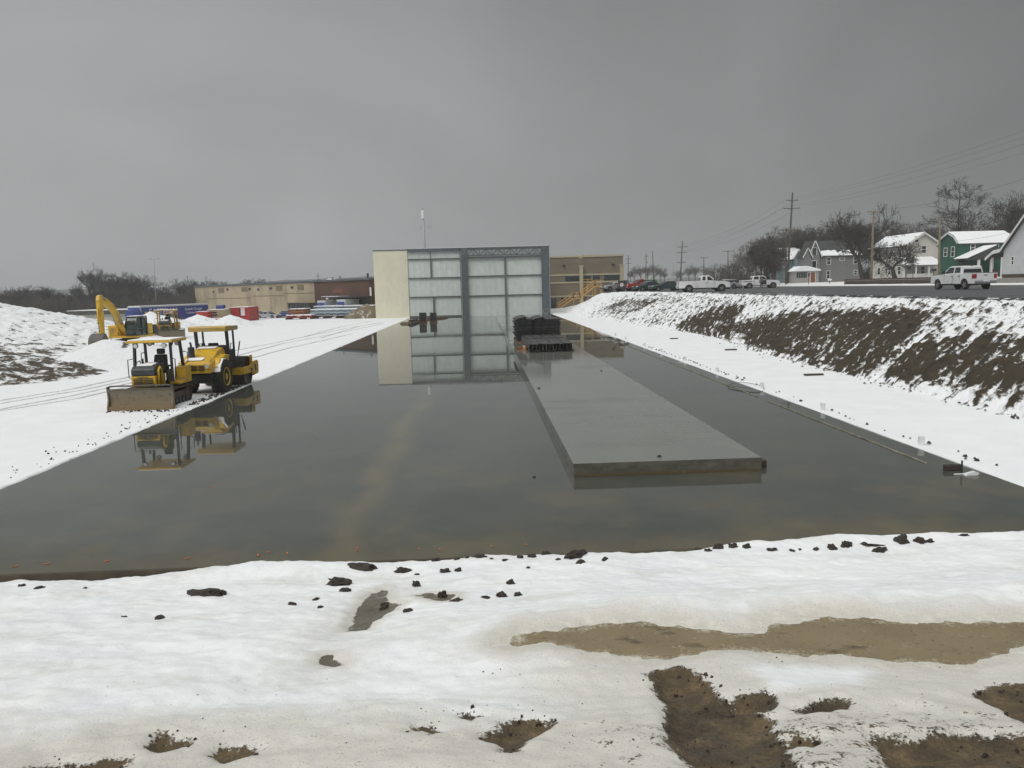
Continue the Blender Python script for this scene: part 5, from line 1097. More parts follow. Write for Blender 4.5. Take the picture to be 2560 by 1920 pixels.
def make_pickup(label, loc, rz, paint='whitep', cab='single', L=5.8, extra=None, group=None, opendoor=False):
    t = thing('pickup_truck', label, 'pickup', loc, rz, group); P = M[paint]; R = .39; W2 = .98; h = L/2
    fx, rx = h-.98, -h+1.18
    ce = {'single': -.45, 'double': -1.25}[cab]          # back of the cab
    up = [(-h, 1.28), (ce-.02, 1.30), (ce+.0, 1.28), (h-1.62, 1.24), (h-.35, 1.16), (h-.06, 1.02), (h, .8)]
    g = MB(); g.prism(arch_profile(up, {'z': .46, 'h': .40, 'w': [(fx, .50), (rx, .50)]}), -W2, W2, wf=lambda x, z: 1-.05*max(0, z-1.0)); body = g.build('body', P, t, bevel=.035)
    g = MB(); g.b2((-h+.09, -W2+.14, 1.02), (ce-.12, W2-.14, 1.325)); g.build('bed_liner', M['blackp'], t)
    g = MB(); g.b2((-h+.25, -W2+.25, 1.328), (ce-.35, W2-.25, 1.34)); 
    # cab
    wy = lambda z: .93-.20*(z-1.25)/.65*.8
    cp = [(ce, 1.25), (h-1.60, 1.23), (h-2.28, 1.83), (h-2.55, 1.90), (ce+.18, 1.90), (ce+.04, 1.82)]
    g = MB(); g.prism(cp, -.93, .93, wf=lambda x, z: wy(z)/.93); cabo = g.build('cab', P, t, bevel=.05, seg=3)
    for sy in (-1, 1):
        wins = [[(h-2.38, 1.36), (h-1.86, 1.34), (h-2.36, 1.78), (h-2.46, 1.80)]] if False else []
        a = ce+.16; f0 = h-1.90
        if cab == 'single': wins = [[(a+.62, 1.33), (f0, 1.31), (h-2.36, 1.78), (a+.62, 1.80)], [(a+.02, 1.35), (a+.42, 1.34), (a+.42, 1.80), (a+.12, 1.78)]]
        else: wins = [[(a+.95, 1.33), (f0, 1.31), (h-2.36, 1.78), (a+.95, 1.80)], [(a+.03, 1.35), (a+.80, 1.34), (a+.80, 1.80), (a+.16, 1.79)]]
        for q in wins:
            g = MB(); glass_panel(g, q, wy, sy, .008); g.build('side_window', M['glassd'], cabo)
        g = MB(); dx0 = a+.60 if cab == 'single' else a+.93
        xs = [dx0-.04, f0-.02] if cab == 'single' else [a+.0, dx0-.07, f0-.02]
        for x in xs: g.b2((x-.008, sy*(W2+.002)-.004, .55), (x+.008, sy*(W2+.002)+.004, 1.24))
        g.build('door_seam', M['darkp'], body)
        for x in ([dx0+.12] if cab == 'single' else [dx0+.1, a+.12]): g = MB(); g.b2((x-.09, sy*W2-.02, 1.06), (x+.09, sy*W2+.03, 1.10)); g.build('door_handle', M['blackp'], body)
        g = MB(); g.b2((f0-.02, sy*.95-.1, 1.32), (f0+.12, sy*.95+.14, 1.52)); g.build('wing_mirror', M['blackp'], t, bevel=.03)
        g = MB(); g.b2((-h-.012, sy*.82-.10, .86), (-h+.22, sy*.82+.168, 1.22)); g.build('tail_light', M['redlens'], t, bevel=.02)
        g = MB(); g.b2((h-.25, sy*.72-.2, .86), (h-.015, sy*.72+.2, 1.06)); g.build('headlight', M['lamp'], t, bevel=.03)
        for x in (fx, rx): g = MB(); g.lathe([(.50, -.012), (.50, .012)], (x, sy*(W2-.10), .40), 'Y', 20); g.build('wheel_well', M['blackp'], t)
    g = MB(); vs = [(h-1.66, -.78, 1.27), (h-1.66, .78, 1.27), (h-2.26, .70, 1.80), (h-2.26, -.70, 1.80)]; off = Vector((.03, 0, .03)); g.add(vs+[tuple(Vector(v)+off) for v in vs], [(0,3,2,1),(4,5,6,7),(0,1,5,4),(1,2,6,5),(2,3,7,6),(3,0,4,7)]); g.build('windscreen', M['glassd'], cabo)
    g = MB(); vs = [(ce+.0, -.76, 1.36), (ce+.0, .76, 1.36), (ce+.09, .68, 1.78), (ce+.09, -.68, 1.78)]; off = Vector((-.03, 0, .01)); g.add(vs+[tuple(Vector(v)+off) for v in vs], [(0,1,2,3),(7,6,5,4),(0,4,5,1),(1,5,6,2),(2,6,7,3),(3,7,4,0)]); g.build('rear_window', M['glassd'], cabo)
    g = MB(); g.b2((ce+.12, -.14, 1.905), (ce+.2, .14, 1.93)); g.build('brake_light', M['redlens'], cabo)
    g = MB(); g.b2((-h-.12, -.9, .55), (-h+.02, .9, .72)); g.build('rear_bumper', M['galv'], t, bevel=.03)
    g = MB(); g.b2((-h-.135, -.26, .60), (-h-.122, .26, .71)); g.build('number_plate', M['white_pl'], t)
    g = MB(); g.b2((-h-.012, -.68, .78), (-h+.0, .68, 1.24)); tg = g.build('tailgate', P, t, bevel=.008)
    g = MB(); g.b2((-h-.03, -.14, 1.10), (-h-.013, .14, 1.15)); g.build('tailgate_handle', M['blackp'], tg)
    g = MB(); g.b2((h-.08, -.95, .5), (h+.08, .95, .72)); g.build('front_bumper', M['galv'], t, bevel=.04)
    g = MB(); g.b2((h-.06, -.48, .78), (h+.012, .48, 1.02)); g.build('grille', M['blackp'], t, bevel=.02)
    g = MB(); g.b2((-h+.4, -.7, .34), (h-.4, .7, .55)); g.build('chassis', M['blackp'], t)
    car_wheels(t, (fx, rx), .84, R, .26)
    if opendoor:
        g = MB(); g.b2((h-2.9, -W2-.004, .56), (h-2.02, -W2+.05, 1.24)); g.build('door_opening', M['blackp'], body)
        q = h-1.98; g = MB(); g.bar((q, -W2, .9), (q+.35, -W2-.72, .9), .06, .66); dr = g.build('open_door', P, t)
        g = MB(); g.bar((q-.05, -W2, 1.50), (q+.28, -W2-.68, 1.50), .03, .42); g.build('door_window', M['glassd'], dr)
        text_mesh('ROADWAY', .24, M['steel_dark'], body, (-h+1.2, -W2-.012, 1.08)) if False else None
        g = MB(); g.b2((-h+.25, -W2-.008, 1.0), (-h+1.55, -W2+.003, 1.10)); g.build('side_stripe', M['steel_dark'], body)
    return t
def make_car(name, label, cat, loc, rz, paint, style='sedan', L=4.7, group=None, snow=True, H=1.45):
    t = thing(name, label, cat, loc, rz, group); P = M[paint]; h = L/2; R = .33; W2 = .88; fx, rx = h-.92, -h+.95
    if style == 'suv': R = .37
    zb, zs = (.30, .92) if style != 'suv' else (.42, 1.08)
    up = [(-h, zs-.18), (-h+.06, zs), (-h*.5, zs+.04), (h*.30, zs+.0), (h-.35, zs-.13), (h-.03, zs-.26), (h, zs-.4)]
    g = MB(); g.prism(arch_profile(up, {'z': zb, 'h': R, 'w': [(fx, R+.09), (rx, R+.09)]}), -W2, W2, wf=lambda x, z: 1-.06*max(0, z-.6)); body = g.build('body', P, t, bevel=.06, seg=3)
    if style == 'sedan': cp = [(-h+.55, zs), (h*.42, zs-.01), (h*.08, H-.06), (-.1, H), (-h*.38, H-.02), (-h*.5, H-.1)]
    else: cp = [(-h+.08, zs), (h*.42, zs-.01), (h*.18, H-.06), (0, H), (-h+.35, H-.03), (-h+.2, H-.1)]
    wy = lambda z: .84-.20*(z-zs)/(H-zs)
    g = MB(); g.prism(cp, -.84, .84, wf=lambda x, z: wy(z)/.84); ca = g.build('cabin', P, t, bevel=.06, seg=3)
    xr = cp[0][0]; xf = cp[1][0]; tr_, tf = cp[5][0], cp[2][0]; zt = H-.1; z0 = zs+.06
    for sy in (-1, 1):
        fr = lambda u, z: (xr+(tr_-xr)*(z-zs)/(H-zs-.06))*(1-u)+(xf+(tf-xf)*(z-zs)/(H-zs-.06))*u
        for a, b in ((.10, .46), (.50, .88)):
            g = MB(); glass_panel(g, [(fr(a, z0), z0), (fr(b, z0), z0), (fr(b, zt), zt), (fr(a, zt), zt)], wy, sy, .008); g.build('side_window', M['glassd'], ca)
        g = MB(); g.b2((h-.28, sy*.62-.18, zs-.28), (h-.02, sy*.62+.18, zs-.14)); g.build('headlight', M['lamp'], t, bevel=.03)
        g = MB(); g.b2((-h-.01, sy*.66-.16, zs-.22), (-h+.12, sy*.66+.18, zs-.05)); g.build('tail_light', M['redlens'], t, bevel=.02)
        g = MB(); g.b2((xf-.35, sy*.9-.05, zs+.03), (xf-.22, sy*.9+.13, zs+.17)); g.build('wing_mirror', P, t, bevel=.03)
        for x in (fx, rx): g = MB(); g.lathe([(R+.09, -.01), (R+.09, .01)], (x, sy*(W2-.1), R), 'Y', 18); g.build('wheel_well', M['blackp'], t)
    def pane(x0, x1, nm, sg):
        g = MB(); vs = [(x0, -.70, zs+.05), (x0, .70, zs+.05), (x1, .60, H-.09), (x1, -.60, H-.09)]; off = Vector((.03*sg, 0, .025)); w8 = vs+[tuple(Vector(v)+off) for v in vs]
        g.add(w8, [(0,3,2,1),(4,5,6,7),(0,1,5,4),(1,2,6,5),(2,3,7,6),(3,0,4,7)]); g.build(nm, M['glassd'], ca)
    pane(xf-.06, tf+.02, 'windscreen', 1); pane(xr+.03, tr_+.0, 'rear_window', -1)
    g = MB(); g.b2((h-.1, -.8, zb+.02), (h+.04, .8, zb+.22)); g.build('front_bumper', M['darkp'], t, bevel=.05)
    g = MB(); g.b2((h-.05, -.35, zs-.30), (h+.015, .35, zs-.18)); g.build('grille', M['blackp'], t)
    car_wheels(t, (fx, rx), .77, R, .2)
    if snow:
        g = MB(); g.b2((cp[4][0]+.1, -.52, H-.004), (cp[3][0]-.1, .52, H+.03)); g.build('snow_cap', M['snow'], t, bevel=.012)
    return t
zt5 = lambda x, y: (1640+x*.14467, 640+y*.14467)
p = D(1751, 728, 93); make_pickup('white single cab pickup parked nearest the embankment edge', (p.x+.3, 93, ZR), R_(-4), 'whitep', 'single', 6.0)
p = D(1898, 717, 119); make_pickup('white double cab pickup with an open door parked by the bare trees', (p.x, 119, ZR), R_(-6), 'whitep', 'double', 5.7, opendoor=True)
p = D(2424, 724, 62.5); make_pickup('white crew cab pickup driving away on the street, seen from behind', (p.x, 63.5, ZR), R_(91), 'whitep', 'double', 5.75)
G5 = 'cars parked in a row above the embankment'
p = D(1668, 729, 116); make_car('parked_car', 'dark green sedan parked against the white single cab pickup', 'car', (p.x, 117, ZR), R_(190), 'greenp', 'sedan', 4.9, G5)
p = D(1622, 729, 121); make_car('parked_car', 'green car second from the white pickup, nose to the bank', 'car', (p.x, 122.5, ZR), R_(202), 'greenp', 'sedan', 4.6, G5, H=1.5)
p = D(1602, 727, 127); make_pickup('red pickup parked between the green car and grey car', (p.x, 127.5, ZR), R_(192), 'redp', 'single', 5.2, group=G5)
p = D(1562, 728, 128); t = make_car('parked_car', 'dark off roader with a white spare wheel beside the red pickup', 'car', (p.x, 128.5, ZR), R_(70), 'darkp', 'suv', 4.0, G5, H=1.8)
g = MB(); g.lathe([(.36, -.1), (.36, .1)], (-2.14, 0, 1.05), 'X', 18); sw = g.build('spare_wheel', M['rubber'], t)
g = MB(); g.lathe([(.30, -.02), (.30, .0)], (-2.25, 0, 1.05), 'X', 18); sc = g.build('wheel_cover', M['white_pl'], sw)
g = MB(); g.lathe([(.10, -.02), (.10, .0)], (-2.275, 0, 1.05), 'X', 12); g.build('emblem', M['redp'], sc)
p = D(1538, 725, 131); make_car('parked_car', 'silver grey hatchback at the far left end of the parked row', 'car', (p.x, 132, ZR), R_(200), 'silverp', 'suv', 4.3, G5, H=1.5)
p = D(1634, 722, 136); make_car('parked_car', 'bright green sport utility car behind the red pickup', 'car', (p.x, 137, ZR), R_(10), 'greenb', 'suv', 4.6, G5, H=1.85)
p = D(1829, 722, 118); make_car('parked_car', 'grey green sedan with a snowy bonnet between two white pickups', 'car', (p.x, 122, ZR), R_(195), 'silverp', 'sedan', 4.6, None)
p = D(1846, 721, 122); make_car('parked_car', 'dark teal sedan tucked behind the open door pickup', 'car', (p.x, 126, ZR), R_(188), 'greenp', 'sedan', 4.5, None)
p = D(1895, 700, 140)
# cars by the warehouse on the left
p = D(668, 796, 150); make_car('parked_car', 'silver sedan parked by the tan warehouse wall', 'car', (p.x, 151, -.1), R_(-25), 'silverp', 'sedan', 4.9, None)
p = D(636, 797, 152); make_car('parked_car', 'dark maroon car half hidden left of the silver sedan', 'car', (p.x, 153.5, -.1), R_(-100), 'darkp', 'sedan', 4.5, None)
p = D(709, 793, 152); make_car('parked_car', 'small blue car between silver sedan and orange steel', 'car', (p.x, 153, -.1), R_(-80), 'blue', 'sedan', 4.3, None)
p = D(627, 795, 158); t = thing('site_barrier', 'orange site barrier behind the maroon car by the warehouse', 'barrier', (p.x, 158, 0))
g = MB(); g.b2((-1.6, -.2, .9), (1.6, .2, 2.2)); g.build('panel', M['orange'], t, bevel=.05); g = MB(); g.b2((-1.5, -.4, 0), (-1.3, .4, .898)); g.build('leg', M['steel_dark'], t); g = MB(); g.b2((1.3, -.4, 0), (1.5, .4, .898)); g.build('leg', M['steel_dark'], t)
# ---- person beside the open pickup door
def make_person(label, loc, rz):
    t = thing('person', label, 'person', loc, rz)
    J = {'pel': ((0, 0, .95), .15), 'wst': ((.0, 0, 1.10), .145), 'chs': ((.02, 0, 1.32), .17), 'nck': ((.02, 0, 1.47), .06), 'hdb': ((.04, 0, 1.56), .085), 'hdt': ((.04, 0, 1.68), .09),
         'hl': ((0, .10, .90), .10), 'kl': ((.03, .11, .50), .068), 'al': ((-.02, .12, .09), .05), 'tl': ((.14, .13, .04), .04), 'hr': ((0, -.10, .90), .10), 'kr': ((.02, -.11, .50), .068), 'ar': ((.0, -.12, .09), .05), 'tr': ((.16, -.13, .04), .04),
         'sl': ((0, .19, 1.38), .075), 'el': ((-.03, .25, 1.10), .052), 'wl': ((.12, .24, .92), .036), 'ml': ((.19, .23, .86), .036), 'sr': ((0, -.19, 1.38), .075), 'er': ((-.03, -.25, 1.10), .052), 'wr': ((.12, -.22, .95), .036), 'mr': ((.20, -.21, .90), .036)}
    E_ = [('pel','wst'),('wst','chs'),('chs','nck'),('nck','hdb'),('hdb','hdt'),('pel','hl'),('hl','kl'),('kl','al'),('al','tl'),('pel','hr'),('hr','kr'),('kr','ar'),('ar','tr'),('chs','sl'),('sl','el'),('el','wl'),('wl','ml'),('chs','sr'),('sr','er'),('er','wr'),('wr','mr')]
    for sd, y in (('l', 1), ('r', -1)):
        m = J['m'+sd][0]
        for k in range(5):
            off = (.07, (k-2)*.017*1.2, -.05-.01*(2-abs(k-2))) if k else (.02, -y*.04, -.045)
            J['f'+sd+str(k)] = ((m[0]+off[0], m[1]+off[1], m[2]+off[2]), .009); E_.append(('m'+sd, 'f'+sd+str(k)))
    ks = list(J); me = bpy.data.meshes.new('body'); me.from_pydata([J[k][0] for k in ks], [(ks.index(a), ks.index(b)) for a, b in E_], []); 
    o = bpy.data.objects.new('body', me); COL.objects.link(o); o.parent = t
    md = o.modifiers.new('skin', 'SKIN'); 
    if not me.skin_vertices: me.skin_vertices.new()
    for i, k in enumerate(ks): r = J[k][1]; me.skin_vertices[0].data[i].radius = (r, r); me.skin_vertices[0].data[i].use_root = (k == 'pel')
    s = o.modifiers.new('sub', 'SUBSURF'); s.levels = s.render_levels = 2
    m, N, L, b = NT('dressed_body'); tc = N.new('ShaderNodeTexCoord').outputs['Object']; sp = N.new('ShaderNodeSeparateXYZ'); L.new(tc, sp.inputs[0])
    c = mixc(N, L, rng(N, L, sp.outputs[2], .925, .935), (.016, .016, .02), (.13, .12, .13)); c = mixc(N, L, rng(N, L, sp.outputs[2], 1.475, 1.485), c, (.42, .25, .18))
    L.new(c, b.inputs['Base Color']); b.inputs['Roughness'].default_value = .8; me.materials.append(m)
    g = MB(); 
    for k in range(7): a = math.pi*k/6
    g.lathe([(.10, 0), (.108, .05), (.095, .10), (.05, .135), (.01, .145)], (.03, 0, 1.62), 'Z', 14); g.build('hair', M['hair'], t, smooth=True)
    g = MB(); g.lathe([(.005, 0), (.018, .02), (.02, .04)], (.125, 0, 1.605), 'Z', 8); g.build('nose', M['skin'], t, smooth=True)
    return t
p = D(1906.5, 717, 116.2); make_person('person in a grey jacket and dark trousers standing by the open pickup door', (p.x+.1, 117.0, ZR), R_(85))
# ------------------------------------------------------------------ houses along the street
SID = {}
def siding(name, col):
    if name not in SID: SID[name] = ribbed(name, col, 'Z', .2, .6, .03, .7, .07, lines=True)
    return SID[name]
M['shingle'] = mat('dark_roof_shingles', (.05, .05, .052), .85, var=.25, scale=2)
M['trim'] = mat('white_house_trim', (.66, .66, .64), .6, var=.06)
SNOW_T = .09
class House:
    def __init__(s, label, pxl, pxr, pyb, pye, pyr, Y, depth, ridge, wallm, name='house', cat='house', snow=True, ov=.4, gx=None, gambrel=False, zbase=None):
        a = D(pxl, pyb, Y); b = D(pxr, pyb, Y); s.Y = Y; s.x0 = a.x; s.w = b.x-a.x; s.d = depth; z0 = zbase if zbase is not None else (a.z+b.z)/2; s.z0 = z0
        xm = (pxl+pxr)/2; s.e = D(xm, pye, Y).z-z0; s.r = D(xm, pyr, Y+(depth/2 if ridge == 'x' else 0)).z-z0; s.ridge = ridge
        s.t = thing(name, label, cat, (a.x, Y, z0)); s.wm = wallm
        e, r, w_, d = s.e, s.r, s.w, depth; g = MB()
        if ridge == 'x': prof_ = [(0, -1.2), (d, -1.2), (d, e), (d/2, r), (0, e)] if not gambrel else [(0, -1.2), (d, -1.2), (d, e), (d*.80, e+(r-e)*.62), (d/2, r), (d*.20, e+(r-e)*.62), (0, e)]
        else: prof_ = [(0, -1.2), (w_, -1.2), (w_, e), (w_/2, r), (0, e)]
        s.prof = prof_
        if ridge == 'x':
            n = len(prof_); vs = [(0, y, z) for y, z in prof_]+[(w_, y, z) for y, z in prof_]
            g.add(vs, [tuple(range(n))[::-1], tuple(range(n, 2*n))]+[(i, (i+1) % n, n+(i+1) % n, n+i) for i in range(n)])
        else: g.prism(prof_, 0, d)
        s.wall = g.build('wall', wallm, s.t)
        top = prof_[2:]                                   # roof line from back/right eave over the ridge
        def shell(o0, o1, ovh):
            L = []
            P = list(top); 
            ext = []
            for i, (u, z) in enumerate(P):
                if i == 0: q = P[1]; k = ovh/max(.01, math.hypot(u-q[0], z-q[1])); ext.append((u+(u-q[0])*k, z+(z-q[1])*k))
                elif i == len(P)-1: q = P[i-1]; k = ovh/max(.01, math.hypot(u-q[0], z-q[1])); ext.append((u+(u-q[0])*k, z+(z-q[1])*k))
                else: ext.append((u, z))
            lo = [(u, z+o0) for u, z in ext]; hi = [(u, z+o1) for u, z in ext]; return lo+hi[::-1]
        def roof(o0, o1, ovh, nm, mt, par, ends):
            pr = shell(o0, o1, ovh); g = MB(); n = len(pr)
            if ridge == 'x':
                vs = [(-ends, y, z) for y, z in pr]+[(w_+ends, y, z) for y, z in pr]; g.add(vs, [tuple(range(n)), tuple(range(2*n-1, n-1, -1))]+[((i+1) % n, i, n+i, n+(i+1) % n) for i in range(n)])
            else: g.prism(pr[::-1], -ends, d+ends)
            return g.build(nm, mt, par)
        s.roof = roof(.01, .16, ov, 'roof', M['shingle'], s.t, ov*.8)
        if snow is True: roof(.163, .163+SNOW_T, ov-.06, 'snow_cap', M['snow'], s.roof, ov*.8-.06)
        elif snow == 'eave' and ridge == 'x':
            g = MB(); rs = random.Random(5); n = 14
            for i in range(n):
                u = .06+.10*rs.random(); y = u*d; z = e+(r-e)*2*u; g.prism([(-.35+0, e-.12+.17), (y, z+.17), (y, z+.26), (-.35, e-.12+.27)], 0, 1) if False else None
                q = [(w_*i/n, -.38, e+.02), (w_*(i+1)/n, -.38, e+.02), (w_*(i+1)/n, y, z+.17), (w_*i/n, y, z+.17)]; off = Vector((0, -.02, .10)); vs = q+[tuple(Vector(v)+off) for v in q]
                g.add(vs, [(0,3,2,1),(4,5,6,7),(0,1,5,4),(1,2,6,5),(2,3,7,6),(3,0,4,7)])
            g.build('snow_cap', M['snow'], s.roof)
        # barge boards on the visible gable
        g = MB()
        for (u0, z0_), (u1, z1_) in zip(top[:-1], top[1:]):
            if ridge == 'x': g.bar((-ov*.8-.03, u0, z0_), (-ov*.8-.03, u1, z1_), .06, .24)
            else: g.bar((u0, -ov*.8-.03, z0_), (u1, -ov*.8-.03, z1_), .06, .24)
        g.build('barge_board', M['trim'], s.roof)
    def px_s(s, px, py): p = D(px, py, s.Y); return p.x-s.x0, p.z-s.z0
    def win(s, face, u0, u1, z0, z1, name='window', gm='glassd', fm='trim', mull=True):
        f = MB(); g = MB(); t = .11; th = .06
        def q(mb, a0, a1, b0, b1, o0, o1):
            if face == 's': mb.b2((a0, -o1, b0), (a1, -o0, b1))
            else: mb.b2((-o1, a0, b0), (-o0, a1, b1))
        q(g, u0, u1, z0, z1, .004, .03); w_ = g.build(name, M[gm], s.t)
        q(f, u0-t, u0, z0-t, z1+t, .003, th); q(f, u1, u1+t, z0-t, z1+t, .003, th); q(f, u0, u1, z1, z1+t, .003, th); q(f, u0, u1, z0-t, z0, .003, th)
        if mull and name == 'window': zm = (z0+z1)/2; q(f, u0, u1, zm-.04, zm+.04, .031, th-.005)
        f.build('frame', M[fm], w_); return w_
    def win_px(s, x0, x1, y0, y1, **k): a = s.px_s(x0, y1); b = s.px_s(x1, y0); return s.win('s', a[0], b[0], a[1], b[1], **k)
z6 = lambda x, y: (1860+x*.31646, 420+y*.31646)
z8 = lambda x, y: (1860+x*.15371, 560+y*.15371)
z9 = lambda x, y: (2140+x*.18987, 560+y*.18987)
# grey house
gh = House('grey two storey house with dark roof, tall narrow windows and a brown door', 2049, 2152, 707, 639, 603, 160, 9, 'x', siding('grey_siding', (.19, .185, .19)), snow='eave')
for x0, x1, y0, y1 in ((1350,1405,545,655),(1560,1630,545,588),(1785,1840,535,645),(1345,1392,765,885),(1790,1835,755,825)):
    a = z8(x0, y0); b = z8(x1, y1); gh.win_px(a[0], b[0], a[1], b[1])
def wing(H, px0, px1, pyb, pye, pyr, dy, depth, wm, nm='gable_wing', snow=False):
    Y = H.Y-dy; a = D(px0, pyb, Y); b = D(px1, pyb, Y); e = D((px0+px1)/2, pye, Y).z-H.z0; r = D((px0+px1)/2, pyr, Y).z-H.z0; w_ = b.x-a.x; ox = a.x-H.x0
    g = MB(); g.prism([(ox, -1), (ox+w_, -1), (ox+w_, e), (ox+w_/2, r), (ox, e)], -dy, -dy+depth); W_ = g.build(nm, wm, H.t)
    pr = [(ox-.3, e-.25), (ox+w_/2, r+.02), (ox+w_+.3, e-.25), (ox+w_+.3, e-.10), (ox+w_/2, r+.18), (ox-.3, e-.10)]
    g = MB(); g.prism(pr, -dy-.3, -dy+depth); rf = g.build('wing_roof', M['snow'] if snow else M['shingle'], W_)
    g = MB(); g.bar((ox-.3, -dy-.33, e-.2), (ox+w_/2, -dy-.33, r+.08), .05, .2); g.bar((ox+w_/2, -dy-.33, r+.08), (ox+w_+.3, -dy-.33, e-.2), .05, .2); g.build('barge_board', M['trim'], W_)
    return ox, w_, e, r, -dy
ox, w_, e, r, yy = wing(gh, 2021, 2048.5, 707, 640, 603, 1.5, 5, siding('grey_siding', (.19, .185, .19)))
for z0_, z1_ in ((e-2.6, e-1.0), (e+.3, e+1.6)):
    g = MB(); g.b2((ox+w_*.30, yy-.05, z0_), (ox+w_*.66, yy+.02, z1_)); wn = g.build('window', M['glassd'], gh.t)
    g = MB(); g.b2((ox+w_*.30-.12, yy-.06, z0_-.12), (ox+w_*.30, yy-.003, z1_+.12)); g.b2((ox+w_*.66, yy-.06, z0_-.12), (ox+w_*.66+.12, yy-.003, z1_+.12)); g.b2((ox+w_*.30, yy-.06, z1_), (ox+w_*.66, yy-.003, z1_+.12)); g.build('frame', M['trim'], wn)
wing(gh, 2008, 2026, 707, 642, 621, 2.6, 3, siding('grey_siding', (.19, .185, .19)), 'bay')
# sun porch of the grey house
Yp = gh.Y-5; a = D(1988, 710, Yp); b = D(2046, 710, Yp); zt_ = D(2015, 677, Yp).z
px_ = lambda x: D(x, 700, Yp).x-gh.x0
g = MB(); g.b2((a.x-gh.x0, -5, -1), (b.x-gh.x0, -1.6, zt_-gh.z0)); sp = g.build('sun_porch', siding('pale_siding', (.34, .33, .32)), gh.t)
g = MB(); g.prism([(a.x-gh.x0-.5, zt_-gh.z0-.05), (b.x-gh.x0+.4, zt_-gh.z0-.05), (b.x-gh.x0+.2, zt_-gh.z0+.25), (b.x-gh.x0-2.4, zt_-gh.z0+.95), (a.x-gh.x0+1, zt_-gh.z0+.95)], -5.4, -1.5); g.build('porch_roof', M['snow'], sp, bevel=.04)
for x0, x1 in ((1991.5,1995.5),(1997,2001),(2002.5,2006.5),(2008,2012),(2013,2016)):
    g = MB(); g.b2((px_(x0), -5.05, 1.2), (px_(x1), -4.98, 2.3)); g.build('pane', M['glassd'], sp)
g = MB(); g.b2((px_(2026), -5.06, .1), (px_(2037.5), -4.98, 2.25)); dr = g.build('door', mat('brown_door', (.22, .075, .03), .6), sp)
g = MB(); g.b2((px_(2024.3), -5.08, -.1), (px_(2025.9), -4.99, 2.4)); g.b2((px_(2037.6), -5.08, -.1), (px_(2039.2), -4.99, 2.4)); g.b2((px_(2025.9), -5.08, 2.26), (px_(2037.6), -4.99, 2.4)); g.build('door_frame', M['trim'], dr)
# teal house behind
th_ = House('blue grey house with a snowy roof half behind bare trees, left of the grey house', 1945, 2006, 709, 649, 622, 185, 9, 'x', siding('teal_siding', (.16, .22, .23)))
for x0, x1 in ((640,665),(935,962)): a = z8(x0, 610); b = z8(x1, 690); th_.win_px(a[0], b[0], a[1], b[1])
wing(th_, 1984, 2005, 709, 645, 624, 1.2, 4, siding('teal_siding', (.16, .22, .23)), snow=True)
# white gabled house
wh_ = House('white house with a wide front gable, dark attic window and snowy porch roof', 2262, 2347, 697, 612, 583, 142, 13, 'y', siding('white_siding', (.56, .55, .50)), snow=True, ov=.55)
for x0, x1, y0, y1 in ((775,822,165,238),(868,920,290,380)): a = z9(x0, y0); b = z9(x1, y1); wh_.win_px(a[0], b[0], a[1], b[1], fm='trim')
for u in (1.5, 5, 9): wh_.win('w', u, u+.9, 1.0, 2.3); wh_.win('w', u, u+.9, 3.8, 5.0)
Yq = wh_.Y-3; pz = D(2300, 665, Yq).z-wh_.z0; qx = lambda x: D(x, 680, Yq).x-wh_.x0
g = MB(); vs = [(qx(2255), -3.3, pz), (qx(2362), -3.3, pz), (qx(2352), -.02, pz+1.5), (qx(2270), -.02, pz+1.5)]; off = Vector((0, 0, .14)); g.add(vs+[tuple(Vector(v)+off) for v in vs], [(0,3,2,1),(4,5,6,7),(0,1,5,4),(1,2,6,5),(2,3,7,6),(3,0,4,7)]); pr = g.build('porch_roof', M['shingle'], wh_.t)
g = MB(); vs = [tuple(Vector(v)+Vector((0, 0, .143))) for v in vs]; off = Vector((0, 0, .1)); g.add(vs+[tuple(Vector(v)+off) for v in vs], [(0,3,2,1),(4,5,6,7),(0,1,5,4),(1,2,6,5),(2,3,7,6),(3,0,4,7)]); g.build('snow_cap', M['snow'], pr)
for x in (2260, 2290, 2322, 2357): g = MB(); g.b2((qx(x)-.12, -3.1, -.3), (qx(x)+.12, -2.86, pz-.005)); g.build('porch_post', M['trim'], wh_.t)
g = MB(); g.b2((qx(2268), -3.0, -1), (qx(2333), -2.85, .95)); g.build('porch_wall', siding('white_siding', (.56, .55, .50)), wh_.t)
g = MB(); g.b2((qx(2256), -3.2, -1.2), (qx(2360), -.02, -.25)); g.build('porch_base', M['concrete_curb'], wh_.t)
wh_.win('s', qx(2308), qx(2318), .9, 2.2); wh_.win('s', qx(2325), qx(2334), .7, 2.2, fm='trim')
g = MB(); x_ = wh_.w-1.6; g.b2((x_+1.62, 1, 2.9), (x_+2.5, 2.2, 6.0)); g.build('chimney', M['brick'], wh_.t)
# green gambrel house
gr = House('dark green gambrel house with a snow covered roof and white trimmed windows', 2394, 2528, 698, 607, 581, 125, 5.6, 'x', siding('green_siding', (.012, .085, .055)), gambrel=True, ov=.35)
for x0, x1, y0, y1 in ((1510,1562,272,352),(1828,1872,270,340)): a = z9(x0, y0); b = z9(x1, y1); gr.win_px(a[0], b[0], a[1], b[1])
gr.win('w', 1.2, 2.0, gr.e-2.0, gr.e-.5); gr.win('w', 3.2, 4.0, gr.e-1.9, gr.e-.6)
Yq = gr.Y-3.2; qx = lambda x: D(x, 680, Yq).x-gr.x0; qz = lambda y: D(2460, y, Yq).z-gr.z0
zg = qz(647)
g = MB(); g.prism([(qx(2420)-.3, zg-.1), (qx(2520), zg-.1), (qx(2520), zg+.2), (qx(2486), zg+2.05), (qx(2420), zg+.1)], -3.4, .0); pr = g.build('porch_roof', M['shingle'], gr.t)
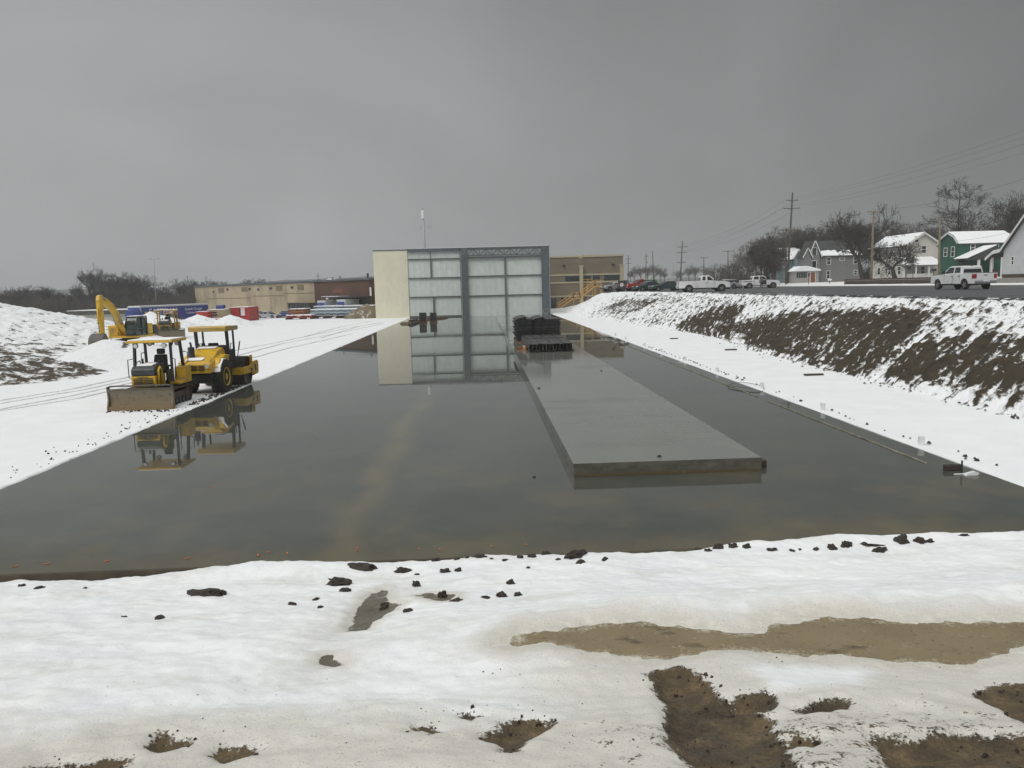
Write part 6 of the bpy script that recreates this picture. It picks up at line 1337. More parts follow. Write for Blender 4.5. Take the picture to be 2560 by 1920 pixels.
g = MB(); vs = [(qx(2418)-.3, -3.45, zg+.12), (qx(2486), -3.45, zg+2.08), (qx(2486), -.02, zg+2.08), (qx(2418)-.3, -.02, zg+.12)]; off = Vector((-.04, 0, .11)); g.add(vs+[tuple(Vector(v)+off) for v in vs], [(0,1,2,3),(7,6,5,4),(0,4,5,1),(1,5,6,2),(2,6,7,3),(3,7,4,0)]); g.build('snow_cap', M['snow'], pr)
for x in (2446, 2478, 2516): g = MB(); g.b2((qx(x)-.16, -3.3, -.6), (qx(x)+.16, -3.0, zg-.105)); g.build('porch_post', M['trim'], gr.t)
g = MB(); g.b2((qx(2450), -3.1, -.8), (qx(2514), -2.95, .8)); g.build('porch_rail', M['blackp'], gr.t)
g = MB(); g.b2((.05, -.9, 2.2), (qx(2442), -.02, 2.9)); g.build('side_awning', M['shingle'], gr.t)
gr.win('s', qx(2455), qx(2465), .8, 2.2)
# big pale house at the right edge
xw = 66.0
def west(px, py): d = ray(px, py); return Vector((0, 0, CAM_H))+d*(xw/d.x)       # point on the house's street front
n_ = west(2506, 690); s_n = west(2640, 690); rz0 = n_.z; dd = n_.y-s_n.y
rh = thing('house', 'pale house with a steep sweeping roof at the far right', 'house', (xw, s_n.y, rz0)); pale = siding('pale_blue_siding', (.50, .52, .53))
ze = west(2506, 627).z-rz0; pk = west(2575, 532); yp, zp_ = pk.y-s_n.y, pk.z-rz0; yn = dd
yz = [(0, -1.2), (yn, -1.2), (yn, ze), (yp, zp_), (0, zp_-(yp)*(zp_-ze)/(yn-yp))]
g = MB(); n = len(yz); vs = [(0, y, z) for y, z in yz]+[(9, y, z) for y, z in yz]; g.add(vs, [tuple(range(n))[::-1], tuple(range(n, 2*n))]+[(i, (i+1) % n, n+(i+1) % n, n+i) for i in range(n)]); g.build('wall', pale, rh)
def strip(line, x0, x1, t0, t1, nm, mt, par):
    lo = [(y, z+t0) for y, z in line]; hi = [(y, z+t1) for y, z in line]; P = lo+hi[::-1]; n = len(P); g = MB(); vs = [(x0, y, z) for y, z in P]+[(x1, y, z) for y, z in P]
    g.add(vs, [tuple(range(n))[::-1], tuple(range(n, 2*n))]+[(i, (i+1) % n, n+(i+1) % n, n+i) for i in range(n)]); return g.build(nm, mt, par)
pq = lambda px, py: (lambda p: (p.y-s_n.y, p.z-rz0))(west(px, py))
line = [pq(2472, 648), pq(2490, 632), (yn, ze+.0), (yp, zp_), (-.4, yz[4][1]-.1)]
rf = strip(line, -.5, 9.4, .02, .17, 'roof', M['shingle'], rh); strip(line, -.45, 9.35, .173, .27, 'snow_cap', M['snow'], rf)
strip(line, -.56, -.505, -.18, .16, 'barge_board', M['trim'], rf)
def wq(px0, px1, py0, py1, nm='window', mt='glassd'):
    a = pq(px0, py1); b = pq(px1, py0); y0, y1 = min(a[0], b[0]), max(a[0], b[0]); g = MB(); g.b2((-.03, y0, a[1]), (-.003, y1, b[1])); w_ = g.build(nm, M[mt], rh); t = .1
    g = MB(); g.b2((-.06, y0-t, a[1]-t), (-.002, y0, b[1]+t)); g.b2((-.06, y1, a[1]-t), (-.002, y1+t, b[1]+t)); g.b2((-.06, y0, b[1]), (-.002, y1, b[1]+t)); g.b2((-.06, y0, a[1]-t), (-.002, y1, a[1])); zm = (a[1]+b[1])/2; g.b2((-.055, y0, zm-.04), (-.031, y1, zm+.04)); g.build('frame', M['trim'], w_)
wq(2529.5, 2535, 642, 661)
yo = pq(2478, 690)[0]
g = MB(); g.b2((.3, yn+.002, -1), (8, yo, .1)); g.build('porch_base', M['concrete_curb'], rh)
for y in (yo-.2, yn+.1): g = MB(); g.b2((-.1, y, -.3), (.1, y+.2, pq(2484, 644)[1])); g.build('porch_post', M['trim'], rh)
g = MB(); g.b2((0, yn+.32, .1), (.08, yo-.22, .9)); g.build('porch_rail', M['blackp'], rh)
g = MB(); g.b2((.9, yn+.35, .1), (1.0, yn+1.3, 2.2)); g.build('door', M['tan_box'], rh)
g = MB(); g.b2((-.06, .0, -1.0), (-.004, yn, .2)); g.build('stone_base', M['stone_dk'], rh)
# ------------------------------------------------------------------ utility poles and wires
POLES = {}
def make_pole(label, pxt, pxb, pyt, pyb, Y, arms, r=.16, mt='polew', name='utility_pole', cat='utility pole', group=None, trans=False):
    top = D(pxt, pyt, Y); bot = D(pxb, pyb, Y); bot.z = min(bot.z, zlawn(bot.x, Y)) if bot.x > 51 else min(bot.z, ZR)
    t = thing(name, label, cat, (bot.x, Y, bot.z), 0, group); d = top-bot; d.y = 0
    g = MB(); g.tube([(0, 0, -.3), tuple(d*.5), tuple(d)], [r, r*.85, r*.65], 10); g.build('pole', M[mt], t, smooth=True); ends = []
    for (py, wd) in arms:
        k = (pyb-py)/(pyb-pyt); c = d*k; hw = wd/2*Y/CF; tl = math.tan(R_(2))
        g = MB(); g.bar((c.x-hw, -.16, c.z), (c.x+hw, -.16, c.z), .12, .13); 
        a = g.build('crossarm', M[mt], t)
        g = MB(); g.bar((c.x-hw*.5, -.12, c.z-.05), (c.x, -.1, c.z-.75), .04, .04); g.bar((c.x+hw*.5, -.12, c.z-.05), (c.x, -.1, c.z-.75), .04, .04); g.build('arm_brace', M['galv'], a)
        for q in (-.92, -.45, .45, .92):
            g = MB(); g.lathe([(.03, 0), (.06, .06), (.04, .12), (.065, .18), (.03, .24)], (c.x+hw*q, -.16, c.z+.067), 'Z', 8); g.build('insulator', M['galv'], a)
            ends.append(Vector((bot.x+c.x+hw*q, Y-.16, bot.z+c.z+.30)))
    if trans:
        c = d*.78; g = MB(); g.lathe([(.26, 0), (.28, .1), (.28, .8), (.2, .9)], (c.x+.45, -.1, c.z-.9), 'Z', 14); g.build('transformer', M['galv'], t)
    POLES[label] = ends; return ends
e1 = make_pole('tall dark utility pole with two crossarms beside the grey house', 1981.5, 1967.6, 481, 716, 158, [(500.7, 30), (520.5, 43)], .24)
e2 = make_pole('pale brown utility pole in front of the round bare tree', 2184, 2178, 527, 702, 118, [(530, 32)], .19, 'polel')
e3 = make_pole('grey utility pole in front of the white gabled house', 2350, 2347, 537, 699, 105, [], .17, 'polel')
e4 = make_pole('far utility pole with three crossarms behind the white single cab pickup', 1706, 1700, 602, 703, 215, [(615.5, 26), (627.5, 27), (650, 24)], .18)
e5 = make_pole('small far utility pole above the middle of the far house row', 1759.5, 1759.5, 642, 703, 300, [(644, 22)], .2)
e6 = make_pole('far utility pole with one crossarm beside the pale blue house', 1820, 1819.7, 626, 704, 255, [(628, 29)], .2)
e7 = make_pole('grey utility pole with one crossarm above the open door pickup', 1878, 1876.5, 606, 702, 215, [(607, 26)], .2, 'polel')
e8 = make_pole('thin utility pole right of the beige office building', 1570.6, 1570, 638, 712, 290, [(647, 15), (657.5, 15)], .18)
e9 = make_pole('leaning wooden pole with a transformer over the grey trees', 1615.5, 1614, 635, 705, 300, [(640, 9)], .2, trans=True)
e10 = make_pole('bare wooden pole without crossarms over the grey trees', 1631.6, 1634, 627.5, 705, 280, [], .2)
e11 = make_pole('thin slanting pole left of the open door pickup', 1852, 1843, 629, 704, 200, [], .12)
e12 = make_pole('utility pole with a broad crossarm half behind the tall dark pole', 1966, 1965, 571, 704, 150, [(575, 40)], .15)
for lab, px0, pyt, pyb, Y, ax in (('slim street lamp above the low garage', 1683, 638, 703, 250, 6), ('tall thin light mast among the trees on the left', 385, 648, 745, 225, 9)):
    top = D(px0, pyt, Y); bot = D(px0+(4 if px0 < 500 else 0), pyb, Y); t = thing('street_lamp' if px0 > 500 else 'light_mast', lab, 'street lamp' if px0 > 500 else 'light mast', (bot.x, Y, bot.z)); d = top-bot
    g = MB(); g.tube([(0, 0, -1), tuple(d)], [.16, .09], 8); g.build('post', M['galv'], t, smooth=True)
    g = MB(); g.bar((d.x-.1, 0, d.z), (d.x+ax*.12, 0, d.z+.12), .1, .1); g.box((d.x+ax*.14, 0, d.z+.12), (.7, .3, .16)); 
    if px0 < 500: g.box((d.x-ax*.1, 0, d.z+.05), (.7, .3, .16))
    g.build('lamp_head', M['galv'], t, bevel=.02)
# mobile phone mast behind the steel building
Y = 260; top = D(1057, 524, Y); bot = D(1061, 640, Y); t = thing('phone_mast', 'slim phone mast with a white antenna drum rising behind the steel building', 'mast', (bot.x, Y, 0)); d = top-bot; zb = bot.z
g = MB(); g.tube([(0.3, 0, 0), (d.x, 0, top.z)], [.5, .3], 12); g.build('pole', M['galv'], t, smooth=True)
zz = D(1057, 536, Y).z; g = MB(); g.lathe([(.5, -1.4), (.62, -1.2), (.62, 1.0), (.45, 1.3)], (d.x, 0, zz), 'Z', 14); g.build('antenna_drum', M['white_pl'], t)
g = MB(); g.tube([(d.x, 0, zz+1.3), (d.x, 0, top.z+.4)], .3, 8); g.build('spike', M['galv'], t)
zz = D(1060, 569, Y).z; g = MB(); g.bar((d.x+.2-1.2, 0, zz), (d.x+2.4, 0, zz), .1, .1)
for x in (-1.0, 1.4, 2.3): g.box((d.x+.2+x, 0, zz+.2), (.18, .14, 1.6))
g.build('side_antennas', M['galv'], t)
Y = 215; top = D(796, 682, Y); bot = D(796, 706, Y); t = thing('radio_mast', 'small lattice radio mast above the brick roof', 'mast', (bot.x, Y, bot.z-6)); hh = top.z-bot.z+6
g = MB(); g.tube([(0, 0, 0), (0, 0, hh)], [.14, .06], 6)
for k in (.65, .78, .9): g.bar((-.7, 0, hh*k), (.7, 0, hh*k), .06, .06)
g.build('mast_frame', M['wire'], t)
Y = 240; c = D(828, 703, Y); t = thing('storage_tank', 'white dome tank behind the brick roof', 'tank', (c.x, Y, c.z-9)); g = MB(); g.lathe([(3.0, 0), (3.0, 8.0), (2.4, 9.0), (1.2, 9.7), (.1, 9.9)], (0, 0, 0), 'Z', 18); g.build('shell', M['white_pl'], t, smooth=True)
def wire(label, a, b, sag, r=.009, n=14):
    pts = [a+(b-a)*(i/n)-Vector((0, 0, sag*4*(i/n)*(1-i/n))) for i in range(n+1)]; g = MB(); g.tube(pts, r, 5, cap=False); o = g.build('power_line', M['wire'], None, smooth=True); return tag(o, label, 'power line', 'overhead lines along the street')
LAB = 'thin black overhead line strung from the tall dark pole'
def off_right(px, py, Y): return D(px, py, Y)
for i, (k, tgt) in enumerate(((0, (60.0, 55, 22.3)), (3, (62.4, 55, 22.3)), (4, (59.4, 55, 20.6)), (7, (63.0, 55, 20.6)))):
    wire(('upper', 'second', 'third', 'lowest')[i]+' overhead line running right from the tall dark pole', e1[k], Vector(tgt), 1.6, n=30)
for i, (k, q) in enumerate(((0, 0), (3, 3), (4, 4), (7, 7))):
    wire(('upper left', 'upper right', 'lower left', 'lower right')[i]+' overhead line between the tall dark pole and three armed pole', e1[k], e4[q], 1.6, .014)
wire('sagging cable from the grey pole across the green roof', D(2349, 604, 105), off_right(2640, 545, 80), .6, .012)
wire('cable running left from the grey pole to the pale brown pole', D(2350, 545, 105), D(2183, 560, 118), .5, .012)
wire('high cable from pale brown pole rising to the far right', e2[0], off_right(2640, 420, 70), .9, .012)
# street signs and small posts
for lab, px0, pyt, pyb, Y, mt, w_, hh in (('red and dark street sign on a post before the sun porch', 2022, 683, 713, 135, 'stone_dk', .18, .55), ('small white sign on a thin post on the snowy verge', 2074, 697, 713, 128, 'white_pl', .35, .3), ('thin dark stake standing by the low timber wall', 2284, 640, 697, 126, 'polew', .12, .3), ('mail box on a thin post by the grey pole', 2334, 672, 705, 112, 'blackp', .4, .35)):
    top = D(px0, pyt, Y); bz = zlawn(top.x, Y); t = thing('sign_post' if 'box' not in lab else 'mail_box', lab, 'sign' if 'box' not in lab else 'mail box', (top.x, Y, bz)); h_ = top.z-bz
    g = MB(); g.tube([(0, 0, -.2), (0, 0, h_)], .05, 6); g.build('post', M['polew'], t); g = MB(); g.b2((-w_, -.10, h_-hh), (w_, -.06, h_)); g.build('panel', M[mt], t, bevel=.01)
# ------------------------------------------------------------------ bare winter trees
def tree_proto(kind, seed, H=10.0):
    rs = random.Random(seed); tr = MB(); cr = MB()
    cfg = {'round': dict(lead=.20, n=(4, 5), ang=(22, 52), lf=.74, lv=6, up=.14), 'tall': dict(lead=.28, n=(3, 4), ang=(22, 48), lf=.74, lv=6, up=.16), 'low': dict(lead=.10, n=(4, 5), ang=(35, 62), lf=.78, lv=6, up=.05), 'vase': dict(lead=.16, n=(4, 5), ang=(14, 38), lf=.78, lv=6, up=.16)}[kind]
    def rv(): 
        return Vector((rs.gauss(0, 1), rs.gauss(0, 1), rs.gauss(0, 1)))
    def seg(mb, p, d, L, r0, r1, n, w):
        pts = [p]; q = p; dd = d.copy(); k = 3 if L > .8 else 2
        for i in range(k):
            dd = (dd+rv()*w+Vector((0, 0, cfg['up']*.3))).normalized(); q = q+dd*(L/k); pts.append(q)
        mb.tube(pts, [r0+(r1-r0)*i/k for i in range(k+1)], n, cap=False); return q, dd, pts
    def grow(p, d, L, r, lv):
        mb, n = (tr, 7) if lv <= 1 else (tr, 4) if lv == 2 else (cr, 3)
        q, dd, pts = seg(mb, p, d, L, r, r*.68, n, .10 if lv < 3 else .16)
        if lv >= cfg['lv']: return
        kids = rs.randint(*cfg['n']) if lv < 3 else rs.randint(3, 4)
        for i in range(kids):
            a = R_(rs.uniform(*cfg['ang'])); perp = dd.cross(rv()).normalized(); nd = (dd*math.cos(a)+perp*math.sin(a)+Vector((0, 0, cfg['up']))).normalized()
            st = q if i < 2 or lv == 0 and kind != 'tall' else pts[rs.randint(1, len(pts)-1)]
            grow(st, nd, L*cfg['lf']*rs.uniform(.72, 1.12), max(.011, r*.55*rs.uniform(.8, 1.05)), lv+1)
    if kind == 'tall':
        p = Vector((0, 0, -.3)); d = Vector((0, 0, 1)); r = .20
        for s_ in range(7):
            q, d2, pts = seg(tr, p, d, 1.5, r, r*.78, 7, .04); d = (d2+Vector((0, 0, .6))).normalized()
            if s_ >= 1:
                for k in range(4):
                    a = 2*math.pi*rs.random(); el = R_(rs.uniform(22, 55)); nd = Vector((math.cos(a)*math.cos(el), math.sin(a)*math.cos(el), math.sin(el)))
                    grow(q, nd, 2.2*(1-.10*s_)*rs.uniform(.8, 1.15), r*.5, 2)
            p = q; r *= .78
        grow(p, d, 1.2, r, 3)
    else: grow(Vector((0, 0, -.3)), Vector((rs.uniform(-.06, .06), rs.uniform(-.06, .06), 1)), H*cfg['lead']+.3, .20, 0)
    allv = [v[2] for v in tr.v+cr.v]; k = H/max(allv)
    for mb in (tr, cr): mb.v = [(x*k, y*k, z*k if z > 0 else z) for x, y, z in mb.v]
    return tr, cr
PROTO = {}
for kind, seed in (('round', 3), ('round', 14), ('tall', 5), ('low', 8), ('vase', 21)):
    PROTO.setdefault(kind, []).append(tree_proto(kind, seed))
MESH = {}
def make_tree(label, px, pyt, pyb, Y, kind='round', var=0, wide=1.0, zb=None, group=None, rz=None, cat='tree', name='bare_tree', tw='twig'):
    top = D(px, pyt, Y); bot = D(px, pyb, Y); z0 = bot.z if zb is None else zb; h = (top.z-z0)/10.0
    t = thing(name, label, cat, (top.x, Y, z0), (hash((round(px), Y)) % 628)/100 if rz is None else rz, group); key = (kind, var, tw)
    if key not in MESH:
        tr, cr = PROTO[kind][var]; a = tr.build('trunk', M['bark'], t, smooth=True); b = cr.build('crown', M[tw], t); MESH[key] = (a, b)
    else:
        for s_ in MESH[key]: c = s_.copy(); COL.objects.link(c); c.parent = t
    t.scale = (h*wide, h*wide, h); return t
GT = 'bare trees behind the houses'
make_tree('broad rounded bare tree behind the pale brown pole', 2160, 508, 700, 136, 'round', 0, 1.0)
make_tree('low wide spreading bare tree in front of the white gabled house', 2243, 590, 697, 120, 'low', 0, 1.25)
make_tree('tall pointed bare tree rising behind the green house', 2404, 436, 700, 150, 'tall', 0, 1.5)
make_tree('bare tree at the right edge above the sweeping roof', 2546, 472, 700, 140, 'round', 1, 1.15)
make_tree('dark bare tree standing in front of the blue grey house', 1940, 588, 711, 150, 'vase', 0, .9)
make_tree('dense bare tree left of the tall dark pole', 1897, 590, 707, 165, 'round', 1, 1.0)
make_tree('small bare tree leaning over the open door pickup', 1918, 622, 709, 140, 'low', 0, 1.0)
make_tree('bare tree behind the grey house roof, right end', 2120, 546, 700, 185, 'round', 1, 1.05, group=GT)
RS = random.Random(12)
row = [(1905,600),(1935,578),(1962,562),(1990,572),(2015,560),(2042,566),(2062,552),(2085,560),(2108,548),(2135,552),(2220,556),(2262,566),(2300,560),(2330,552),(2452,560),(2490,548),(1985,590),(2075,575),(2190,548),(1918,592),(1950,575),(2000,568),(2028,562),(2098,556),(2122,556),(2210,566),(2245,575),(2280,568),(2318,560),(2362,560),(2470,545),(2510,540)]
for i, (x, y) in enumerate(row):
    make_tree('bare tree in the dark row behind the houses', x, y, 700, 195+RS.randint(-12, 25), RS.choice(['round', 'vase', 'round']), RS.choice([0]), RS.uniform(1.0, 1.35), group=GT)
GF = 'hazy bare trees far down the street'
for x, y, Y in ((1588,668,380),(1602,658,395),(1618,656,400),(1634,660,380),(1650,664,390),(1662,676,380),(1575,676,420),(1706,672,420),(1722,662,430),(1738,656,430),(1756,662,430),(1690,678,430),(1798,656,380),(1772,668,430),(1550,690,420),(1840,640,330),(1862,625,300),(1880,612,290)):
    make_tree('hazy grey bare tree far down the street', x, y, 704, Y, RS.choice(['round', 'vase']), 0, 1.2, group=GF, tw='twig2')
GL = 'bare trees along the left skyline'
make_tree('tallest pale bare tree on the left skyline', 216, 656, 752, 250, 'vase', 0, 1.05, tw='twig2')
for x, y, Y, wd in ((2,722,240,1.3),(30,728,230,1.4),(62,714,245,1.2),(88,709,250,1.3),(112,718,240,1.2),(140,724,250,1.3),(168,724,235,1.4),(190,700,260,1.0),(250,690,245,1.2),(262,676,250,1.2),(285,676,255,1.2),(305,678,245,1.2),(325,680,255,1.2),(345,684,250,1.2),(362,692,245,1.1),(385,702,255,1.1),(405,716,250,1.2),(425,722,270,1.2),(445,700,260,1.0),(462,692,265,1.1),(482,688,270,1.2),(500,689,275,1.2),(518,700,280,1.1),(240,712,232,1.3),(300,715,232,1.4),(350,716,232,1.3),(210,722,230,1.3),(470,716,245,1.3)):
    make_tree('bare tree in the dark line on the left skyline', x, y, 772, Y, RS.choice(['round', 'round', 'vase']), 0, wd, group=GL)
GW = 'bare trees behind the tan warehouse'
for x, y in ((540,702),(560,700),(600,704),(622,696),(640,693),(658,694),(672,698),(690,708),(582,706)):
    make_tree('bare tree showing over the tan warehouse roof', x, y, 742, 330, RS.choice(['round', 'vase']), 0, 1.35, group=GW)
# brushwood at the foot of the skyline trees, and wooded hills far behind
def brush(name, label, boxes, dens, mt, seed=1, size=(.5, 1.6), wdt=.05):
    rs = np.random.RandomState(seed); V = []; F = []
    for (x0, x1, y0, y1, z0, h) in boxes:
        n = int((x1-x0)*dens)
        for i in range(n):
            x = rs.uniform(x0, x1); y = rs.uniform(y0, y1); hh = h*(.55+.45*math.sin(x*.35)*math.sin(x*.13+1))*rs.uniform(.3, 1); z = z0+rs.uniform(0, max(.2, hh)); L = rs.uniform(*size); a = rs.uniform(-.9, .9); dx, dz = L*math.sin(a), L*math.cos(a); b = len(V); wv = wdt*rs.uniform(.6, 1.5); ya = rs.uniform(-.5, .5)
            V += [(x-wv, y, z), (x+wv, y, z), (x+dx, y+ya, z+dz)]; F.append((b, b+1, b+2))
    g = MB(); g.add(V, F); o = g.build(name, mt); return tag(o, label, 'brushwood', kind='stuff')
brush('brushwood', 'dark brushwood below the skyline trees on the left', [(-185, -66, 205, 258, -1.5, 7.5), (-185, -60, 200, 222, -1.5, 3.2), (-185, -80, 235, 262, 1, 7.0)], 520, M['twig'], 2, (.9, 2.6), .10)
brush('hedge_brush', 'dark brushwood behind the houses', [(66, 150, 200, 225, 3.5, 8.5)], 220, M['twig'], 3, (.7, 2.0), .08)
def hills():
    X, Y = np.meshgrid(np.linspace(-1400, 1400, 240), np.linspace(700, 1500, 24)); u = (Y-700)/800
    R0 = np.interp(X, [-1400,-700,-420,-250,-150,-60,60,250,700,1400], [18,16,14,20,22,16,10,10,16,20])
    Z = R0*np.sin(np.clip(u*1.6, 0, 1)*math.pi/2)*1.25+3.5*fbm(X*.02, Y*.02, 4, 201)*np.clip(u*6, 0, 1)+1.5*fbm(X*.12, Y*.05, 3, 202)*np.clip(u*6, 0, 1)-2
    m = mat('wooded_hill', (.075, .072, .072), .95, var=.35, scale=.05, dirt=(.30, .30, .31), dirt_amt=.25, dirt_scale=.03)
    grid_mesh('hills', X, Y, Z, m)
hills()
# ------------------------------------------------------------------ bundles of black steel forms on the platform
def z7(x, y): return 1260+x*.1085, 760+y*.1085
ZP = .34
a = U(*z7(580, 1120), ZP); b = U(*z7(1630, 1115), ZP); Yf = a.y; n = 13; wd = (b.x-a.x)/n; hF = .46
t = thing('form_bundle', 'low front bundle of long black steel forms lying side by side on the platform', 'steel forms', (a.x, Yf, ZP), 0, 'black steel forms on the platform')
rs = random.Random(4); Lf = 10.4
for i in range(n):
    x = i*wd; dy = rs.uniform(-.08, .10); g = MB(); h = hF*rs.uniform(.96, 1.03)
    g.b2((x+.006, dy, .10), (x+wd*.22, Lf+dy, .10+h)); g.b2((x+wd*.22+.002, dy+.01, .10+h-.03), (x+wd-.006, Lf+dy, .10+h)); g.b2((x+wd*.22+.002, dy+.01, .10), (x+wd-.006, Lf+dy, .13)); g.b2((x+wd*.8, dy+.25, .131), (x+wd*.83, Lf+dy-.02, .10+h-.031))
    g.build('form_channel', M['form_top'] if i in (1, 2, 4, 5, 7, 9, 11) else M['form'], t)
g = MB(); g.tube([(.05, 5.2, .10+hF+.05), (n*wd-.1, 5.3, .10+hF+.05)], .025, 6); g.build('strap', M['steel_dark'], t)
for y in (.6, 5.2, 9.6): g = MB(); g.b2((-.2, y, .0), (n*wd+.15, y+.12, .098)); g.build('bearer', M['wood'], t)
# orange lumber sticking out to the left
c = U(*z7(290, 1060), ZP); g = MB(); g.b2((0, 0, .0), (1.15, .14, .19)); tag(g.build('lumber', M['wood_or'], None, (c.x, c.y+.3, ZP), .05, bevel=.01), 'orange wet timber poking out left of the black steel forms', 'lumber')
c = U(*z7(470, 1070), ZP); g = MB(); g.b2((0, 0, .0), (.16, 1.6, .24)); tag(g.build('lumber', mat('fresh_cut_timber', (.45, .22, .13), .6), None, (c.x-.05, c.y-.05, ZP), .0, bevel=.01), 'short fresh cut timber end beside the front form bundle', 'lumber')
# two rear stacks of form panels with toothed edges
for k, (xa, xb, yt, Yn, lab) in enumerate(((295, 660, 275, 63, 'left stack of black form panels behind the low front bundle'), (690, 1300, 275, 63, 'wide right stack of black form panels behind the low front bundle'))):
    p0 = D(*z7(xa, 720), Yn); p1 = D(*z7(xb, 720), Yn); pt = D(*z7((xa+xb)/2, 350), Yn); w_ = p1.x-p0.x; H = pt.z-ZP
    t = thing('form_stack', lab, 'form stack', (p0.x, Yn, ZP), 0, 'black steel forms on the platform'); nl = 14; rs = random.Random(k+2)
    for i in range(nl):
        z0 = .12+(H-.12)*i/nl; dz = (H-.12)/nl; o = rs.uniform(-.08, .08); d_ = .10 if i % 2 else 0
        g = MB(); g.b2((o-d_, d_, z0+.004), (w_+o*.5+d_*.5, 5.2+o, z0+dz*.62)); g.b2((o+.08, .08, z0+dz*.62+.002), (w_-.08, 5.1, z0+dz)); g.build('form_panel', M['form'], t)
    g = MB()
    if k == 0: g.prism([(0, H+.002), (w_*.62, H+.002), (w_*.60, H+.20), (w_*.1, H+.05)], .0, 5.0)
    else: g.prism([(0, H+.002), (w_*.45, H+.002), (w_*.35, H+.20), (w_*.05, H+.07)], .0, 5.0)
    g.build('tilted_panel', M['form'], t)
    for y in (.6, 4.2): g = MB(); g.b2((-.1, y, 0), (w_+.1, y+.12, .118)); g.build('bearer', M['wood'], t)
c = U(*z7(20, 425), .005); d = U(*z7(270, 415), .005); g = MB(); g.prism([(0, 0), (d.x-c.x, 0), (d.x-c.x-.4, .10), (.9, .16), (.4, .08)], -.25, .25); tag(g.build('lumber', M['stone_dk'], None, (c.x, c.y, .006)), 'dark scrap board lying on the wet slab left of the form stacks', 'lumber')
# two wire reels hung on the right steel column
for i, yy in enumerate((165, 265)):
    c = D(*z7(965, yy), YB-.35); g = MB(); m_ = 18; pts = [(.42*math.cos(2*math.pi*k/m_), 0, .42*math.sin(2*math.pi*k/m_)) for k in range(m_+1)]; g.tube(pts, .05, 6, cap=False); tag(g.build('wire_coil', M['galv'], None, (c.x, c.y, c.z), smooth=True), ('upper', 'lower')[i]+' pale wire coil hanging on the right steel column', 'wire coil', 'wire coils on the column')
# ------------------------------------------------------------------ along the right edge of the slab
caps = [(1532,840,'farthest but two'),(1564,849,''),(1609,866,''),(1650,881,''),(1709,902,''),(1785.6,931,''),(1894,971,''),(2049,1025,''),(2287,1113,'')]
nm = ['ninth','eighth','seventh','sixth','fifth','fourth','third','second','nearest']
for (x, y, _), q in zip(caps, nm):
    p = U(x, y, .03); g = MB(); s = .9; g.lathe([(.07*s, -.05), (.085*s, .12*s), (.10*s, .26*s), (.10*s, .27*s), (.01, .28*s)], (0, 0, 0), 'Z', 14)
    tag(g.build('bolt_cap', M['white_pl'], None, (max(p.x, 12.18), p.y, .03), smooth=False), ('%s white plastic cap along the right slab edge, counted from the camera' % q) if q != 'nearest' else 'white plastic cap on the right slab edge nearest the wooden block', 'cap', 'white caps along the slab edge')
p = U(1846, 972); g = MB(); pts = [(.66*math.cos(2*math.pi*k/28)+.06*math.cos(6*math.pi*k/28), 1.35*math.sin(2*math.pi*k/28), .02+.10*max(0, math.sin(2*math.pi*k/28+.6))) for k in range(29)]; g.tube(pts, .011, 6, cap=False)
tag(g.build('wire_loop', M['wire'], None, (11.55, U(1846, 972).y, .0), smooth=True), 'loop of thin black wire lying on the right slab edge', 'wire')
for i, (ya, yb, lab) in enumerate(((18.9, 30, 'nearest pale edge strip along the right side of the slab'), (31, 46, 'middle pale edge strip along the right side of the slab'), (47, 75, 'farthest pale edge strip along the right side of the slab'))):
    g = MB(); g.b2((11.10, ya, .006), (11.13, yb, .035)); tag(g.build('edge_strip', mat('pale_edge_strip_%d' % i, (.26, .24, .17), .6, var=.6, scale=2.5), None, bevel=.006), lab, 'edge strip', 'edge strips on the slab')
a = U(2365, 1178); g = MB(); g.b2((0, 0, .0), (.40, .14, .135)); tag(g.build('wood_block', M['stone_dk'], None, (a.x, a.y, .006), bevel=.008), 'short dark brown wooden block at the end of the edge strip', 'block')
a = U(2402, 1182); g = MB(); g.tube([(0, 0, .0), (.0, 0, .30)], .022, 8); tag(g.build('steel_stake', M['blackp'], None, (a.x, a.y-.03, .006)), 'thin black steel stake standing by the wooden block', 'stake')
a = U(2398, 1186); g = MB(); g.box((0, 0, .02), (.34, .045, .022), rz=.1); tag(g.build('ice_scrap', M['white_pl'], None, (a.x, a.y-.06, .006)), 'left white scrap lying on the slab by the black stake', 'scrap')
a = U(2415, 1186); g = MB(); g.prism([(-.14, 0), (.16, 0), (.2, .05), (.1, .09), (-.1, .05)], -.05, .05); tag(g.build('ice_scrap', M['white_pl'], None, (a.x+.04, a.y-.1, .006), .1), 'right white scrap with dark edges by the black stake', 'scrap')
a = U(1917, 1168); g = MB(); g.b2((0, 0, 0), (.24, .2, .17)); tag(g.build('wood_block', M['stone_dk'], None, (6.872, a.y-.02, .006), bevel=.008), 'dark wooden block against the right front corner of the platform', 'block')
# loose scraps on platform and slab
for x, y, z, s, lab in ((1347, 971, ZP, .07, 'small dark lump on the platform in front of the forms'), (1648, 1142, ZP, .06, 'brown twig like scrap near the front of the platform'), (1335, 1194, 0, .05, 'tiny dark pebble on the slab left of the platform'), (1503, 927, ZP, .06, 'small dark scrap farther back on the platform')):
    p = U(x, y, z); g = MB(); g.prism([(-s, 0), (s, 0), (s*.8, s*.5), (-.2*s, s*.7)], -s*.35, s*.35); tag(g.build('debris', M['dirt'], None, (p.x, p.y, z+.006)), lab, 'debris')
# form board along the front lip of the slab
g = MB(); g.b2((SL[0], SL[2]-.045, -.27), (.9, SL[2]-.003, -.004)); tag(g.build('form_board', mat('dark_form_lumber', (.06, .045, .028), .7, var=.35, scale=3, bmp=.3), bevel=.006), 'long dark wooden board along the front edge of the slab', 'board')
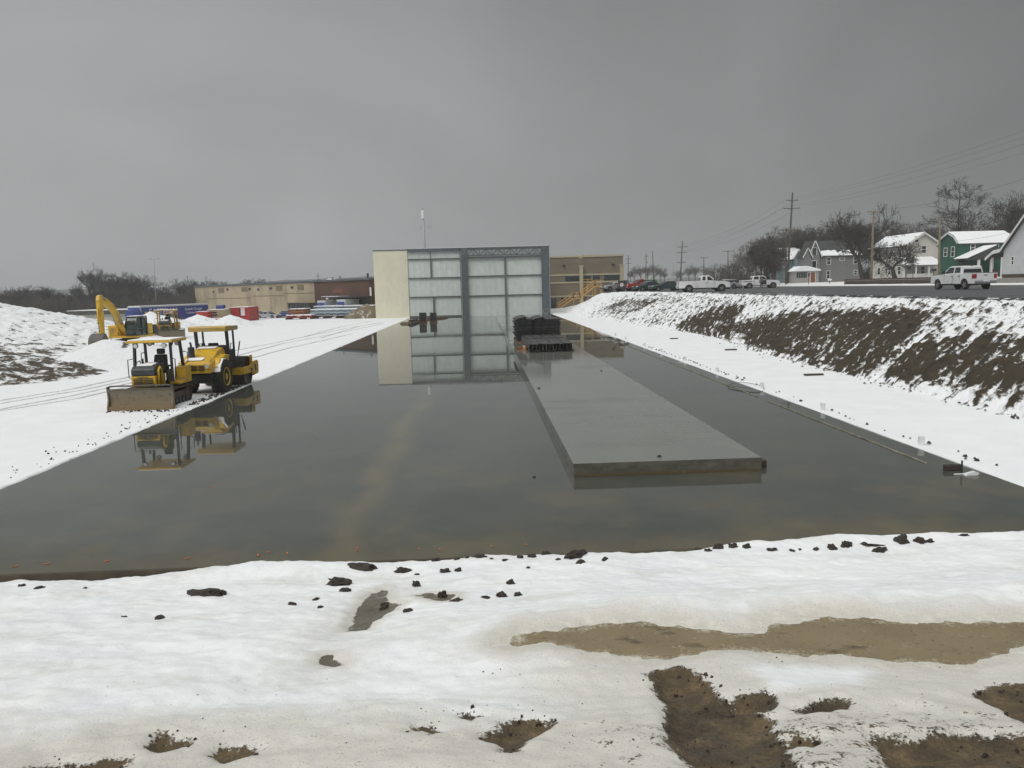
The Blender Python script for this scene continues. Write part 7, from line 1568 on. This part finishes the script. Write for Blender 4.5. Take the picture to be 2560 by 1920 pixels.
# small orange survey marks near the front lip
marks = [(38,1417),(118,1411),(268,1404),(470,1397),(645,1390),(718,1385),(893,1378),(893,1372),(1047,1374),(1100,1375),(1229,1367),(1315,1363),(672,1382)]
for i, (x, y) in enumerate(marks):
    p = U(x, y); g = MB(); L_ = .10 if i < 6 else .05; g.box((0, 0, .012), (.022, L_, .008), rz=-.9 if i < 4 else .4)
    tag(g.build('survey_mark', M['orange_tape'], None, (p.x, p.y, .004)), 'small orange paint fleck on the slab near its front edge', 'paint mark', 'orange marks along the front of the slab')
for i, (x, y) in enumerate(((685,1090),(791,1098),(1040,1090),(1126,1084),(528,1219))):
    p = U(x, y); g = MB(); g.box((0, 0, .012), (.05, .03, .008), rz=i); tag(g.build('survey_mark', M['orange_tape'], None, (p.x, p.y, .004)), 'tiny orange fleck out on the flooded slab', 'paint mark', 'orange flecks on the slab')
# ------------------------------------------------------------------ clods of earth on the snow
def clod_mesh(seed):
    import bmesh
    bm = bmesh.new(); bmesh.ops.create_icosphere(bm, subdivisions=3, radius=1)
    for v in bm.verts:
        c = v.co; n_ = float(fbm(np.array(c.x*1.1+seed*3.1+c.z), np.array(c.y*1.1+c.z*.7), 4, seed, .6)); m2 = float(pn(np.array(c.x*4+c.z*3), np.array(c.y*4+seed), seed+5)); v.co = c*(1+.62*n_+.30*m2)
    me = bpy.data.meshes.new('clod'); bm.to_mesh(me); bm.free(); me.materials.append(M['dirt']); return me
CM = [clod_mesh(s) for s in range(6)]
def on_ground(px, py):
    d = ray(px, py); o = Vector((0, 0, CAM_H)); t = 3.
    while t < 60:
        p = o+d*t
        if p.z < zg_fast(p.x, p.y): return p
        t += .04
    return p
_ix = lambda a, v: int(np.clip(np.searchsorted(a, v), 1, len(a)-1))
def zg_fast(x, y): return float(GZ[_ix(gy, y), _ix(gx, x)])
big = [(512,1490,.42,.16,.10,-.15,'large dark clod on the left snow bank'), (555,1487,.12,.09,.07,0,'small dark lump right beside the large left clod'), (850,1464,.30,.20,.11,.2,'lumpy dark clod nearest the melted rut'), (862,1480,.13,.14,.06,0,'brown earth lump below the lumpy clod by the rut'),
       (902,1422,.46,.13,.10,-.5,'long dark clod lying against the front of the slab'), (945,1402,.30,.07,.05,.15,'thin dark clod along the slab edge behind the long clod'), (998,1405,.17,.10,.08,0,'jagged dark clod on the snow at the slab edge'), (1074,1397,.24,.10,.10,-.5,'slanting dark clod at the middle of the slab edge'), (1010,1431,.22,.10,.075,0,'flat dark clod on the snow before the jagged clod'),
       (1440,1393,.30,.12,.11,.5,'large clod on the ridge in front of the platform'), (1365,1388,.12,.10,.07,0,'dark clod left of the ridge clod'), (1716,1368,.13,.10,.07,.3,'dark clod at the slab edge right of the ridge clod'), (2254,1358,.20,.16,.13,0,'biggest dark clod on the right of the slab edge'), (2299,1357,.16,.12,.10,0,'rounded clod right of the biggest right hand clod'), (2117,1367,.15,.11,.09,0,'rounded dark clod left of the biggest right hand clod'), (2200,1380,.20,.09,.08,.3,'low clod below the biggest right hand clod'),
       (1797,1371,.14,.11,.08,0,'left of three rounded clods at the slab edge'), (1832,1369,.13,.10,.08,0,'middle of three rounded clods at the slab edge'), (1867,1369,.11,.09,.06,0,'right of three rounded clods at the slab edge'), (1583,1378,.17,.06,.04,.1,'flat clod on the right snow bank'), (730,1515,.10,.06,.05,0,'small clod on the snow left of the rut'), (790,1500,.05,.10,.03,-.6,'thin crooked strip of clods left of the rut'), (801,1520,.06,.08,.03,0,'lowest bit of the thin strip of clods'), (1041,1466,.10,.09,.09,0,'round dark clod right of the rut'), (1107,1493,.10,.09,.08,0,'round clod sitting in the small melt puddle'), (2410,1340,.16,.05,.04,0,'flat clod at the slab edge far right'), (2190,1365,.3,.05,.03,.1,'thin streak of clods left of the biggest right clod')]
for i, (x, y, rx, ry, rz_, rot, lab) in enumerate(big):
    p = on_ground(x, y); o = bpy.data.objects.new('clod', CM[i % 6]); COL.objects.link(o); o.location = (p.x, p.y, p.z+rz_*.25); o.scale = (rx*.62, ry*.62, rz_*.8); o.rotation_euler = (0, .2*math.sin(i), rot); tag(o, lab, 'dirt clod', 'dirt clods on the snow bank')
RS = random.Random(9)
small = [(55,1467),(97,1472),(212,1472),(950,1395),(1090,1402),(1142,1400),(1168,1396),(1200,1393),(1228,1398),(1262,1401),(1042,1437),(1112,1430),(1146,1428),(1214,1497),(1255,1493),(1296,1490),(1275,1460),(1300,1394),(1330,1392),(1396,1400),(1320,1421),(1402,1378),(1450,1380),(1490,1366),(1530,1366),(1625,1362),(1640,1372),(1512,1400),(1452,1408),(1930,1376),(1980,1379),(2000,1376),(2040,1375),(2080,1371),(2160,1362),(1770,1378),(2325,1355),(1745,1376),(1140,1505),(960,1522),(962,1514),(1020,1530),(310,1545),(400,1548)]
for i, (x, y) in enumerate(small):
    p = on_ground(x, y); s = RS.uniform(.03, .075); o = bpy.data.objects.new('clod', CM[i % 6]); COL.objects.link(o); o.location = (p.x, p.y, p.z+s*.15); o.scale = (s*RS.uniform(.9, 1.7), s*RS.uniform(.7, 1.1), s*RS.uniform(.5, .8)); o.rotation_euler = (0, 0, RS.uniform(0, 6)); tag(o, 'little dark dirt clod scattered along the front snow bank', 'dirt clod', 'little dirt clods on the front snow bank')
# crumbs too many to count
def crumbs(name, label, spots, mt='dirt'):
    V = []; F = []
    for x, y, z, s in spots:
        b = len(V); a = RS.uniform(0, 6)
        q = [(-1, -.7), (.8, -.8), (1, .6), (-.6, .9)]
        V += [(x+s*(u*math.cos(a)-v*math.sin(a)), y+s*(u*math.sin(a)+v*math.cos(a)), z-.01) for u, v in q]+[(x+s*.5*(u*math.cos(a)-v*math.sin(a)), y+s*.5*(u*math.sin(a)+v*math.cos(a)), z+s*RS.uniform(.5, 1)) for u, v in q]
        F += [(b+4, b+5, b+6, b+7), (b, b+1, b+5, b+4), (b+1, b+2, b+6, b+5), (b+2, b+3, b+7, b+6), (b+3, b, b+4, b+7)]
    g = MB(); g.add(V, F); o = g.build(name, M[mt]); tag(o, label, 'dirt crumbs', kind='stuff')
sp = []
for i in range(150):
    y = RS.uniform(33.6, 40); x = -12.25-abs(RS.gauss(0, .28))-.05; sp.append((x, y, .05, RS.uniform(.02, .07)))
for i in range(70): y = RS.uniform(19, 33); x = -12.4-abs(RS.gauss(0, .5)); sp.append((x, y, .05, RS.uniform(.015, .04)))
for i in range(80): y = RS.uniform(18, 60); x = 12.2+abs(RS.gauss(0, .15)); sp.append((x, y, .06, RS.uniform(.02, .06)))
for i in range(40): x = RS.uniform(-15.5, -13); y = 32.4-abs(RS.gauss(0, .3)); sp.append((x, y, .05, RS.uniform(.02, .06)))
for i in range(70): y = RS.uniform(20, 70); x = float(toe(y))-abs(RS.gauss(0, .35)); sp.append((x, y, .07, RS.uniform(.02, .07)))
for i in range(110):
    y = RS.uniform(5.0, 7.0); x = RS.uniform(-3.5, 4.2); sp.append((x, y, zg_fast(x, y), RS.uniform(.004, .012)))
msp = []
for P in MUDW:
    xs = [p[0] for p in P]; ys = [p[1] for p in P]; A = (max(xs)-min(xs))*(max(ys)-min(ys)); n = int(8+A*70)
    for i in range(n):
        x = RS.uniform(min(xs)-.06, max(xs)+.06); y = RS.uniform(min(ys)-.06, max(ys)+.06)
        if float(sdpoly(P, np.array([x]), np.array([y]))[0]) < .06: msp.append((x, y, zg_fast(x, y), min(.024, .004+RS.expovariate(150))))
crumbs('mud_crumbs', 'small wet clods and stones in the bare mud', msp, 'dirt')
crumbs('dirt_crumbs', 'scattered dark crumbs of earth on the snow', sp)
# planks lying in the snow on the right strip
for xa, xb, y, lab in ((1675, 1697, 847, 'farthest dark plank on the right snow strip'), (1813, 1845, 875, 'middle dark plank on the right snow strip'), (2011, 2063, 938, 'nearest dark plank below the embankment')):
    a = U(xa, y, .06); b = U(xb, y, .06); g = MB(); g.b2((0, -.10, 0), (b.x-a.x, .12, .07)); tag(g.build('plank', M['stone_dk'], None, (a.x, a.y, .05), 0, bevel=.008), lab, 'plank', 'planks on the snow strip')
# ------------------------------------------------------------------ thin winter haze over the whole place
g = MB(); g.b2((-1600, -60, -8), (1600, 1620, 48)); hz = g.build('haze', []); hz['kind'] = 'stuff'; hz['label'] = 'thin grey winter haze in the air'
m = bpy.data.materials.new('haze_air'); m.use_nodes = True; N = m.node_tree.nodes; N.clear()
o = N.new('ShaderNodeOutputMaterial'); v = N.new('ShaderNodeVolumePrincipled'); v.inputs['Color'].default_value = (.93, .95, .97, 1); v.inputs['Density'].default_value = .0007; v.inputs['Anisotropy'].default_value = .2
m.node_tree.links.new(v.outputs[0], o.inputs['Volume']); hz.data.materials.append(m)
